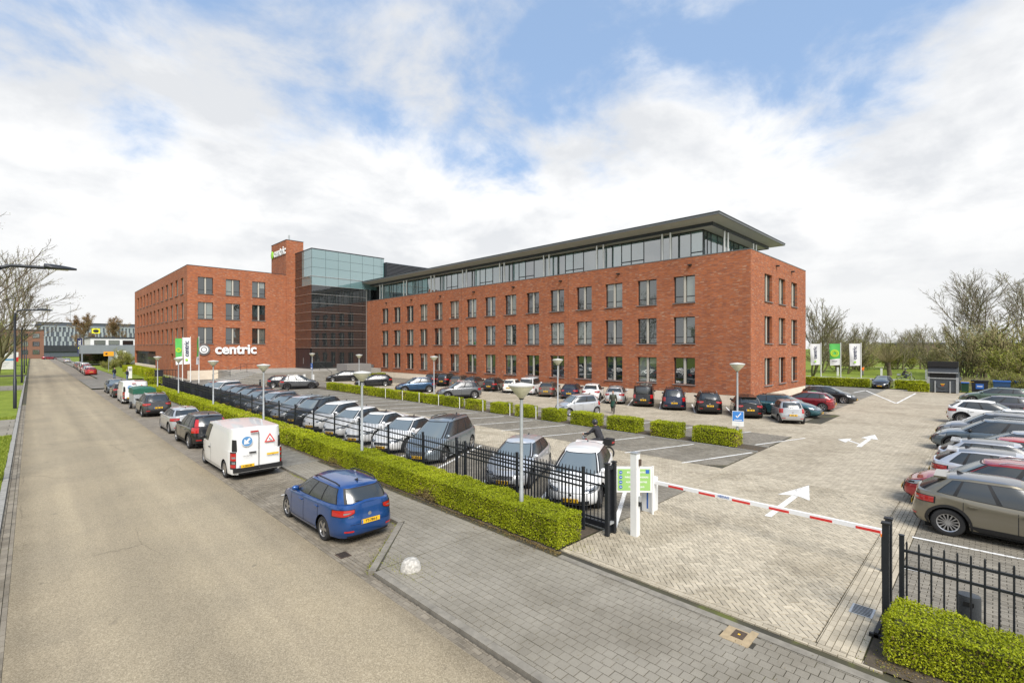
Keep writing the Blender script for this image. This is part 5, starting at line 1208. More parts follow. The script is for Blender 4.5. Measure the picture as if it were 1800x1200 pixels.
for s, c_ in ((0.30, 'blue'), (-0.05, 'red'), (-0.40, 'blue')):
    mm = MB(); mm.add([(1.25, s, 0.985), (1.95, s, 0.855), (1.95, s+0.18, 0.855), (1.25, s+0.18, 0.985)], [(0,1,2,3)]); mm.build('bonnet_stripe', M[c_], pol)
for k in range(3):
    mm = MB(); mm.box(-2.0+1.3*k, -1.4+1.3*k, 0.895, 0.902, 0.60, 0.70); mm.build('flank_stripe', M['blue' if k % 2 else 'red'], pol)
# ---- writing and signs on the two near vehicles
def plate_text(root, key, mesh):
    for o in [c for c in root.children if c.name.startswith('number_plate')]:
        for q in list(o.children):
            if q.name.startswith('plate_marks'): bpy.data.objects.remove(q)
    pos, sgn = TYPES[key]['pmark'][1]
    plate_o = [c for c in root.children if c.name.startswith('number_plate')][-1]
    o = obj('registration', mesh, plate_o, (pos[0]-0.002, pos[1]-0.01, pos[2])); o.rotation_euler = (R(90), 0, R(-90))
plate_text(blue_car, 'wagon', TX['blue_plate']); plate_text(van1, 'van', TX['van_plate'])
p = TYPES['wagon']['tub'](2.62, 0.74, 1, 0.012); o = obj('badge', TX['rear_name'], blue_car, (p[0]-0.01, 0.52, p[2]-0.05)); o.rotation_euler = (R(90), 0, R(-90))
SB = plain('arrow_sign_blue', (0.10, 0.27, 0.52), 0.5)
def van_marks(van):
    xb = TYPES['van']['gh'](3.0, 0.35)[0]-0.055
    def face(name, pts, mat, dx): mm = MB(); mm.add([(xb-dx, y_, z) for y_, z in pts], [tuple(range(len(pts)))]); mm.build(name, mat, van)
    face('arrow_disc', [(0.42+0.20*math.cos(a), 1.48+0.20*math.sin(a)) for a in np.linspace(0, 6.283, 25)[:-1]], M['white_ink'], 0.0)
    face('arrow_disc', [(0.42+0.185*math.cos(a), 1.48+0.185*math.sin(a)) for a in np.linspace(0, 6.283, 25)[:-1]], SB, 0.004)
    # white arrow pointing down-left as seen from behind (left is +y)
    def ar(q): c, s = math.cos(R(45)), math.sin(R(45)); return (0.42+q[0]*c+q[1]*s, 1.48+q[0]*s*-1+q[1]*c)
    face('white_arrow', [ar(q) for q in ((-0.14, -0.035), (0.02, -0.035), (0.02, 0.035), (-0.14, 0.035))], M['white_ink'], 0.008)
    face('white_arrow', [ar(q) for q in ((0.0, -0.13), (0.15, 0.0), (0.0, 0.13))], M['white_ink'], 0.009)
    c = (-0.40, 1.47); 
    def tri(r): return [(c[0]+r*math.cos(a), c[1]+r*math.sin(a)) for a in (R(90), R(210), R(330))]
    face('warning_triangle', tri(0.235), M['red'], 0.0); face('warning_triangle', tri(0.15), M['white_ink'], 0.004)
    face('digger_pictogram', [(c[0]-0.03, c[1]-0.055), (c[0]+0.0, c[1]-0.055), (c[0]+0.03, c[1]+0.03), (c[0]+0.0, c[1]+0.04)], M['ink'], 0.008); face('digger_pictogram', [(c[0]-0.09, c[1]-0.06), (c[0]-0.03, c[1]-0.06), (c[0]-0.06, c[1]-0.02)], M['ink'], 0.009)
    face('yellow_sticker', [(-0.72, 0.86), (-0.28, 0.86), (-0.28, 0.93), (-0.72, 0.93)], M['plate'], 0.03)
    mm = MB(); mm.box(xb-0.008, xb+0.02, -0.008, 0.008, 0.5, 1.80); mm.build('door_gap', M['seam'], van)
    mm = MB(); mm.box(xb-0.03, xb+0.02, 0.10, 0.34, 1.02, 1.06); mm.build('door_handle', M['black'], van)
    mm = MB(); mm.box(xb-0.03, xb+0.03, 0.02, 0.30, 1.80, 1.86); mm.build('brake_light', M['lamp_red'], van)
    mm = MB(); mm.box(-2.62, -2.52, -0.88, 0.88, 0.33, 0.50); mm.build('rear_bumper', M['black'], van)
    mm = MB(); mm.tube([(-2.55, 0, 0.38), (-2.70, 0, 0.38)], 0.03, 6); mm.ellipsoid((-2.72, 0, 0.42), (0.035, 0.035, 0.035), 8, 6); mm.build('tow_ball', M['black'], van)
for k, v_ in enumerate([o for o in SC.objects if o.name.startswith('parked_van')]): van_marks(v_)
o = obj('badge', TX['van_name'], van1, (-2.66, 0.42, 0.93)); o.rotation_euler = (R(90), 0, R(-90))
# ------------------------------------------------------------------ hedges
def leaf_quads(P, Nn, size, rng, spread=0.8):
    """quads near points P with normals scattered round Nn"""
    n = len(P); d = Nn+rng.normal(0, spread, (n, 3)); d /= np.linalg.norm(d, axis=1, keepdims=True)
    a = np.cross(d, rng.normal(0, 1, (n, 3))); a /= np.linalg.norm(a, axis=1, keepdims=True)+1e-9; b = np.cross(d, a)
    s = (size*(0.6+0.8*rng.random(n)))[:, None] if not np.isscalar(size) else (size*(0.6+0.8*rng.random(n)))[:, None]
    V = np.stack([P-a*s*0.5, P+b*s*0.28, P+a*s*0.5, P-b*s*0.28], 1).reshape(-1, 3)
    return V, np.arange(4*n).reshape(-1, 4)
def lump(x, y, seed=0.0): return 0.018*np.sin(2.1*x+3.3*y+seed)+0.014*np.sin(5.3*x-4.1*y+1.3*seed)+0.012*np.sin(9.7*y+2.2*x)
def hedge(label, x0, x1, y0, y1, h, dens, size, group=None, seed=1, dry=0.20, name='clipped_hedge'):
    rng = np.random.default_rng(seed); cx, cy = (x0+x1)/2, (y0+y1)/2; lx, ly = (x1-x0)/2, (y1-y0)/2
    t = thing(name, label, 'hedge', (cx, cy, 0), 0, group)
    Ps = []; Ns = []
    def face(n, f, nrm):
        u, v = rng.random(n), rng.random(n); p = f(u, v); Ps.append(p); Ns.append(np.tile(nrm, (n, 1)))
    nt_, ns, ne = int(dens*4*lx*ly), int(dens*2*ly*h), int(dens*2*lx*h)
    face(nt_, lambda u, v: np.stack([(2*u-1)*lx, (2*v-1)*ly, np.full_like(u, h)], 1), np.array([0, 0, 1.0]))
    for s in (-1, 1):
        face(ns, lambda u, v: np.stack([np.full_like(u, s*lx), (2*u-1)*ly, 0.04+v*(h-0.04)], 1), np.array([s, 0, 0.3]))
        face(ne, lambda u, v: np.stack([(2*u-1)*lx, np.full_like(u, s*ly), 0.04+v*(h-0.04)], 1), np.array([0, s, 0.3]))
    P = np.concatenate(Ps); Nn = np.concatenate(Ns)
    lm = lump(P[:, 0]+cx, P[:, 1]+cy, seed)+0.5*lump(P[:, 2]*2.0, P[:, 1]+cy, seed)
    P = P+Nn*(lm+rng.normal(-0.012, 0.016, len(P)))[:, None]
    sprig = rng.random(len(P)) < 0.05; P = P+Nn*(sprig*rng.random(len(P))*0.065)[:, None]
    V, F = leaf_quads(P, Nn, size, rng)
    patch = np.sin(1.9*(P[:, 1]+cy)+seed*2.7)+np.sin(0.83*(P[:, 1]+cy)+seed)+np.sin(3.1*P[:, 2]+2*P[:, 0]+seed)
    tint = np.clip(0.55+0.16*rng.normal(0, 1, len(P))+0.09*patch, 0, 1)
    pd = np.clip((patch-1.5)*0.9, 0, 1)*dry*5+dry*0.25
    pd = np.where(Nn[:, 2] > 0.9, pd*0.25, pd*np.clip(1.5-P[:, 2]/h, 0.3, 1.2))
    mi = (rng.random(len(P)) < pd).astype(np.int32)
    obj('foliage', np_mesh('foliage', V, F, [M['hedge'], M['dead_leaf']], tint, mi), t)['kind'] = 'stuff'
    m = MB(); e = 0.075; m.box(-lx+e, lx-e, -ly+e, ly-e, 0.0, h-e); m.build('woody_core', M['hedge_core'], t)
    for k in range(int(ly*3)):
        q = MB(); yy = -ly+0.2+0.66*k; q.tube([(0, yy, 0), (random.uniform(-0.15, 0.15), yy+random.uniform(-0.1, 0.1), h*0.5)], 0.02, 5)
        if k < 12: q.build('stem', M['bark'], t)
    return t
hedge('long clipped box hedge between the pavement and the iron fence, near half', 9.14, 10.08, 7.55, 22, 0.76, 3000, 0.042, seed=3)
hedge('long clipped box hedge between the pavement and the iron fence, far half', 9.16, 10.08, 22.0, 68, 0.76, 900, 0.075, seed=5)
hedge('clipped box hedge in front of the short fence at the lower right', 9.62, 10.52, -6.5, 1.18, 0.70, 3600, 0.036, seed=9)
GH = 'hedge blocks between the parking rows'
HB = [(9.06, 11.25), (12.09, 13.73), (14.62, 16.62), (17.51, 19.37), (20.45, 21.93), (23.09, 24.46), (25.63, 27.15), (28.37, 30.1), (31.19, 33.08), (33.82, 36.04), (36.63, 38.73), (39.32, 41.56), (42.16, 44.3), (44.92, 47.16), (47.79, 49.73), (50.36, 52.48), (53.13, 55.91)]
ordn = ['first', 'second', 'third', 'fourth', 'fifth', 'sixth', 'seventh', 'eighth', 'ninth', 'tenth', 'eleventh', 'twelfth', 'thirteenth', 'fourteenth', 'fifteenth', 'sixteenth', 'last']
for k, (a, b) in enumerate(HB):
    hedge(f'clipped hedge block between the bays, {ordn[k]} from the blue check sign', 24.75, 25.75 if k < 7 else 25.5, a, b, 0.80, 1100 if k < 8 else 600, 0.065 if k < 8 else 0.09, GH, 20+k, 0.10, 'hedge_block')
for lb, x0, x1, y0, y1, h, nm in (('low hedge at the back of the lot under the flags', 73.6, 74.8, 11.0, 20.5, 1.0, 0), ('low hedge at the back of the lot right of the black estate', 73.6, 74.8, 5.6, 8.3, 1.0, 0), ('cube of hedge beside the steel waste press', 70.2, 71.6, 5.0, 6.8, 0.95, 0),
                              ('small hedge left of the stairs cheek wall', 39.2, 41.6, 71.2, 72.4, 0.7, 0), ('small hedge below the glass hall beside the facade', 34.8, 38.4, 67.3, 68.3, 0.7, 0), ('bright hedge along the sign wing ground floor', 13.4, 15.4, 100, 128, 1.25, 0), ('short dark hedge beside the two standing men', 11.0, 13.2, 80.5, 83.0, 0.8, 0)):
    hedge(lb, x0, x1, y0, y1, h, 330, 0.14, 'hedges at the edges of the lot', 50+len(lb), 0.05)

# ------------------------------------------------------------------ fences and gate
def fence(name, label, x, y0, y1, spacing, post_step, h, rails, bar_r=0.0145, n_parts=300, first=0.0, lo=0.10, xb=None):
    """runs along Y at x"""
    t = thing(name, label, 'fence', (x, y0, 0)); L = y1-y0
    pm = MB(); pm.box(-0.035, 0.035, -0.035, 0.035, 0, h+0.09); pm.box(-0.04, 0.04, -0.04, 0.04, h+0.092, h+0.105); pme = pm.mesh('post', [M['dark_metal']])
    k = 0
    while k*post_step <= L+0.01: obj('post', pme, t, (0, k*post_step, 0)); k += 1
    for z in rails:
        m = MB(); m.box(-0.018, 0.018, 0, L, z-0.022, z+0.022); m.build('rail', M['dark_metal'], t)
    bm_ = MB(); bm_.tube([(0, 0, lo), (0, 0, h-0.03), (0, 0, h)], [bar_r, bar_r, bar_r*0.6], 6); bme = bm_.mesh('bar', [M['dark_metal']])
    rest = MB(); i = 0; yy = first+spacing
    while yy < L-0.02:
        if i < n_parts: obj('bar', bme, t, (0, yy, 0))
        else: rest.tube([(0, yy, lo), (0, yy, h)], bar_r, 4)
        yy += spacing; i += 1
    if rest.f: o = rest.build('bars', M['dark_metal'], t); o['kind'] = 'stuff'
    return t
fence('iron_fence', 'long black iron bar fence behind the hedge along the car park', 10.72, 7.95, 68.0, 0.128, 2.55, 1.62, (0.22, 1.18, 1.42))
fence('iron_fence', 'short black iron bar fence behind the hedge at the lower right', 11.0, -4.2, 1.15, 0.165, 5.35, 1.55, (0.22, 1.10, 1.38), 0.0145)
g = fence('sliding_gate', 'black sliding gate pushed open along the inside of the fence', 11.02, 7.30, 13.9, 0.125, 6.6, 1.60, (0.30, 1.22, 1.46))
g['category'] = 'gate'
m = MB(); m.box(-0.05, 0.05, 0.0, 6.6, 0.10, 0.24); m.build('running_beam', M['dark_metal'], g)
def gate_frame(label, x, y_, h):
    t = thing('gate_portal', label, 'gate post', (x, y_, 0))
    for dx in (-0.16, 0.16):
        mm = MB(); mm.box(dx-0.05, dx+0.05, -0.05, 0.05, 0, h+(0.0 if dx < 0 else -0.02)); mm.build('post', M['dark_metal'], t)
        mm = MB(); mm.box(dx-0.065, dx+0.065, -0.065, 0.065, h, h+0.03); mm.build('cap', M['black'], t)
    mm = MB(); mm.box(-0.11, 0.11, -0.03, 0.03, h-0.16, h-0.06); mm.build('cross_bar', M['dark_metal'], t)
    mm = MB(); mm.box(-0.10, 0.10, -0.04, 0.04, 0.28, 0.34); mm.build('roller', M['galv'], t)
gate_frame('black double gate post at the hedge end left of the driveway', 10.95, 7.22, 1.90); gate_frame('tall black gate catch post right of the driveway', 10.95, 1.35, 1.85)
t = thing('gate_stop', 'black iron gate stop on the ground at the right gate post', 'gate stop', (10.55, 1.42, 0)); mm = MB(); mm.box(-0.28, 0.2, -0.03, 0.03, 0.0, 0.10); mm.build('plate', M['black'], t); mm = MB(); mm.box(-0.28, -0.22, -0.1, 0.1, 0.0, 0.06); mm.build('foot', M['black'], t)
# bin behind the short fence
t = thing('litter_bin', 'dark grey oval bin behind the short fence', 'bin', (11.75, 0.30, 0)); mm = MB(); mm.lathe([(0.001, 0.0), (0.15, 0.0), (0.155, 0.1), (0.155, 0.52), (0.15, 0.56), (0.001, 0.60)], 20); mm.v = [(x*0.85, y_*1.05, z+0.06) for x, y_, z in mm.v]; mm.build('body', plain('bin_grey', (0.05, 0.055, 0.06), 0.5), t, smooth=50)
mm = MB(); mm.tube([(0, 0, 0), (0, 0, 0.1)], 0.07, 8); mm.build('foot', M['galv'], t); mm = MB(); mm.box(-0.142, -0.13, -0.07, 0.07, 0.46, 0.53); mm.build('slot', M['cavity'], t)

# ------------------------------------------------------------------ barrier, entry post, sign
t = thing('entry_post', 'tall white square entry post with card reader beside the driveway', 'post', (11.35, 6.72, 0), R(0))
mm = MB(); mm.box(-0.09, 0.09, -0.09, 0.09, 0, 2.18); mm.build('column', M['white'], t); mm = MB(); mm.box(-0.10, 0.10, -0.10, 0.10, 2.18, 2.21); mm.build('cap', M['galv'], t)
mm = MB(); mm.box(0.02, 0.10, -0.13, -0.088, 1.86, 2.03); mm.build('camera', M['iron'], t); mm = MB(); mm.box(0.0, 0.07, -0.15, -0.088, 0.92, 1.06); mm.build('card_reader', M['galv'], t); mm = MB(); mm.box(0.005, 0.06, -0.14, -0.088, 0.80, 0.90); mm.build('lock', M['black'], t)
t = thing('barrier', 'red and white striped barrier lowered across the driveway', 'barrier', (13.45, 7.45, 0))
mm = MB(); mm.box(-0.2, 0.2, -0.16, 0.16, 0, 1.02); mm.build('cabinet', M['white'], t); mm = MB(); mm.box(-0.205, -0.195, -0.05, 0.0, 0.1, 0.98); mm.build('blue_stripe', M['blue'], t)
mm = MB(); mm.box(-0.035, 0.035, -5.75, 0.1, 0.84, 0.94); arm = mm.build('arm', M['white_ink'], t)
for k in range(6):
    mm = MB(); y1 = -0.62-0.92*k; mm.box(-0.040, 0.040, y1-0.46, y1, 0.842, 0.900); mm.build('red_band', M['red'], arm)
o = obj('lettering', TX['barrier'], arm, (-0.043, -2.23, 0.90)); o.rotation_euler = (R(90), 0, R(-90))
t = thing('barrier_rest', 'slim dark post holding the free end of the striped barrier', 'post', (13.45, 1.72, 0)); mm = MB(); mm.box(-0.04, 0.04, -0.04, 0.04, 0, 0.83); mm.build('post', M['dark_metal'], t); mm = MB(); mm.box(-0.07, 0.07, -0.05, 0.05, 0.78, 0.838); mm.build('fork', M['orange'], t)
A = Vector((12.38, 8.02, 0)); B = Vector((13.16, 7.20, 0)); dxy = (B-A).normalized(); ang = math.atan2(dxy.y, dxy.x); W_ = (B-A).length
t = thing('direction_board', 'lime green direction board on two white posts by the barrier', 'sign', A, ang)
for x in (0, W_): mm = MB(); mm.tube([(x, 0, 0), (x, 0, 1.44)], 0.032, 10); mm.build('post', M['white'], t)
mm = MB(); mm.box(0.03, W_-0.03, -0.03, 0.03, 0.66, 1.42); bd = mm.build('frame', M['white'], t)
mm = MB(); mm.box(0.08, W_-0.08, -0.036, -0.031, 0.72, 1.36); mm.build('green_panel', M['lime'], t)
for k in range(4):
    z = 1.26-0.145*k; mm = MB(); mm.lathe([(0.001, 0.0), (0.052, 0.0)], 16, axis='y'); mm.build('round_icon', M['blue'], t, (0.17, -0.040, z)); mm = MB(); mm.box(-0.03, 0.03, -0.002, 0.0, -0.008, 0.008); mm.build('icon_arrow', M['white_ink'], t, (0.17, -0.042, z))
    o = obj('lettering', TX[f's{k+1}'], t, (0.64, -0.039, z)); o.rotation_euler = (R(90), 0, 0); o.scale = (0.78, 0.9, 1)
mm = MB(); mm.box(W_-0.22, W_-0.11, -0.042, -0.037, 1.23, 1.34); mm.build('logo_square', M['blue'], t)
# ------------------------------------------------------------------ lamps
def bowl_lamp(label, x, y_, h=4.0, group='white bowl lamps in the car park', sign=None):
    t = thing('car_park_lamp', label, 'lamp', (x, y_, 0), 0, group)
    mm = MB(); mm.tube([(0, 0, 0), (0, 0, 1.1), (0, 0, 1.12), (0, 0, h-0.35)], [0.062, 0.060, 0.052, 0.045], 10); mm.build('pole', M['galv'], t, smooth=50)
    mm = MB(); mm.lathe([(0.06, h-0.38), (0.09, h-0.34), (0.34, h-0.06), (0.345, h-0.03)], 16); mm.build('diffuser', M['lamp_glass'], t, smooth=60)
    mm = MB(); mm.lathe([(0.36, h-0.035), (0.37, h), (0.30, h+0.03), (0.001, h+0.075)], 16); mm.build('cover', plain('lamp_cover', (0.55, 0.54, 0.50), 0.5), t, smooth=40)
    mm = MB(); mm.lathe([(0.05, h-0.40), (0.075, h-0.38), (0.075, h-0.34)], 12); mm.build('collar', M['black'], t)
    return t
names = ['nearest grey lamp post standing in the long hedge', 'second lamp post in the long hedge', 'third lamp post in the long hedge', 'fourth lamp post in the long hedge', 'fifth lamp post in the long hedge', 'farthest lamp post at the end of the long hedge']
for lb, y_, h in zip(names, (9.25, 18.35, 30.2, 41.2, 53.2, 63.6), (4.0,)*6): bowl_lamp(lb, 9.62, y_, 3.95)
tl = bowl_lamp('lamp post with a blue check sign at the end hedge block', 25.3, 9.15, 4.15)
bowl_lamp('lamp post rising behind the fifth hedge block', 25.3, 20.9, 4.15); bowl_lamp('lamp post rising behind the grey sport utility', 25.3, 35.1, 4.15); bowl_lamp('lamp post in front of the black estate near the glass hall', 25.3, 48.9, 4.15); lp = bowl_lamp('lamp post with small blue sign near the stairs', 26.0, 63.0, 4.15)
mm = MB(); mm.box(-0.30, -0.05, -0.24, 0.24, 1.05, 1.72); 
sgn = thing('check_sign', 'blue square sign with white check mark on the lamp post', 'sign', (25.2, 9.08, 0), R(19.9))
mm = MB(); mm.box(-0.012, 0.012, -0.27, 0.27, 1.02, 1.78); mm.build('board', M['white'], sgn); mm = MB(); mm.box(-0.018, -0.013, -0.25, 0.25, 1.28, 1.76); mm.build('blue_field', plain('sign_blue_light', (0.05, 0.22, 0.58), 0.5), sgn)
mm = MB()
def seg(a, b, w, x=-0.022):
    a, b = Vector((0, *a)), Vector((0, *b)); d = (b-a).normalized(); n = Vector((0, -d.z, d.y))*w; mm.add([(x, v.y, v.z) for v in (a-n, b-n, b+n, a+n)], [(0,1,2,3)])
seg((0.10, 1.54), (0.03, 1.46), 0.022); seg((0.03, 1.46), (-0.13, 1.68), 0.022); seg((0.18, 1.335), (-0.18, 1.335), 0.014); seg((0.14, 1.19), (-0.14, 1.19), 0.010); seg((0.10, 1.12), (-0.10, 1.12), 0.008)
mm.build('check_mark', M['white_ink'], sgn)
s2 = thing('parking_sign', 'small blue parking sign on the lamp post near the stairs', 'sign', (25.9, 62.9, 0), R(0)); mm = MB(); mm.box(-0.03, 0.0, -0.25, 0.25, 2.1, 2.9); mm.build('board', M['blue'], s2); o = obj('letter', TX['p'], s2, (-0.035, 0, 2.6)); o.rotation_euler = (R(90), 0, R(-90))
mm = MB(); mm.box(-0.035, -0.031, -0.2, 0.2, 2.15, 2.35); mm.build('white_field', M['white_ink'], s2)
# small reserved-bay plates on stakes and charging posts
for k, y_ in enumerate((22.25, 24.8, 27.75, 30.6, 33.45, 36.35, 39.1, 42.15)):
    t = thing('bay_stake', f'small white plate on a stake in a hedge gap, {ordn[k]} from the check sign', 'bay sign', (24.58, y_, 0), R(-30), 'bay plates in the hedge gaps')
    mm = MB(); mm.box(-0.02, 0.02, -0.02, 0.02, 0, 0.92); mm.build('stake', M['white'], t); mm = MB(); mm.box(-0.035, -0.021, -0.02, 0.26, 0.80, 0.94); mm.build('plate', M['galv'], t)
for k, (x, y_) in enumerate(((26.0, 65.6), (26.6, 64.2))):
    t = thing('charging_post', ('white charging post left of the parking sign', 'white charging post right of the parking sign')[k], 'charger', (x, y_, 0)); mm = MB(); mm.box(-0.12, 0.12, -0.16, 0.16, 0, 1.35); mm.build('housing', M['white'], t); mm = MB(); mm.box(-0.125, -0.12, -0.09, 0.09, 0.85, 1.15); mm.build('socket_panel', M['black'], t)
# street lamps on the left
def street_lamp(label, y_, h=8.1, reach=2.25):
    t = thing('street_lamp', label, 'lamp', (-0.95, y_, 0), 0, 'black street lamps on the left verge')
    mm = MB(); mm.tube([(0, 0, 0), (0, 0, 2.4), (0, 0, 2.42), (0, 0, h-0.7), (0.04, 0, h-0.35), (0.16, 0, h-0.12), (0.40, 0, h-0.02), (1.35, 0, h)], [0.12, 0.115, 0.09, 0.078, 0.075, 0.072, 0.065, 0.06], 10); mm.build('pole', M['dark_metal'], t, smooth=50)
    mm = MB(); L0 = 1.30; ns = 9; V = []
    for i in range(ns):
        s = i/(ns-1); w = 0.19*(1-0.55*s**2.5) if i else 0.10; hh = 0.15*(1-0.65*s**2)
        for a in np.linspace(0, 6.283, 11)[:-1]: V.append((L0+0.95*s, w*math.cos(a), h+0.02+hh*math.sin(a)*(1 if math.sin(a) > 0 else 0.45)))
    F = [(i*10+k, i*10+(k+1) % 10, (i+1)*10+(k+1) % 10, (i+1)*10+k) for i in range(ns-1) for k in range(10)]+[tuple(range(10)), tuple(range((ns-1)*10, ns*10))]
    mm.add(V, F); hd = mm.build('lamp_head', M['dark_metal'], t, smooth=50)
    mm = MB(); mm.box(L0+0.25, L0+0.70, -0.08, 0.08, h-0.045, h-0.02); mm.build('lens', M['lamp_glass'], hd)
for lb, y_ in (('nearest black street lamp arm reaching in at the left edge', 26.2), ('black street lamp on the verge, first full pole in view', 56.7), ('black street lamp second in line down the verge', 97), ('black street lamp third in line down the verge', 132), ('black street lamp far down the road on the left', 185)): street_lamp(lb, y_)
# ------------------------------------------------------------------ flags
def flag(label, x, y_, h, facing, kind, w=1.25, fl=4.3, group=None):
    t = thing('flag_pole', label, 'flag', (x, y_, 0), facing, group)
    mm = MB(); mm.tube([(0, 0, 0), (0, 0, h)], [0.065, 0.045], 10); mm.build('pole', M['white'], t, smooth=50)
    mm = MB(); nx, nz = 8, 14; V = []
    for i in range(nz):
        for j in range(nx):
            u, v = j/(nx-1), i/(nz-1); V.append((-0.07-w*u*(1-0.10*v), 0.07*math.sin(5*u+3*v)*u+0.04*math.sin(9*v)*u, h-0.15-fl*v-0.15*u*math.sin(2.5*v)))
    F = [(i*nx+j, i*nx+j+1, (i+1)*nx+j+1, (i+1)*nx+j) for i in range(nz-1) for j in range(nx-1)]
    g0 = {'white': [0]*len(F), 'green': [1 if i < 9 else 0 for i in range(nz-1) for j in range(nx-1)], 'dark': [0]*len(F)}[kind]
    mm.add(V, F); mm.m = g0
    cl = mm.build('banner', [M['white_ink'] if kind != 'dark' else M['navy_ink'], plain('banner_green', (0.10, 0.48, 0.10), 0.6)], t, smooth=80)
    if kind == 'white':
        o = obj('lettering', TX['flag'], cl, (-0.07-w*0.48, -0.10, h-0.15-fl*0.42)); o.rotation_euler = (R(90), R(-90), 0); o.scale = (fl/4.9,)*3
        o = obj('lettering', TX['flag'], cl, (-0.07-w*0.48, 0.14, h-0.15-fl*0.42)); o.rotation_euler = (R(90), R(-90), R(180)); o.scale = (fl/4.9,)*3
        mm = MB(); mm.lathe([(0.001, 0.0), (0.045*fl, 0.0)], 14, axis='y'); mm.build('green_dot', plain('dot_green', (0.35, 0.66, 0.04), 0.5), cl, (-0.07-w*0.48, -0.11, h-0.15-fl*0.85))
    elif kind == 'green':
        ly = plain('banner_lime', (0.50, 0.70, 0.03), 0.6)
        for r_ in (0.40*w, 0.24*w): 
            mm = MB(); mm.lathe([(r_*0.72, 0.0), (r_, 0.0)], 18, axis='y'); mm.build('swirl', ly, cl, (-0.07-w*0.5, -0.10, h-0.15-fl*0.45))
        mm = MB(); mm.box(-0.30, 0.30, -0.002, 0.0, -0.03, 0.03); mm.build('imprint', M['navy_ink'], cl, (-0.07-w*0.5, -0.10, h-0.15-fl*0.82))
    else:
        o = obj('lettering', TX['xxl'], cl, (-0.07-w*0.5, -0.12, h-1.7)); o.rotation_euler = (R(90), R(-90), 0)
        mm = MB(); mm.lathe([(0.001, 0.0), (0.48, 0.0)], 16, axis='y'); mm.build('yellow_mark', plain('mark_yellow', (0.75, 0.70, 0.02), 0.5), cl, (-0.07-w*0.5, -0.10, h-3.7))
    return t
GF = 'banners at the back of the lot'
flag('white vertical banner nearest the brick corner at the back', 75.4, 16.4, 5.6, R(-72), 'white', 1.2, 2.8, group=GF); flag('green swirl banner between the two white ones at the back', 75.6, 14.2, 5.6, R(-72), 'green', 1.2, 2.8, group=GF); flag('white vertical banner beside the black estate at the back', 75.6, 12.0, 5.6, R(-72), 'white', 1.2, 2.8, group=GF)
GF2 = 'banners in front of the sign wing'
flag('green banner furthest left in front of the sign wing', 15.4, 82.5, 6.4, R(-10), 'green', 0.80, 3.7, GF2); flag('white banner in the middle in front of the sign wing', 16.0, 80.6, 6.5, R(-15), 'white', 0.80, 3.7, GF2); flag('narrow banner furthest right in front of the sign wing', 16.6, 78.6, 6.5, R(60), 'green', 0.7, 3.7, GF2)
GF3 = 'dark banners down the street'
flag('dark banner with yellow mark down the street, left one', 13.3, 235, 8.4, R(0), 'dark', 1.5, 5.6, GF3); flag('dark banner with yellow mark down the street, right one', 15.3, 235, 8.4, R(0), 'dark', 1.5, 5.6, GF3)
# ------------------------------------------------------------------ trees
def seg_mesh(S, k):
    """S rows: p0(3) p1(3) r0 r1 -> prisms with k sides"""
    S = np.asarray(S, np.float64); p0, p1, r0, r1 = S[:, :3], S[:, 3:6], S[:, 6], S[:, 7]
    d = p1-p0; d /= np.linalg.norm(d, axis=1, keepdims=True)+1e-9
    ref = np.where(np.abs(d[:, 2:3]) < 0.9, np.array([[0, 0, 1.0]]), np.array([[1.0, 0, 0]]))
    a = np.cross(d, ref); a /= np.linalg.norm(a, axis=1, keepdims=True)+1e-9; b = np.cross(a, d)
    V = []
    for P, r in ((p0, r0), (p1, r1)):
        for i in range(k):
            t = 2*math.pi*i/k; V.append(P+(a*math.cos(t)+b*math.sin(t))*r[:, None])
    V = np.stack(V, 1); n = len(S); base = np.arange(n)[:, None]*2*k
    F = np.concatenate([base+np.array([[i, (i+1) % k, k+(i+1) % k, k+i]]) for i in range(k)], 0)
    return V.reshape(-1, 3), F
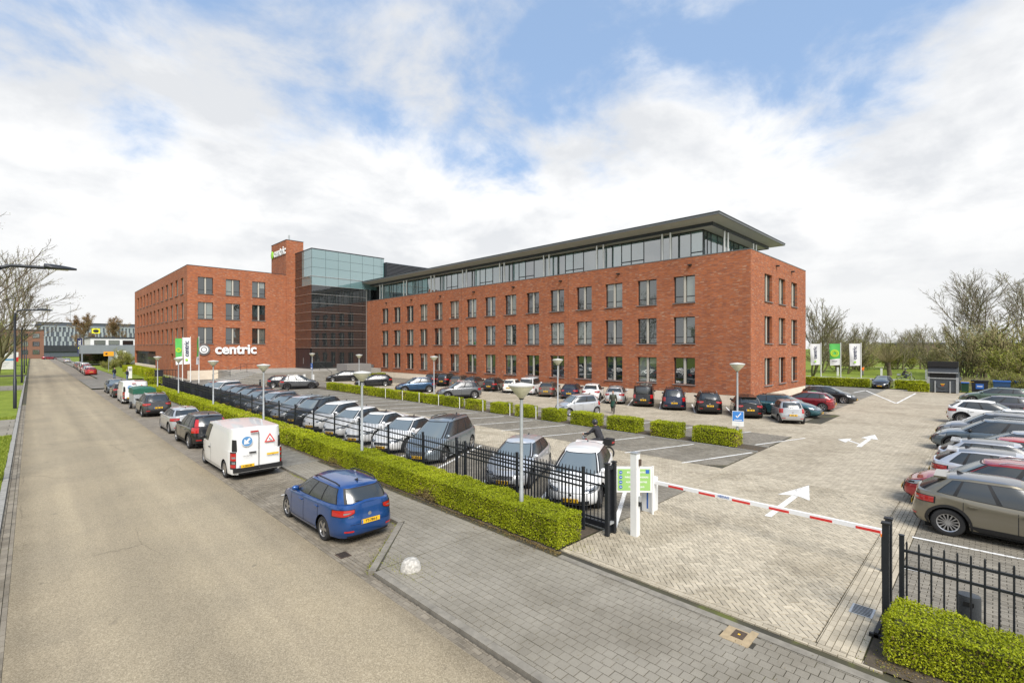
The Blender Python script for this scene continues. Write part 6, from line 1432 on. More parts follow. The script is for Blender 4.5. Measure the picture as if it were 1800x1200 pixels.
def grow(rng, H, r0, clear=0.25, n=(9, 6, 5, 5), ln=(0.55, 0.5, 0.5, 0.45), up=(0.35, 0.25, 0.15, 0.1), spread=0.85, stems=1, lean=0.0, wob=0.12):
    big, small, tips = [], [], []
    def branch(p, d, L, r, lev):
        ns = (7, 5, 4, 3, 2)[lev]; st = []; p = np.array(p, float); d = np.array(d, float)/np.linalg.norm(d)
        for i in range(ns):
            d = d+rng.normal(0, wob*(0.5 if lev == 0 else 1.0), 3)+np.array([0, 0, up[min(lev, 3)]*(0.25 if lev == 0 else 0.35)]); d /= np.linalg.norm(d)
            q = p+d*L/ns; ra, rb = r*(1-0.8*i/ns), r*(1-0.8*(i+1)/ns)
            (big if lev < 2 else small).append([*p, *q, max(ra, RM[lev]), max(rb, RM[lev]*0.8)]); st.append((p.copy(), q.copy(), d.copy(), rb, (i+1)/ns)); p = q
        if lev == len(n): tips.append(p.copy()); tips.append((st[0][1]).copy()); return
        m = n[lev]
        for c in range(m):
            f = clear+(1-clear)*(c+rng.random())/m if lev == 0 else 0.2+0.8*(c+rng.random())/m
            i = min(ns-1, int(f*ns)); a, b, dd, rb, _ = st[i]; pp = a+(b-a)*(f*ns-i if f*ns-i <= 1 else 1)
            ax = rng.normal(0, 1, 3); ax -= dd*ax.dot(dd); ax /= np.linalg.norm(ax)+1e-9
            an = spread*rng.uniform(0.6, 1.15)*(0.9 if lev else 1.0)*(1.15-0.45*f)
            nd = dd*math.cos(an)+ax*math.sin(an)
            branch(pp, nd, L*ln[lev]*rng.uniform(0.7, 1.2)*(1.15-0.45*f if lev == 0 else 1-0.25*f), max(rb*rng.uniform(0.5, 0.75), 0.012), lev+1)
    for s in range(stems):
        dr = np.array([lean*rng.normal(), lean*rng.normal(), 1.0]); branch((rng.normal(0, 0.25*(stems > 1)), rng.normal(0, 0.25*(stems > 1)), -0.1), dr, H*rng.uniform(0.85, 1.0) if stems > 1 else H*0.86, r0, 0)
    return big, small, np.array(tips)
RM = (0.05, 0.05, 0.034, 0.021, 0.013)
TREES = {}
def tree_type(key, seed, twig, budmat, bark='bark', bud=0.6, bud_size=0.16, **k):
    rng = np.random.default_rng(seed); big, small, tips = grow(rng, **k)
    V, F = seg_mesh(big, 6); trunk = np_mesh('trunk', V, F, [M[bark]], smooth=True)
    V, F = seg_mesh(small, 3); parts = [('branches', np_mesh('branches', V, F, [M[twig]]))]
    if bud > 0:
        nb = int(len(tips)*bud); P = tips[rng.integers(0, len(tips), nb)]+rng.normal(0, 0.22, (nb, 3))
        V, F = leaf_quads(P, np.tile([0, 0, 1.0], (nb, 1)), bud_size, rng, 1.5); parts.append(('buds', np_mesh('buds', V, F, [M[budmat]], rng.random(nb))))
    TREES[key] = (trunk, parts)
tree_type('spread', 1, 'twig', 'bud', 'bark', 0.35, 0.14, H=17, r0=0.34, clear=0.22, n=(13, 8, 6, 5), ln=(0.62, 0.5, 0.45, 0.4), spread=0.75, up=(0.3, 0.3, 0.2, 0.1))
tree_type('spread2', 2, 'twig', 'bud', 'bark_green', 0.35, 0.14, H=18, r0=0.32, clear=0.15, n=(14, 8, 6, 5), ln=(0.66, 0.48, 0.45, 0.4), spread=0.62, up=(0.5, 0.4, 0.3, 0.1), stems=1)
tree_type('multi', 3, 'twig', 'bud', 'bark_green', 0.4, 0.14, H=15, r0=0.20, clear=0.15, n=(9, 6, 5, 4), ln=(0.5, 0.5, 0.45, 0.4), spread=0.6, up=(0.4, 0.3, 0.2, 0.1), stems=3, lean=0.22)
tree_type('olive', 4, 'twig_olive', 'bud', 'bark_green', 1.6, 0.17, H=10, r0=0.18, clear=0.15, n=(11, 7, 6, 4), ln=(0.6, 0.5, 0.45, 0.4), spread=0.8)
tree_type('rust', 5, 'twig_olive', 'rust_bud', 'bark', 2.2, 0.22, H=12, r0=0.22, clear=0.12, n=(12, 7, 6, 4), ln=(0.5, 0.5, 0.45, 0.4), spread=0.75)
tree_type('shrub', 6, 'twig_olive', 'bud', 'bark_green', 0.8, 0.13, H=4.6, r0=0.06, clear=0.05, n=(8, 6, 5), ln=(0.6, 0.5, 0.45, 0.4), spread=0.75, stems=6, lean=0.45)
tree_type('blossom', 7, 'twig_olive', 'blossom', 'bark', 1.5, 0.20, H=6.5, r0=0.08, clear=0.1, n=(8, 6, 5), ln=(0.55, 0.5, 0.45, 0.4), spread=0.7, stems=4, lean=0.35)
tree_type('yellow', 8, 'twig_olive', 'shrub', 'bark', 4.0, 0.16, H=3.6, r0=0.05, clear=0.05, n=(8, 6, 4), ln=(0.65, 0.5, 0.45, 0.4), spread=0.85, stems=6, lean=0.5)
tree_type('red', 9, 'twig', 'rust_bud', 'bark', 1.4, 0.17, H=9, r0=0.14, clear=0.15, n=(10, 7, 5, 4), ln=(0.6, 0.5, 0.45, 0.4), spread=0.8)
def tree(name, key, label, x, y_, s=1.0, group=None, z=-0.2, sz=None, cat='tree'):
    tr, parts = TREES[key]; t = thing(name, label, cat, (x, y_, z), random.uniform(0, 6.28), group); t.scale = (s, s, sz or s)
    obj('trunk', tr, t); c = obj('crown', parts[0][1], t)
    for nm, me in parts[1:]: obj(nm, me, c)
    return t
GT = 'bare trees in the park on the right'
def mass(x, y_): return 0
for k, (key, x, y_, s, lb) in enumerate([
    ('spread2', 112.3, 4.2, 1.02, 'left of the two tallest bare trees above the waste press'), ('spread', 112.3, 0.9, 1.06, 'right of the two tallest bare trees above the waste press'), ('spread2', 116, -3.6, 1.0, 'tall bare tree at the right edge of the picture'),
    ('multi', 91.7, 21.4, 1.08, 'tall bare tree hugging the brick corner'), ('multi', 110, 24.0, 0.95, 'bare tree just right of the brick corner'), ('spread', 120, 23.2, 0.78, 'bare tree behind the green banner'), ('multi', 110.3, 19.8, 0.80, 'slender bare tree behind the right white banner'),
    ('olive', 131, 20.2, 0.95, 'olive budding tree left of the willow'), ('spread', 147, 18.6, 0.62, 'low spreading bare tree left of the gap in the tree line'), ('spread2', 136, 14.0, 0.58, 'thin bare tree over the pollard willow'), ('spread', 145, 11.8, 0.66, 'bare tree left of the waste press'),
    ('multi', 152, 24.5, 0.95, 'pale bare tree behind the flags, farther back'), ('olive', 170, 16.5, 1.1, 'olive tree in the gap above the motorcycle'), ('multi', 160, 6.5, 0.95, 'bare tree far behind the waste press'),
    ('multi', 130, 9.0, 0.82, 'multi-stemmed bare tree over the waste press'), ('red', 109, -0.8, 0.95, 'reddish budding tree below the tallest trees'), ('multi', 165, 33, 0.9, 'distant bare tree beside the brick corner'), ('olive', 118, 26.5, 0.9, 'olive tree behind the left white banner'),]):
    tree('bare_tree', key, lb, x, y_, s*(0.92 if k < 3 else 0.78), GT, sz=s*(0.74 if k < 3 else 0.66))
GS = 'shrubs in the park on the right'
for key, x, y_, s, lb in [('shrub', 99.5, 2.4, 1.35, 'olive shrub right of the waste press'), ('shrub', 104, 0.2, 1.5, 'large olive shrub below the tallest trees'), ('shrub', 100.8, -1.8, 1.35, 'olive shrub near the right edge'), ('yellow', 94, -3.0, 1.25, 'olive yellow shrub at the right edge'),
                          ('blossom', 105, 3.5, 1.0, 'white blossoming bush left of the tallest trees'), ('blossom', 108, 1.4, 1.05, 'white blossoming bush below the tallest trees'), ('shrub', 122, 8.0, 0.9, 'shrub behind the waste press'), ('yellow', 140, 15.5, 1.3, 'green shrub behind the motorcycle'), ('shrub', 124, 19.8, 1.1, 'shrub behind the orange worker'),
                          ('yellow', 133, 22.5, 1.4, 'green shrub behind the green banner'), ('shrub', 118, 22.6, 1.1, 'shrub behind the left white banner'), ('yellow', 76.5, -1.2, 0.55, 'small yellow flowering bush beside the blue containers'), ('shrub', 145, 13.4, 1.1, 'rounded shrub on the far lawn')]:
    tree('shrub', key, lb, x, y_, s, GS, cat='shrub')
# pollard willow
rng = np.random.default_rng(11); big = []; small = []
for i in range(6): big.append([0.08*math.sin(i), 0.05*i, 0.42*i, 0.08*math.sin(i+1), 0.05*(i+1), 0.42*(i+1), 0.36-0.01*i, 0.35-0.01*i+(0.14 if i > 3 else 0)])
for k in range(150):
    a = rng.random()*6.28; el = rng.uniform(0.55, 1.5); p = np.array([0.35*math.cos(a), 0.3+0.35*math.sin(a), 2.4+0.2*rng.random()]); d = np.array([math.cos(a)*math.cos(el), math.sin(a)*math.cos(el), math.sin(el)]); L = rng.uniform(3.0, 4.6)
    for j in range(4):
        q = p+d*L/4; small.append([*p, *q, 0.03*(1-j/5), 0.03*(1-(j+1)/5)]); d = d+rng.normal(0, 0.06, 3)+np.array([0, 0, 0.06]); d /= np.linalg.norm(d); p = q
t = thing('pollard_willow', 'pollard willow with a broom of thin shoots on a thick trunk', 'tree', (108.5, 13.0, -0.2))
V, F = seg_mesh(big, 8); obj('trunk', np_mesh('trunk', V, F, [M['bark']], smooth=True), t); V, F = seg_mesh(small, 3); obj('crown', np_mesh('crown', V, F, [M['twig_olive']]), t)
# left side
GL = 'trees along the left verge'
tree('bare_tree', 'spread2', 'bare tree behind the left street lamps', -3.9, 108, 1.15, GL, sz=0.86)
tree('bare_tree', 'spread2', 'bare tree in front of the huge one at the left edge', -7.2, 74, 1.0, GL, sz=0.75)
tree('bare_tree', 'spread', 'huge bare tree overhanging the left edge of the picture', -5.4, 91, 1.38, GL, sz=0.98); tree('bare_tree', 'spread2', 'bare tree behind the huge one on the left', -9.5, 150, 0.8, GL, sz=0.66); tree('bare_tree', 'olive', 'olive budding tree on the left beyond the sign board', -6.0, 128, 0.85, GL)
tree('bare_tree', 'olive', 'pale tree far down the left verge', -5.2, 178, 1.0, GL); tree('bare_tree', 'red', 'low reddish tree far down the left verge', -4.8, 215, 1.0, GL); tree('bare_tree', 'spread', 'bare tree at the left edge beside the brick house', -13, 175, 1.0, GL)
tree('bare_tree', 'rust', 'rust brown tree before the striped office block, left one', 15.4, 265, 1.42, 'rust brown trees before the striped block'); tree('bare_tree', 'rust', 'rust brown tree before the striped office block, right one', 26.4, 272, 1.38, 'rust brown trees before the striped block')
tree('shrub', 'yellow', 'yellow-green bush at the foot of the sign wing', 15.6, 151, 0.95, None, cat='shrub'); tree('shrub', 'yellow', 'yellow-green bush left of the one at the sign wing', 12.6, 142, 0.5, None, cat='shrub')
# tree line across the street, behind the camera's left shoulder: what the windows mirror
for k in range(5): tree('bare_tree', ('olive', 'spread', 'red')[k % 3], 'tree on the far side of the street, outside the picture to the left', -16-3*(k % 2), 6+13*k, 0.8, 'trees across the street')
# distant woodland, one mass
rng = np.random.default_rng(31); n = 15000
u = rng.random(n); ang = R(-4)+u*R(17); dist = 205+rng.random(n)*50
hh = (4.2+1.5*np.sin(ang*60)+1.2*np.sin(ang*141+1))*np.sqrt(rng.random(n))
P = np.stack([dist*np.cos(ang), dist*np.sin(ang), hh], 1)
u2 = rng.random(n//3); a2 = R(82)+u2*R(13); d2 = 420+rng.random(n//3)*60; P2 = np.stack([d2*np.cos(a2), d2*np.sin(a2), (15+3*np.sin(a2*90))*np.sqrt(rng.random(n//3))], 1)
P = np.concatenate([P, P2]); V, F = leaf_quads(P, np.tile([0, 0, 1.0], (len(P), 1)), 0.9, rng, 1.5)
M['wood_far'] = leaf_mat('far_wood', (0.24, 0.215, 0.15), (0.29, 0.27, 0.18), (0.31, 0.32, 0.18), 0.2)  # leaf tones lightened to paint in distance haze
tag(obj('woodland', np_mesh('woodland', V, F, [M['wood_far']], rng.random(len(P)))), 'distant brown-green woodland along the horizon', 'woodland', kind='stuff')
# ------------------------------------------------------------------ park road, waste press, bins
m = MB(); m.box(92.5, 97.0, -60, 140, -0.22, -0.06); structure('park_road', m, plain('park_asphalt', (0.27, 0.26, 0.245), 0.9, var=0.12, scale=2))
sheet('park_lawn', [rect(97.2, 175, -60, 150), rect(75.0, 92.4, -60, 150)], -0.10, M['grass'])
sheet('park_path', [[(150, 8), (151.5, 8), (156, 30), (154, 30)]], -0.05, plain('sandy_path', (0.46, 0.38, 0.26), 0.9, var=0.1))
V = []; F = []; T_ = []
rng = np.random.default_rng(77); n = 26000
xx = 76+rng.random(n)*16; yy = -14+rng.random(n)*36; k_ = rng.random(n) < np.where(yy < 7, 1.0, 0.25); xx, yy = xx[k_], yy[k_]; n = len(xx)
hgt = np.where((yy < 6) & (xx > 84), 0.9, 0.22)*(0.5+rng.random(n)); a = rng.random(n)*6.28
b0 = np.stack([xx-0.03*np.cos(a), yy-0.03*np.sin(a), np.full(n, -0.1)], 1); b1 = np.stack([xx+0.03*np.cos(a), yy+0.03*np.sin(a), np.full(n, -0.1)], 1); b2 = np.stack([xx+rng.normal(0, 0.1, n), yy+rng.normal(0, 0.1, n), hgt-0.1], 1)
M['reed'] = leaf_mat('dry_reed', (0.28, 0.23, 0.12), (0.36, 0.31, 0.17), (0.26, 0.30, 0.10), 0.15)
tag(obj('reeds', np_mesh('reeds', np.stack([b0, b1, b2], 1).reshape(-1, 3), np.arange(3*n).reshape(-1, 3), [M['reed']], rng.random(n))), 'dry reeds and rough grass beside the park road', 'reeds', kind='stuff')
for k, (x, y_) in enumerate(((101.5, 19.5), (101.6, 13.3), (101.1, 7.5), (101.3, 1.7))):
    t = thing('marker_post', ('white marker post by the brick corner', 'white marker post behind the black estate', 'white marker post left of the waste press', 'white marker post right of the waste press')[k], 'post', (x, y_, -0.1), 0, 'white marker posts along the park road'); mm = MB(); mm.box(-0.13, 0.13, -0.13, 0.13, 0, 1.5); mm.build('post', M['white'], t); mm = MB(); mm.box(-0.135, 0.135, -0.135, 0.135, 1.5, 1.56); mm.build('cap', M['galv'], t)
t = thing('waste_press', 'steel waste press container with its hopper lid raised', 'container', (71.6, 3.85, 0), R(-2)); t.scale = (1, 1.08, 0.86)
steel = plain('press_steel', (0.085, 0.097, 0.11), 0.5, 0.4, var=0.2, scale=3)
mm = MB(); mm.box(-0.9, 3.2, -1.15, 1.15, 0.12, 1.85); mm.build('tank', steel, t)
mm = MB(); mm.box(-0.98, -0.88, -1.2, -1.0, 0, 2.0); mm.box(-0.98, -0.88, 1.0, 1.2, 0, 2.0); mm.box(-0.98, -0.881, -1.0, 1.0, 1.78, 1.9); mm.box(-1.0, -0.91, -0.62, -0.52, 0, 1.5); mm.box(-1.0, -0.91, 0.52, 0.62, 0, 1.5); mm.build('frame_ribs', M['galv'], t)
mm = MB(); mm.box(-0.95, -0.905, -1.0, 1.0, 1.95, 2.5); mm.build('hopper_opening', M['cavity'], t); mm = MB(); mm.box(-0.9, 0.9, -1.15, 1.15, 1.86, 2.6); mm.build('hopper', steel, t)
mm = MB(); mm.box(-1.0, -0.93, -1.15, 1.15, 2.5, 2.62); mm.build('hopper_lip', M['galv'], t)
mm = MB(); mm.add([(-0.9, -1.15, 2.62), (-0.9, 1.15, 2.62), (-0.55, 1.15, 3.95), (-0.55, -1.15, 3.95), (0.3, -1.15, 2.62), (0.3, 1.15, 2.62), (-0.35, 1.15, 3.95), (-0.35, -1.15, 3.95)], [(0,1,2,3), (4,7,6,5), (0,3,7,4), (1,5,6,2), (3,2,6,7)]); mm.build('raised_lid', plain('lid_grey', (0.06, 0.067, 0.077), 0.5, 0.3), t)
mm = MB(); mm.box(-0.92, -0.40, -1.17, 1.17, 3.30, 3.98); mm.build('lid_flap', M['black'], t)
mm = MB(); mm.lathe([(0.001, 0.06), (0.45, 0.06), (0.45, 0)], 18, axis='y'); mm.v = [(-y_, x, z) for x, y_, z in mm.v]; mm.build('end_plate', steel, t, (-0.90, 0, 1.0))
mm = MB(); mm.box(-0.985, -0.965, -0.16, 0.16, 1.06, 1.16); mm.build('yellow_label', M['plate'], t); mm = MB(); mm.box(-0.985, -0.966, -0.10, 0.10, 0.90, 0.99); mm.build('orange_label', M['orange'], t)
for k, (x, y_, w, h, c, lidc, lb) in enumerate(((72.8, 2.15, 0.6, 1.05, (0.015, 0.06, 0.03), 'blue', 'dark green wheeled bin with a blue lid by the waste press'), (73.6, 1.0, 1.35, 1.25, (0.02, 0.022, 0.028), 'black', 'black waste container with a blue label'), (75.4, -0.7, 1.35, 1.2, (0.03, 0.08, 0.20), 'blue', 'blue lidded container behind the sage green estate'), (76.6, -2.4, 1.35, 1.2, (0.03, 0.08, 0.20), 'blue', 'blue lidded container furthest right'))):
    t = thing('waste_bin', lb, 'bin', (x, y_, 0), 0, 'waste bins at the back of the lot'); pm_ = plain('bin_plastic', c, 0.5)
    mm = MB(); mm.add([(-0.42, -w*0.46, 0.12), (0.42, -w*0.46, 0.12), (0.42, w*0.46, 0.12), (-0.42, w*0.46, 0.12), (-0.5, -w/2, h), (0.5, -w/2, h), (0.5, w/2, h), (-0.5, w/2, h)], [(0,1,5,4), (1,2,6,5), (2,3,7,6), (3,0,4,7), (3,2,1,0)]); mm.build('tub', pm_, t)
    mm = MB(); mm.box(-0.55, 0.52, -w/2-0.03, w/2+0.03, h, h+0.12); mm.build('lid', M[lidc], t)
    for dy in (-0.4, 0.4): mm = MB(); mm.tube([(-0.2, dy*w, 0.1), (-0.2, dy*w+0.05, 0.1)], 0.1, 10); mm.build('castor', M['rubber'], t)
    if k == 1: mm = MB(); mm.box(-0.50, -0.475, -0.32, 0.32, 0.45, 1.0); mm.build('blue_label', M['blue'], t); mm = MB(); mm.box(-0.505, -0.50, -0.22, 0.22, 0.68, 0.78); mm.build('label_mark', M['white_ink'], t)
    if k == 0: mm = MB(); mm.box(0.3, 0.6, -0.7, 0.7, 1.15, 1.2); mm.build('yellow_edge', M['plate'], t)
car('parked_car', 'suv', 'dark car half hidden by the yellow bush on the park road', 88.5, -3.6, 92, (0.03, 0.035, 0.03), -0.06, group='cars at the back of the lot')
t = thing('green_bin', 'small dark green bin at the plinth of the long facade', 'bin', (41.7, 57.5, 0)); mm = MB(); mm.box(-0.3, 0.3, -0.3, 0.3, 0, 0.95); mm.build('tub', plain('bin_green', (0.01, 0.07, 0.035), 0.5), t); mm = MB(); mm.box(-0.34, 0.34, -0.34, 0.34, 0.95, 1.05); mm.build('lid', plain('bin_green_lid', (0.012, 0.085, 0.045), 0.5), t)
for k, (x, y_) in enumerate(((20.8, 66.6), (23.0, 65.2))):
    t = thing('bollard', ('short black bollard left, before the steps', 'short black bollard right, before the steps')[k], 'bollard', (x, y_, 0)); mm = MB(); mm.lathe([(0.12, 0), (0.12, 0.75), (0.10, 0.82), (0.001, 0.84)], 12); mm.build('shaft', M['black'], t); mm = MB(); mm.lathe([(0.125, 0.6), (0.125, 0.66)], 12); mm.build('ring', M['galv'], t)
# ------------------------------------------------------------------ things left of the road
t = thing('notice_board', 'white notice board with blue band on two posts left of the road', 'sign', (-3.5, 117, 0), R(4))
for x in (-1.55, 1.55): mm = MB(); mm.box(x-0.07, x+0.07, -0.05, 0.05, 0, 3.8); mm.build('post', M['white'], t)
mm = MB(); mm.box(-1.5, 1.5, -0.04, 0.04, 1.3, 3.75); mm.build('panel', M['white'], t); mm = MB(); mm.box(-1.4, 1.4, -0.05, -0.041, 2.75, 3.05); mm.build('blue_band', plain('band_blue', (0.10, 0.30, 0.50), 0.5), t)
for k in range(3): mm = MB(); mm.box(-1.1, 0.5+0.2*k, -0.05, -0.041, 1.75+0.3*k, 1.83+0.3*k); mm.build('text_row', M['galv'], t)
t = thing('utility_box', 'small grey cabinet standing in the grass left of the road', 'cabinet', (-3.2, 75.5, 0)); mm = MB(); mm.box(-0.3, 0.3, -0.25, 0.25, 0, 1.05); mm.build('housing', plain('cabinet_grey', (0.36, 0.37, 0.36), 0.6, var=0.1), t); mm = MB(); mm.box(-0.34, 0.34, -0.29, 0.29, 1.05, 1.12); mm.build('lid', M['galv'], t)
t = thing('green_fence', 'dark green mesh fence behind the notice board', 'fence', (-5.0, 119, 0))
for k in range(12): mm = MB(); mm.box(-0.8*k-0.03, -0.8*k+0.03, -0.03, 0.03, 0, 2.2); mm.build('post', plain('fence_green', (0.01, 0.05, 0.03), 0.6) if k == 0 else bpy.data.materials['fence_green'], t)
mm = MB(); mm.box(-9, 0, 0.04, 0.06, 0.1, 2.1); mm.build('mesh_panel', bpy.data.materials['fence_green'], t)
t = thing('white_trailer', 'white and red box trailer parked behind the left verge', 'trailer', (-6.5, 190, 0)); mm = MB(); mm.box(-4, 4, -1.2, 1.2, 1.0, 3.6); mm.build('box', M['white'], t); mm = MB(); mm.add([(1.5, -1.22, 1.0), (4.02, -1.22, 1.0), (4.02, -1.22, 2.4)], [(0,1,2)]); mm.build('red_wedge', M['red'], t)
for x in (-2.5, 2.2): mm = MB(); mm.lathe([(0.5, -0.15), (0.5, 0.15), (0.001, 0.15)], 14, axis='y'); mm.build('wheel', M['rubber'], t, (x, -1.1, 0.5))
# far buildings
def block(name, label, x0, x1, y0, y1, h, wall, cat='building'):
    t = thing(name, label, cat, ((x0+x1)/2, y0, 0)); w = (x1-x0)/2; mm = MB(); mm.box(-w, w, 0, y1-y0, 0, h); mm.build('wall', wall, t); mm = MB(); mm.box(-w-0.2, w+0.2, -0.2, y1-y0+0.2, h, h+0.35); mm.build('roof', M['roof_metal'], t); return t, w
strw = plain('slate_cladding', (0.085, 0.10, 0.125), 0.6, 0.2); pale = plain('pale_fin', (0.30, 0.34, 0.36), 0.5)
t, w = block('striped_office_block', 'wide dark office block with pale vertical stripes closing the street', 2.0, 52, 345, 380, 17.6, strw)
rs = random.Random(4)
for fl in range(4):
    x = -w+0.4+rs.random()
    while x < w-1:
        wd = rs.choice((0.6, 0.8, 1.1)); mm = MB(); z = 5.6+2.45*fl; mm.box(x, x+wd, -0.25, 0.0, z, z+2.45); mm.build('pale_fin', pale, t); x += wd+rs.choice((0.7, 0.9, 1.2))
mm = MB(); mm.box(-w, w, -0.35, 0, 15.5, 16.0); mm.build('pale_band', pale, t); mm = MB(); mm.box(-w, w, -0.5, 0.0, 2.6, 5.9); mm.build('dark_base', M['roof_metal'], t)
for x in (-12, 16): mm = MB(); mm.tube([(x, 8, 19), (x, 8, 27.5)], 0.12, 6); mm.build('mast', M['galv'], t)
t, w = block('far_brick_house', 'brown brick building half hidden behind the left trees', -34, 4, 300, 320, 12.5, plain('far_brick', (0.20, 0.10, 0.065), 0.8, var=0.12))
for k in range(10):
    for f_ in range(3): mm = MB(); x = -w+2+3.6*k; mm.box(x, x+2.2, -0.08, 0.0, 1.8+3.6*f_, 3.8+3.6*f_); wi = mm.build('window', M['frame'], t); mm = MB(); mm.box(x+0.1, x+2.1, -0.1, -0.081, 1.9+3.6*f_, 3.7+3.6*f_); mm.build('pane', M['pane'], wi)
t, w = block('near_brick_house', 'orange brick house at the extreme left behind the trees', -40, -12.5, 205, 225, 9.5, plain('orange_brick', (0.33, 0.17, 0.08), 0.8, var=0.12))
for k in range(5): mm = MB(); x = w-3-3.4*k; mm.box(x, x+1.6, -0.08, 0, 3, 5.2); wi = mm.build('window', M['frame'], t); mm = MB(); mm.box(x+0.1, x+1.5, -0.1, -0.081, 3.1, 5.1); mm.build('pane', M['pane'], wi)
wht = plain('white_render', (0.66, 0.66, 0.63), 0.7); gry = plain('grey_panel', (0.22, 0.24, 0.26), 0.6, 0.2, var=0.08, scale=0.7)
t, w = block('low_white_building', 'low white and grey showroom building left of the sign wing', 12.0, 36, 183, 205, 7.6, wht)
mm = MB(); mm.box(-w-2.5, w, -6.0, -0.1, 3.2, 5.6); mm.build('grey_canopy', gry, t); mm = MB(); mm.box(-w-2.4, w, -0.06, 0.0, 0.2, 3.2); mm.build('shop_front', M['curtain'], t)
for x in (-w-2.3, -w+3.5, -w+5.5): mm = MB(); mm.box(x, x+0.3, -6.0, -5.7, 0, 3.2); mm.build('canopy_post', gry, t)
mm = MB(); mm.box(-w+3.8, w, -6.3, -5.0, 0, 5.4); gw = mm.build('grey_annex', gry, t)
for k in range(2): mm = MB(); x = -w+5+1.6*k; mm.box(x, x+0.7, -6.36, -6.3, 1.6, 4.0); mm.build('slit_window', M['white'], gw)
for k in range(7): mm = MB(); x = -w+0.8+3.2*k; mm.box(x, x+2.5, -0.09, 0, 5.7, 7.0); wi = mm.build('window', M['frame'], t); mm = MB(); mm.box(x+0.1, x+2.4, -0.11, -0.091, 5.8, 6.9); mm.build('pane', M['pane'], wi)
t = thing('roof_sign', 'yellow square sign with a black mark above the white showroom', 'sign', (14.4, 200, 0), R(0)); mm = MB(); mm.box(-1.0, 1.0, -0.1, 0.1, 9.3, 10.9); mm.build('board', plain('sign_yellow', (0.75, 0.72, 0.03), 0.5), t); mm = MB(); mm.ellipsoid((0, -0.15, 10.1), (0.7, 0.06, 0.5), 14, 8); mm.build('black_mark', M['ink'], t); mm = MB(); mm.tube([(0, 0.2, 7.5), (0, 0.2, 9.7)], 0.12, 6); mm.build('mast', M['galv'], t)
t, w = block('far_warehouse', 'long low warehouse with solar roof beyond the park trees', -22, 22, 0, 20, 8.0, plain('warehouse_brick', (0.26, 0.18, 0.145), 0.8, var=0.1)); t.location = (250, 14, -2); t.rotation_euler = (0, 0, R(92))
t.rotation_euler = (0, 0, R(-88))
mm = MB(); mm.box(-20, 21, 1, 18, 8.4, 8.8); mm.build('solar_field', plain('solar_blue', (0.16, 0.19, 0.26), 0.3, 0.4), t)
for k in range(12): mm = MB(); x = -20+3.4*k; mm.box(x, x+1.6, -0.08, 0, 4.5, 6.2); mm.build('window', M['frame'], t)
t, w = block('street_opposite_office', 'brown office across the street, mirrored in the lower windows', -14, 14, 0, 12, 8.8, plain('opposite_brick', (0.13, 0.10, 0.08), 0.8, var=0.1)); t.location = (-34, 2, 0); t.rotation_euler = (0, 0, R(90))
for k in range(8):
    for f_ in range(2): mm = MB(); x = -13+3.4*k; mm.box(x, x+2.4, -0.08, 0.0, 1.4+3.6*f_, 3.4+3.6*f_); wi = mm.build('window', M['white'], t); mm = MB(); mm.box(x+0.1, x+2.3, -0.1, -0.081, 1.5+3.6*f_, 3.3+3.6*f_); mm.build('pane', M['pane'], wi)
# far street bits
t = thing('orange_direction_sign', 'orange direction sign on a thin post by the lawn', 'sign', (11.2, 128, 0)); mm = MB(); mm.tube([(0, 0, 0), (0, 0, 4.1)], 0.05, 6); mm.build('post', M['galv'], t); mm = MB(); mm.box(-0.8, 0.8, -0.06, -0.02, 3.2, 4.1); mm.build('board', plain('sign_orange', (0.85, 0.38, 0.02), 0.5), t); mm = MB(); mm.add([(-0.65, -0.07, 3.65), (-0.2, -0.07, 3.4), (-0.2, -0.07, 3.9)], [(0,1,2)]); mm.build('arrow', M['ink'], t)
sheet('corner_lawn', [[(10.6, 96), (16.6, 96), (16.6, 160), (10.6, 160)]], 0.004, M['grass'])
t = thing('white_cabinet', 'white slim cabinet between the two standing men', 'cabinet', (11.2, 98, 0)); mm = MB(); mm.box(-0.25, 0.25, -0.2, 0.2, 0, 1.9); mm.build('housing', M['white'], t); mm = MB(); mm.box(-0.2, 0.2, -0.21, -0.2, 1.2, 1.6); mm.build('panel', M['galv'], t)
t = thing('dark_bin', 'dark square bin on the lawn right of the standing men', 'bin', (14.3, 93.5, 0)); mm = MB(); mm.box(-0.5, 0.5, -0.4, 0.4, 0, 1.3); mm.build('tub', M['dark_metal'], t); mm = MB(); mm.box(-0.55, 0.55, -0.45, 0.45, 1.3, 1.4); mm.build('lid', M['black'], t)
t = thing('bicycle_gate', 'black openwork gate at the far end of the long hedge', 'gate', (11.9, 72.5, 0)); 
for k in range(9): mm = MB(); mm.box(-1.2+0.3*k-0.02, -1.2+0.3*k+0.02, -0.02, 0.02, 0, 2.2); mm.build('bar', M['dark_metal'], t)
for z in (0.2, 1.2, 2.15): mm = MB(); mm.box(-1.2, 1.2, -0.018, 0.018, z-0.03, z+0.03); mm.build('rail', M['dark_metal'], t)
t = thing('rear_fence', 'short black fence at the back beside the brick corner', 'fence', (75, 19.5, 0))
for k in range(22): mm = MB(); mm.box(-0.02, 0.02, 0.17*k-0.02, 0.17*k+0.02, 0, 1.9); mm.build('bar', M['dark_metal'], t)
for z in (0.3, 1.6): mm = MB(); mm.box(-0.018, 0.018, 0, 3.7, z-0.03, z+0.03); mm.build('rail', M['dark_metal'], t)
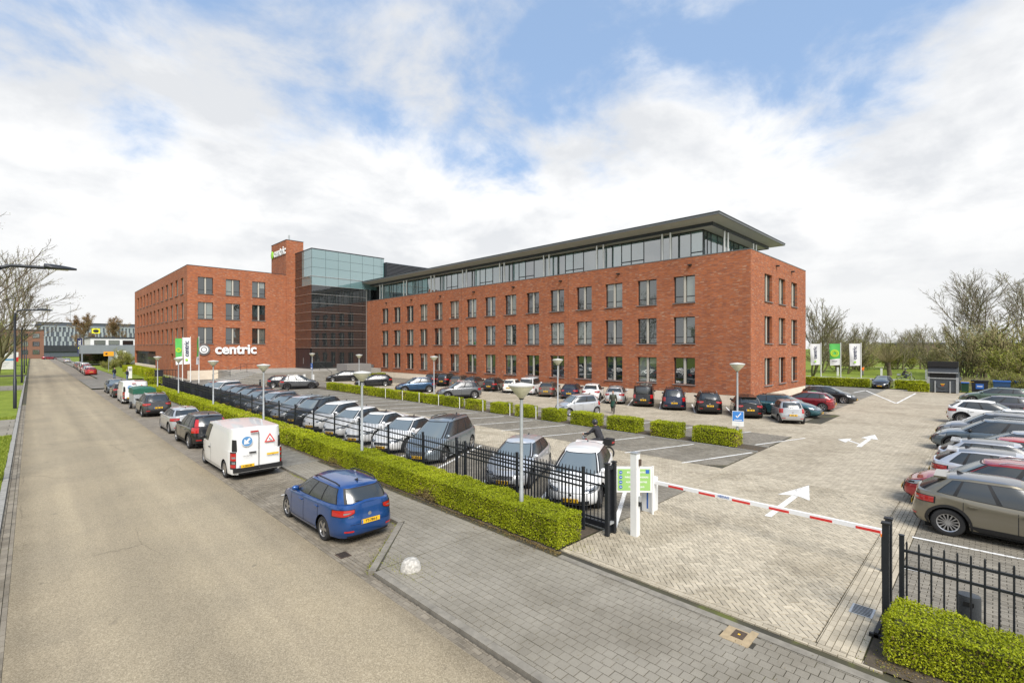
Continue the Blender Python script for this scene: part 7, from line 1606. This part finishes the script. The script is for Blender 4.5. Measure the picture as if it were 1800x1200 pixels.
# ------------------------------------------------------------------ people
def capsule(m, p, q, r0, r1, n=10):
    m.tube([p, q], [r0, r1], n); m.ellipsoid(p, (r0,)*3, n, 6); m.ellipsoid(q, (r1,)*3, n, 6)
def remesh_all(specs):
    """list of (MB, voxel, mat) -> one continuous surface each"""
    tmp = []
    for mb, vox, mat in specs:
        o = obj('tmp', mb.mesh('tmp', [mat])); md = o.modifiers.new('r', 'REMESH'); md.mode = 'VOXEL'; md.voxel_size = vox; md.use_smooth_shade = True
        sm = o.modifiers.new('s', 'SMOOTH'); sm.factor = 0.5; sm.iterations = 2
        tmp.append((o, mat))
    dg = bpy.context.evaluated_depsgraph_get(); dg.update(); out = []
    for o, mat in tmp:
        me = bpy.data.meshes.new_from_object(o.evaluated_get(dg)); me.materials.clear(); me.materials.append(mat); me.polygons.foreach_set('use_smooth', [True]*len(me.polygons)); out.append(me)
    for o, _ in tmp: d = o.data; bpy.data.objects.remove(o); bpy.data.meshes.remove(d)
    return out
def person(label, loc, rz, J, cols, vox=0.016, helmet=None, hair=(0.03, 0.022, 0.015), skirt=None, scale=1.0, bald=False):
    """J: joints; cols: jacket, trousers, shoes"""
    V3 = Vector; b = MB(); jk = MB(); tr = MB(); sh = MB(); hr = MB()
    pel, che, nek, hed = (V3(J[k]) for k in ('pelvis', 'chest', 'neck', 'head'))
    look = V3(J.get('look', (1, 0, 0))).normalized(); side = V3((0, 0, 1)).cross(look).normalized(); upv = look.cross(side)
    capsule(b, pel, che, 0.13, 0.145); capsule(b, che, nek, 0.11, 0.055); capsule(b, nek, hed, 0.052, 0.06)
    b.ellipsoid(hed, (0.088, 0.075, 0.112), 14, 10); b.ellipsoid(hed+look*0.03-upv*0.055, (0.062, 0.058, 0.055), 10, 8)
    b.ellipsoid(hed+look*0.098-upv*0.012, (0.018, 0.014, 0.022), 8, 6)
    for s in (1, -1): b.ellipsoid(hed+side*s*0.076-upv*0.005, (0.016, 0.012, 0.028), 8, 6); b.ellipsoid(hed+look*0.078+side*s*0.032+upv*0.018, (0.014, 0.016, 0.010), 8, 6)
    b.ellipsoid(hed+look*0.085-upv*0.062, (0.012, 0.026, 0.010), 8, 6)
    capsule(jk, pel+V3((0, 0, -0.02)), che, 0.165, 0.185); capsule(jk, che, nek-V3((0, 0, 0.03)), 0.165, 0.085)
    capsule(tr, pel, pel+V3((0, 0, 0.08)), 0.150, 0.145)
    for s, k in ((1, 'l'), (-1, 'r')):
        S, E, Wp, Hp, K, A = (V3(J[q+k]) for q in ('sh_', 'el_', 'wr_', 'hip_', 'kn_', 'an_'))
        capsule(b, che, S, 0.09, 0.055); capsule(b, S, E, 0.052, 0.042); capsule(b, E, Wp, 0.040, 0.029)
        capsule(b, pel, Hp, 0.12, 0.09); capsule(b, Hp, K, 0.085, 0.055); capsule(b, K, A, 0.052, 0.036)
        capsule(jk, che, S, 0.14, 0.078); capsule(jk, S, E, 0.074, 0.062); capsule(jk, E, E.lerp(Wp, 0.95), 0.060, 0.046)
        capsule(tr, Hp+V3((0, 0, 0.02)), K, 0.105, 0.072); capsule(tr, K, K.lerp(A, 0.93), 0.068, 0.058)
        fd = V3(J.get('foot'+k, (1, 0, 0))).normalized(); capsule(sh, A+V3((0, 0, -0.035)), A+fd*0.16+V3((0, 0, -0.05)), 0.048, 0.038); sh.box(A.x-0.05, A.x+0.02, A.y-0.04, A.y+0.04, A.z-0.088, A.z-0.04)
        # hand: palm, four fingers and a thumb leaving its side
        hd_ = (Wp-E).normalized(); hd_ = (hd_+V3(J.get('grip'+k, (0, 0, 0)))*0.6).normalized(); pa = side*s if abs(hd_.dot(side)) < 0.8 else upv; wd = hd_.cross(pa).normalized()
        c = Wp+hd_*0.05; b.ellipsoid(c, (0.036, 0.036, 0.042), 8, 6); curl = -pa
        for i, fl in enumerate((0.065, 0.078, 0.073, 0.056)):
            r0 = c+hd_*0.03+wd*(0.030-0.020*i); m1 = r0+hd_*fl*0.55+curl*0.012; e1 = m1+hd_*fl*0.35+curl*0.035; capsule(b, r0, m1, 0.0100, 0.0095, 6); capsule(b, m1, e1, 0.0095, 0.008, 6)
        t0 = c+wd*0.03; t1 = t0+wd*0.03+hd_*0.025; capsule(b, t0, t1, 0.012, 0.010, 6); capsule(b, t1, t1+hd_*0.03+curl*0.01, 0.010, 0.009, 6)
    if helmet: hr.ellipsoid(hed+upv*0.03-look*0.01, (0.135, 0.125, 0.135), 16, 12)
    elif not bald: hr.ellipsoid(hed+upv*0.035-look*0.022, (0.090, 0.084, 0.098), 14, 10)
    else: hr.ellipsoid(hed-look*0.055, (0.045, 0.078, 0.06), 12, 8)
    mats = [M['skin'], plain('jacket', cols[0], 0.8, var=0.15, scale=9, bmp=0.3), plain('trousers', cols[1], 0.85, var=0.15, scale=9, bmp=0.3), plain('shoes', cols[2], 0.6), plain('headgear', helmet or hair, 0.3 if helmet else 0.8)]
    spec = [(b, 0.0115, mats[0]), (jk, vox, mats[1]), (tr, vox, mats[2]), (sh, vox, mats[3]), (hr, vox, mats[4])]
    if skirt:
        sk = MB(); capsule(sk, pel+V3((0, 0, 0.05)), pel+V3((0.02, 0, -0.34)), 0.165, 0.215, 14); spec.append((sk, vox, plain('skirt', skirt, 0.85)))
    me = remesh_all(spec); t = tag(obj('person', me[0], None, loc, rz), label, 'person'); t.scale = (scale,)*3
    for nm, q in zip(('jacket', 'trousers', 'shoes', 'helmet' if helmet else 'hair', 'skirt'), me[1:]): obj(nm, q, t)
    return t
def stand(**k):
    J = dict(pelvis=(0, 0, 0.95), chest=(0.02, 0, 1.30), neck=(0.02, 0, 1.49), head=(0.045, 0, 1.645), sh_l=(0.01, 0.19, 1.41), sh_r=(0.01, -0.19, 1.41), el_l=(-0.03, 0.25, 1.13), el_r=(-0.03, -0.25, 1.13), wr_l=(0.06, 0.24, 0.90), wr_r=(0.06, -0.24, 0.90),
             hip_l=(0, 0.09, 0.90), hip_r=(0, -0.09, 0.90), kn_l=(0.03, 0.10, 0.50), kn_r=(0.03, -0.10, 0.50), an_l=(0, 0.11, 0.09), an_r=(0, -0.11, 0.09)); J.update(k); return J
person('person in a dark jacket and jeans on the pavement, left of two', (9.3, 98.5, 0), R(-60), stand(), ((0.012, 0.016, 0.028), (0.09, 0.14, 0.24), (0.02, 0.02, 0.02)), 0.022)
person('person in a dark jacket reading something, right of two', (10.0, 90.0, 0), R(150), stand(wr_l=(0.32, 0.12, 1.18), wr_r=(0.32, -0.10, 1.18), head=(0.08, 0, 1.63), look=(1, 0, -0.4)), ((0.014, 0.018, 0.035), (0.10, 0.15, 0.25), (0.02, 0.02, 0.02)), 0.022, bald=True)
person('person walking past the silver five-door in green jacket and skirt', (31.1, 20.3, 0), R(-150), stand(kn_l=(0.20, 0.09, 0.52), an_l=(0.30, 0.09, 0.11), kn_r=(0.0, -0.09, 0.50), an_r=(-0.30, -0.09, 0.16), el_l=(-0.14, 0.25, 1.16), wr_l=(-0.16, 0.26, 0.92), wr_r=(0.20, -0.24, 0.96)), ((0.05, 0.058, 0.042), (0.035, 0.030, 0.025), (0.02, 0.02, 0.02)), 0.018, skirt=(0.008, 0.045, 0.03), scale=0.97, hair=(0.05, 0.02, 0.012))
person('road worker in an orange vest on the park verge', (106.0, 16.6, -0.1), R(-120), stand(wr_r=(0.3, -0.2, 1.0), chest=(0.10, 0, 1.27), neck=(0.16, 0, 1.44), head=(0.22, 0, 1.58), sh_l=(0.10, 0.19, 1.37), sh_r=(0.10, -0.19, 1.37)), ((0.85, 0.20, 0.02), (0.16, 0.16, 0.17), (0.03, 0.03, 0.03)), 0.022)
# rider on a moped in the aisle, heading up the lane (+Y)
RJ = dict(pelvis=(-0.28, 0, 0.86), chest=(-0.10, 0, 1.22), neck=(-0.03, 0, 1.41), head=(0.02, 0, 1.565), sh_l=(-0.04, 0.20, 1.34), sh_r=(-0.04, -0.20, 1.34), el_l=(0.16, 0.28, 1.12), el_r=(0.16, -0.28, 1.12), wr_l=(0.40, 0.27, 1.06), wr_r=(0.40, -0.27, 1.06),
          hip_l=(-0.25, 0.10, 0.84), hip_r=(-0.25, -0.10, 0.84), kn_l=(0.16, 0.15, 0.74), kn_r=(0.16, -0.15, 0.74), an_l=(0.10, 0.14, 0.36), an_r=(0.10, -0.14, 0.36))
def two_wheeler(name, label, loc, rz, wb, rw, frame_col, case, cat, screen=False):
    t = thing(name, label, cat, loc, rz); fm = plain('cycle_frame', frame_col, 0.35, 0.2)
    for x in (wb/2, -wb/2):
        mm = MB(); mm.lathe([(rw-0.06, -0.03), (rw-0.01, -0.035), (rw, 0), (rw-0.01, 0.035), (rw-0.06, 0.03)], 24, axis='y'); w = mm.build('wheel', M['rubber'], t, (x, 0, rw), smooth=40)
        mm = MB(); mm.lathe([(rw-0.055, -0.02), (rw-0.055, 0.02)], 24, axis='y'); mm.lathe([(0.04, -0.05), (0.04, 0.05)], 8, axis='y')
        for k in range(8): a = k*0.785; mm.tube([(0.03*math.cos(a), 0, 0.03*math.sin(a)), ((rw-0.05)*math.cos(a), 0, (rw-0.05)*math.sin(a))], 0.008, 4)
        mm.build('spokes', M['galv'], w)
    h = rw*2
    mm = MB(); mm.tube([(wb/2, 0.05, rw), (wb/2-0.18, 0.03, h+0.30)], 0.022, 8); mm.tube([(wb/2, -0.05, rw), (wb/2-0.18, -0.03, h+0.30)], 0.022, 8); mm.build('fork', M['galv'], t)
    mm = MB(); mm.tube([(wb/2-0.17, 0, h+0.2), (0.05, 0, rw+0.12), (-0.25, 0, rw+0.12), (-wb/2, 0, rw)], 0.045, 8); mm.tube([(-0.2, 0, rw+0.1), (-0.32, 0, h+0.15)], 0.04, 8); mm.build('frame', fm, t)
    mm = MB(); mm.ellipsoid((0.0, 0, rw+0.2), (0.24, 0.10, 0.16), 12, 8); mm.build('motor', M['black'], t)
    mm = MB(); mm.tube([(wb/2-0.24, 0.34, h+0.42), (wb/2-0.18, 0.12, h+0.34), (wb/2-0.18, -0.12, h+0.34), (wb/2-0.24, -0.34, h+0.42)], 0.018, 8); mm.build('handlebar', M['black'], t)
    mm = MB(); mm.ellipsoid((wb/2-0.06, 0, h+0.22), (0.08, 0.09, 0.09), 12, 8); mm.build('head_lamp', M['lamp_clear'], t)
    mm = MB(); mm.ellipsoid((-0.32, 0, h+0.16), (0.26, 0.12, 0.07), 12, 8); mm.build('saddle', M['black'], t)
    if case: mm = MB(); mm.box(-wb/2-0.22, -wb/2+0.16, -0.20, 0.20, h+0.05, h+0.34); mm.build('top_case', case, t); mm = MB(); mm.box(-wb/2-0.24, -wb/2-0.22, -0.12, 0.12, h+0.15, h+0.22); mm.build('tail_lamp', M['lamp_red'], t)
    if screen: mm = MB(); mm.add([(wb/2-0.02, -0.18, h+0.30), (wb/2-0.02, 0.18, h+0.30), (wb/2-0.18, 0.14, h+0.68), (wb/2-0.18, -0.14, h+0.68)], [(0,1,2,3)]); mm.build('screen', M['car_screen'], t); mm = MB(); mm.ellipsoid((0.18, 0, h+0.18), (0.28, 0.16, 0.15), 12, 8); mm.build('fuel_tank', fm, t)
    return t
two_wheeler('moped', 'red framed moped with a black rear case in the parking aisle', (18.15, 12.8, 0), R(100), 1.30, 0.29, (0.35, 0.02, 0.02), M['black'], 'moped')
person('rider in a dark jacket and black helmet on the moped', (18.15, 12.8, 0.0), R(100), RJ, ((0.022, 0.022, 0.028), (0.03, 0.03, 0.035), (0.02, 0.02, 0.02)), 0.016, helmet=(0.03, 0.03, 0.033))
two_wheeler('motorcycle', 'touring motorcycle on the park road', (94.2, 9.4, -0.06), R(-92), 1.55, 0.33, (0.16, 0.17, 0.18), M['galv'], 'motorcycle', True)
person('motorcyclist in brown jacket and dark helmet on the park road', (94.2, 9.4, 0.06), R(-92), dict(RJ, an_l=(0.02, 0.16, 0.30), an_r=(0.02, -0.16, 0.30)), ((0.07, 0.055, 0.045), (0.05, 0.06, 0.08), (0.02, 0.02, 0.02)), 0.022, helmet=(0.06, 0.07, 0.08))
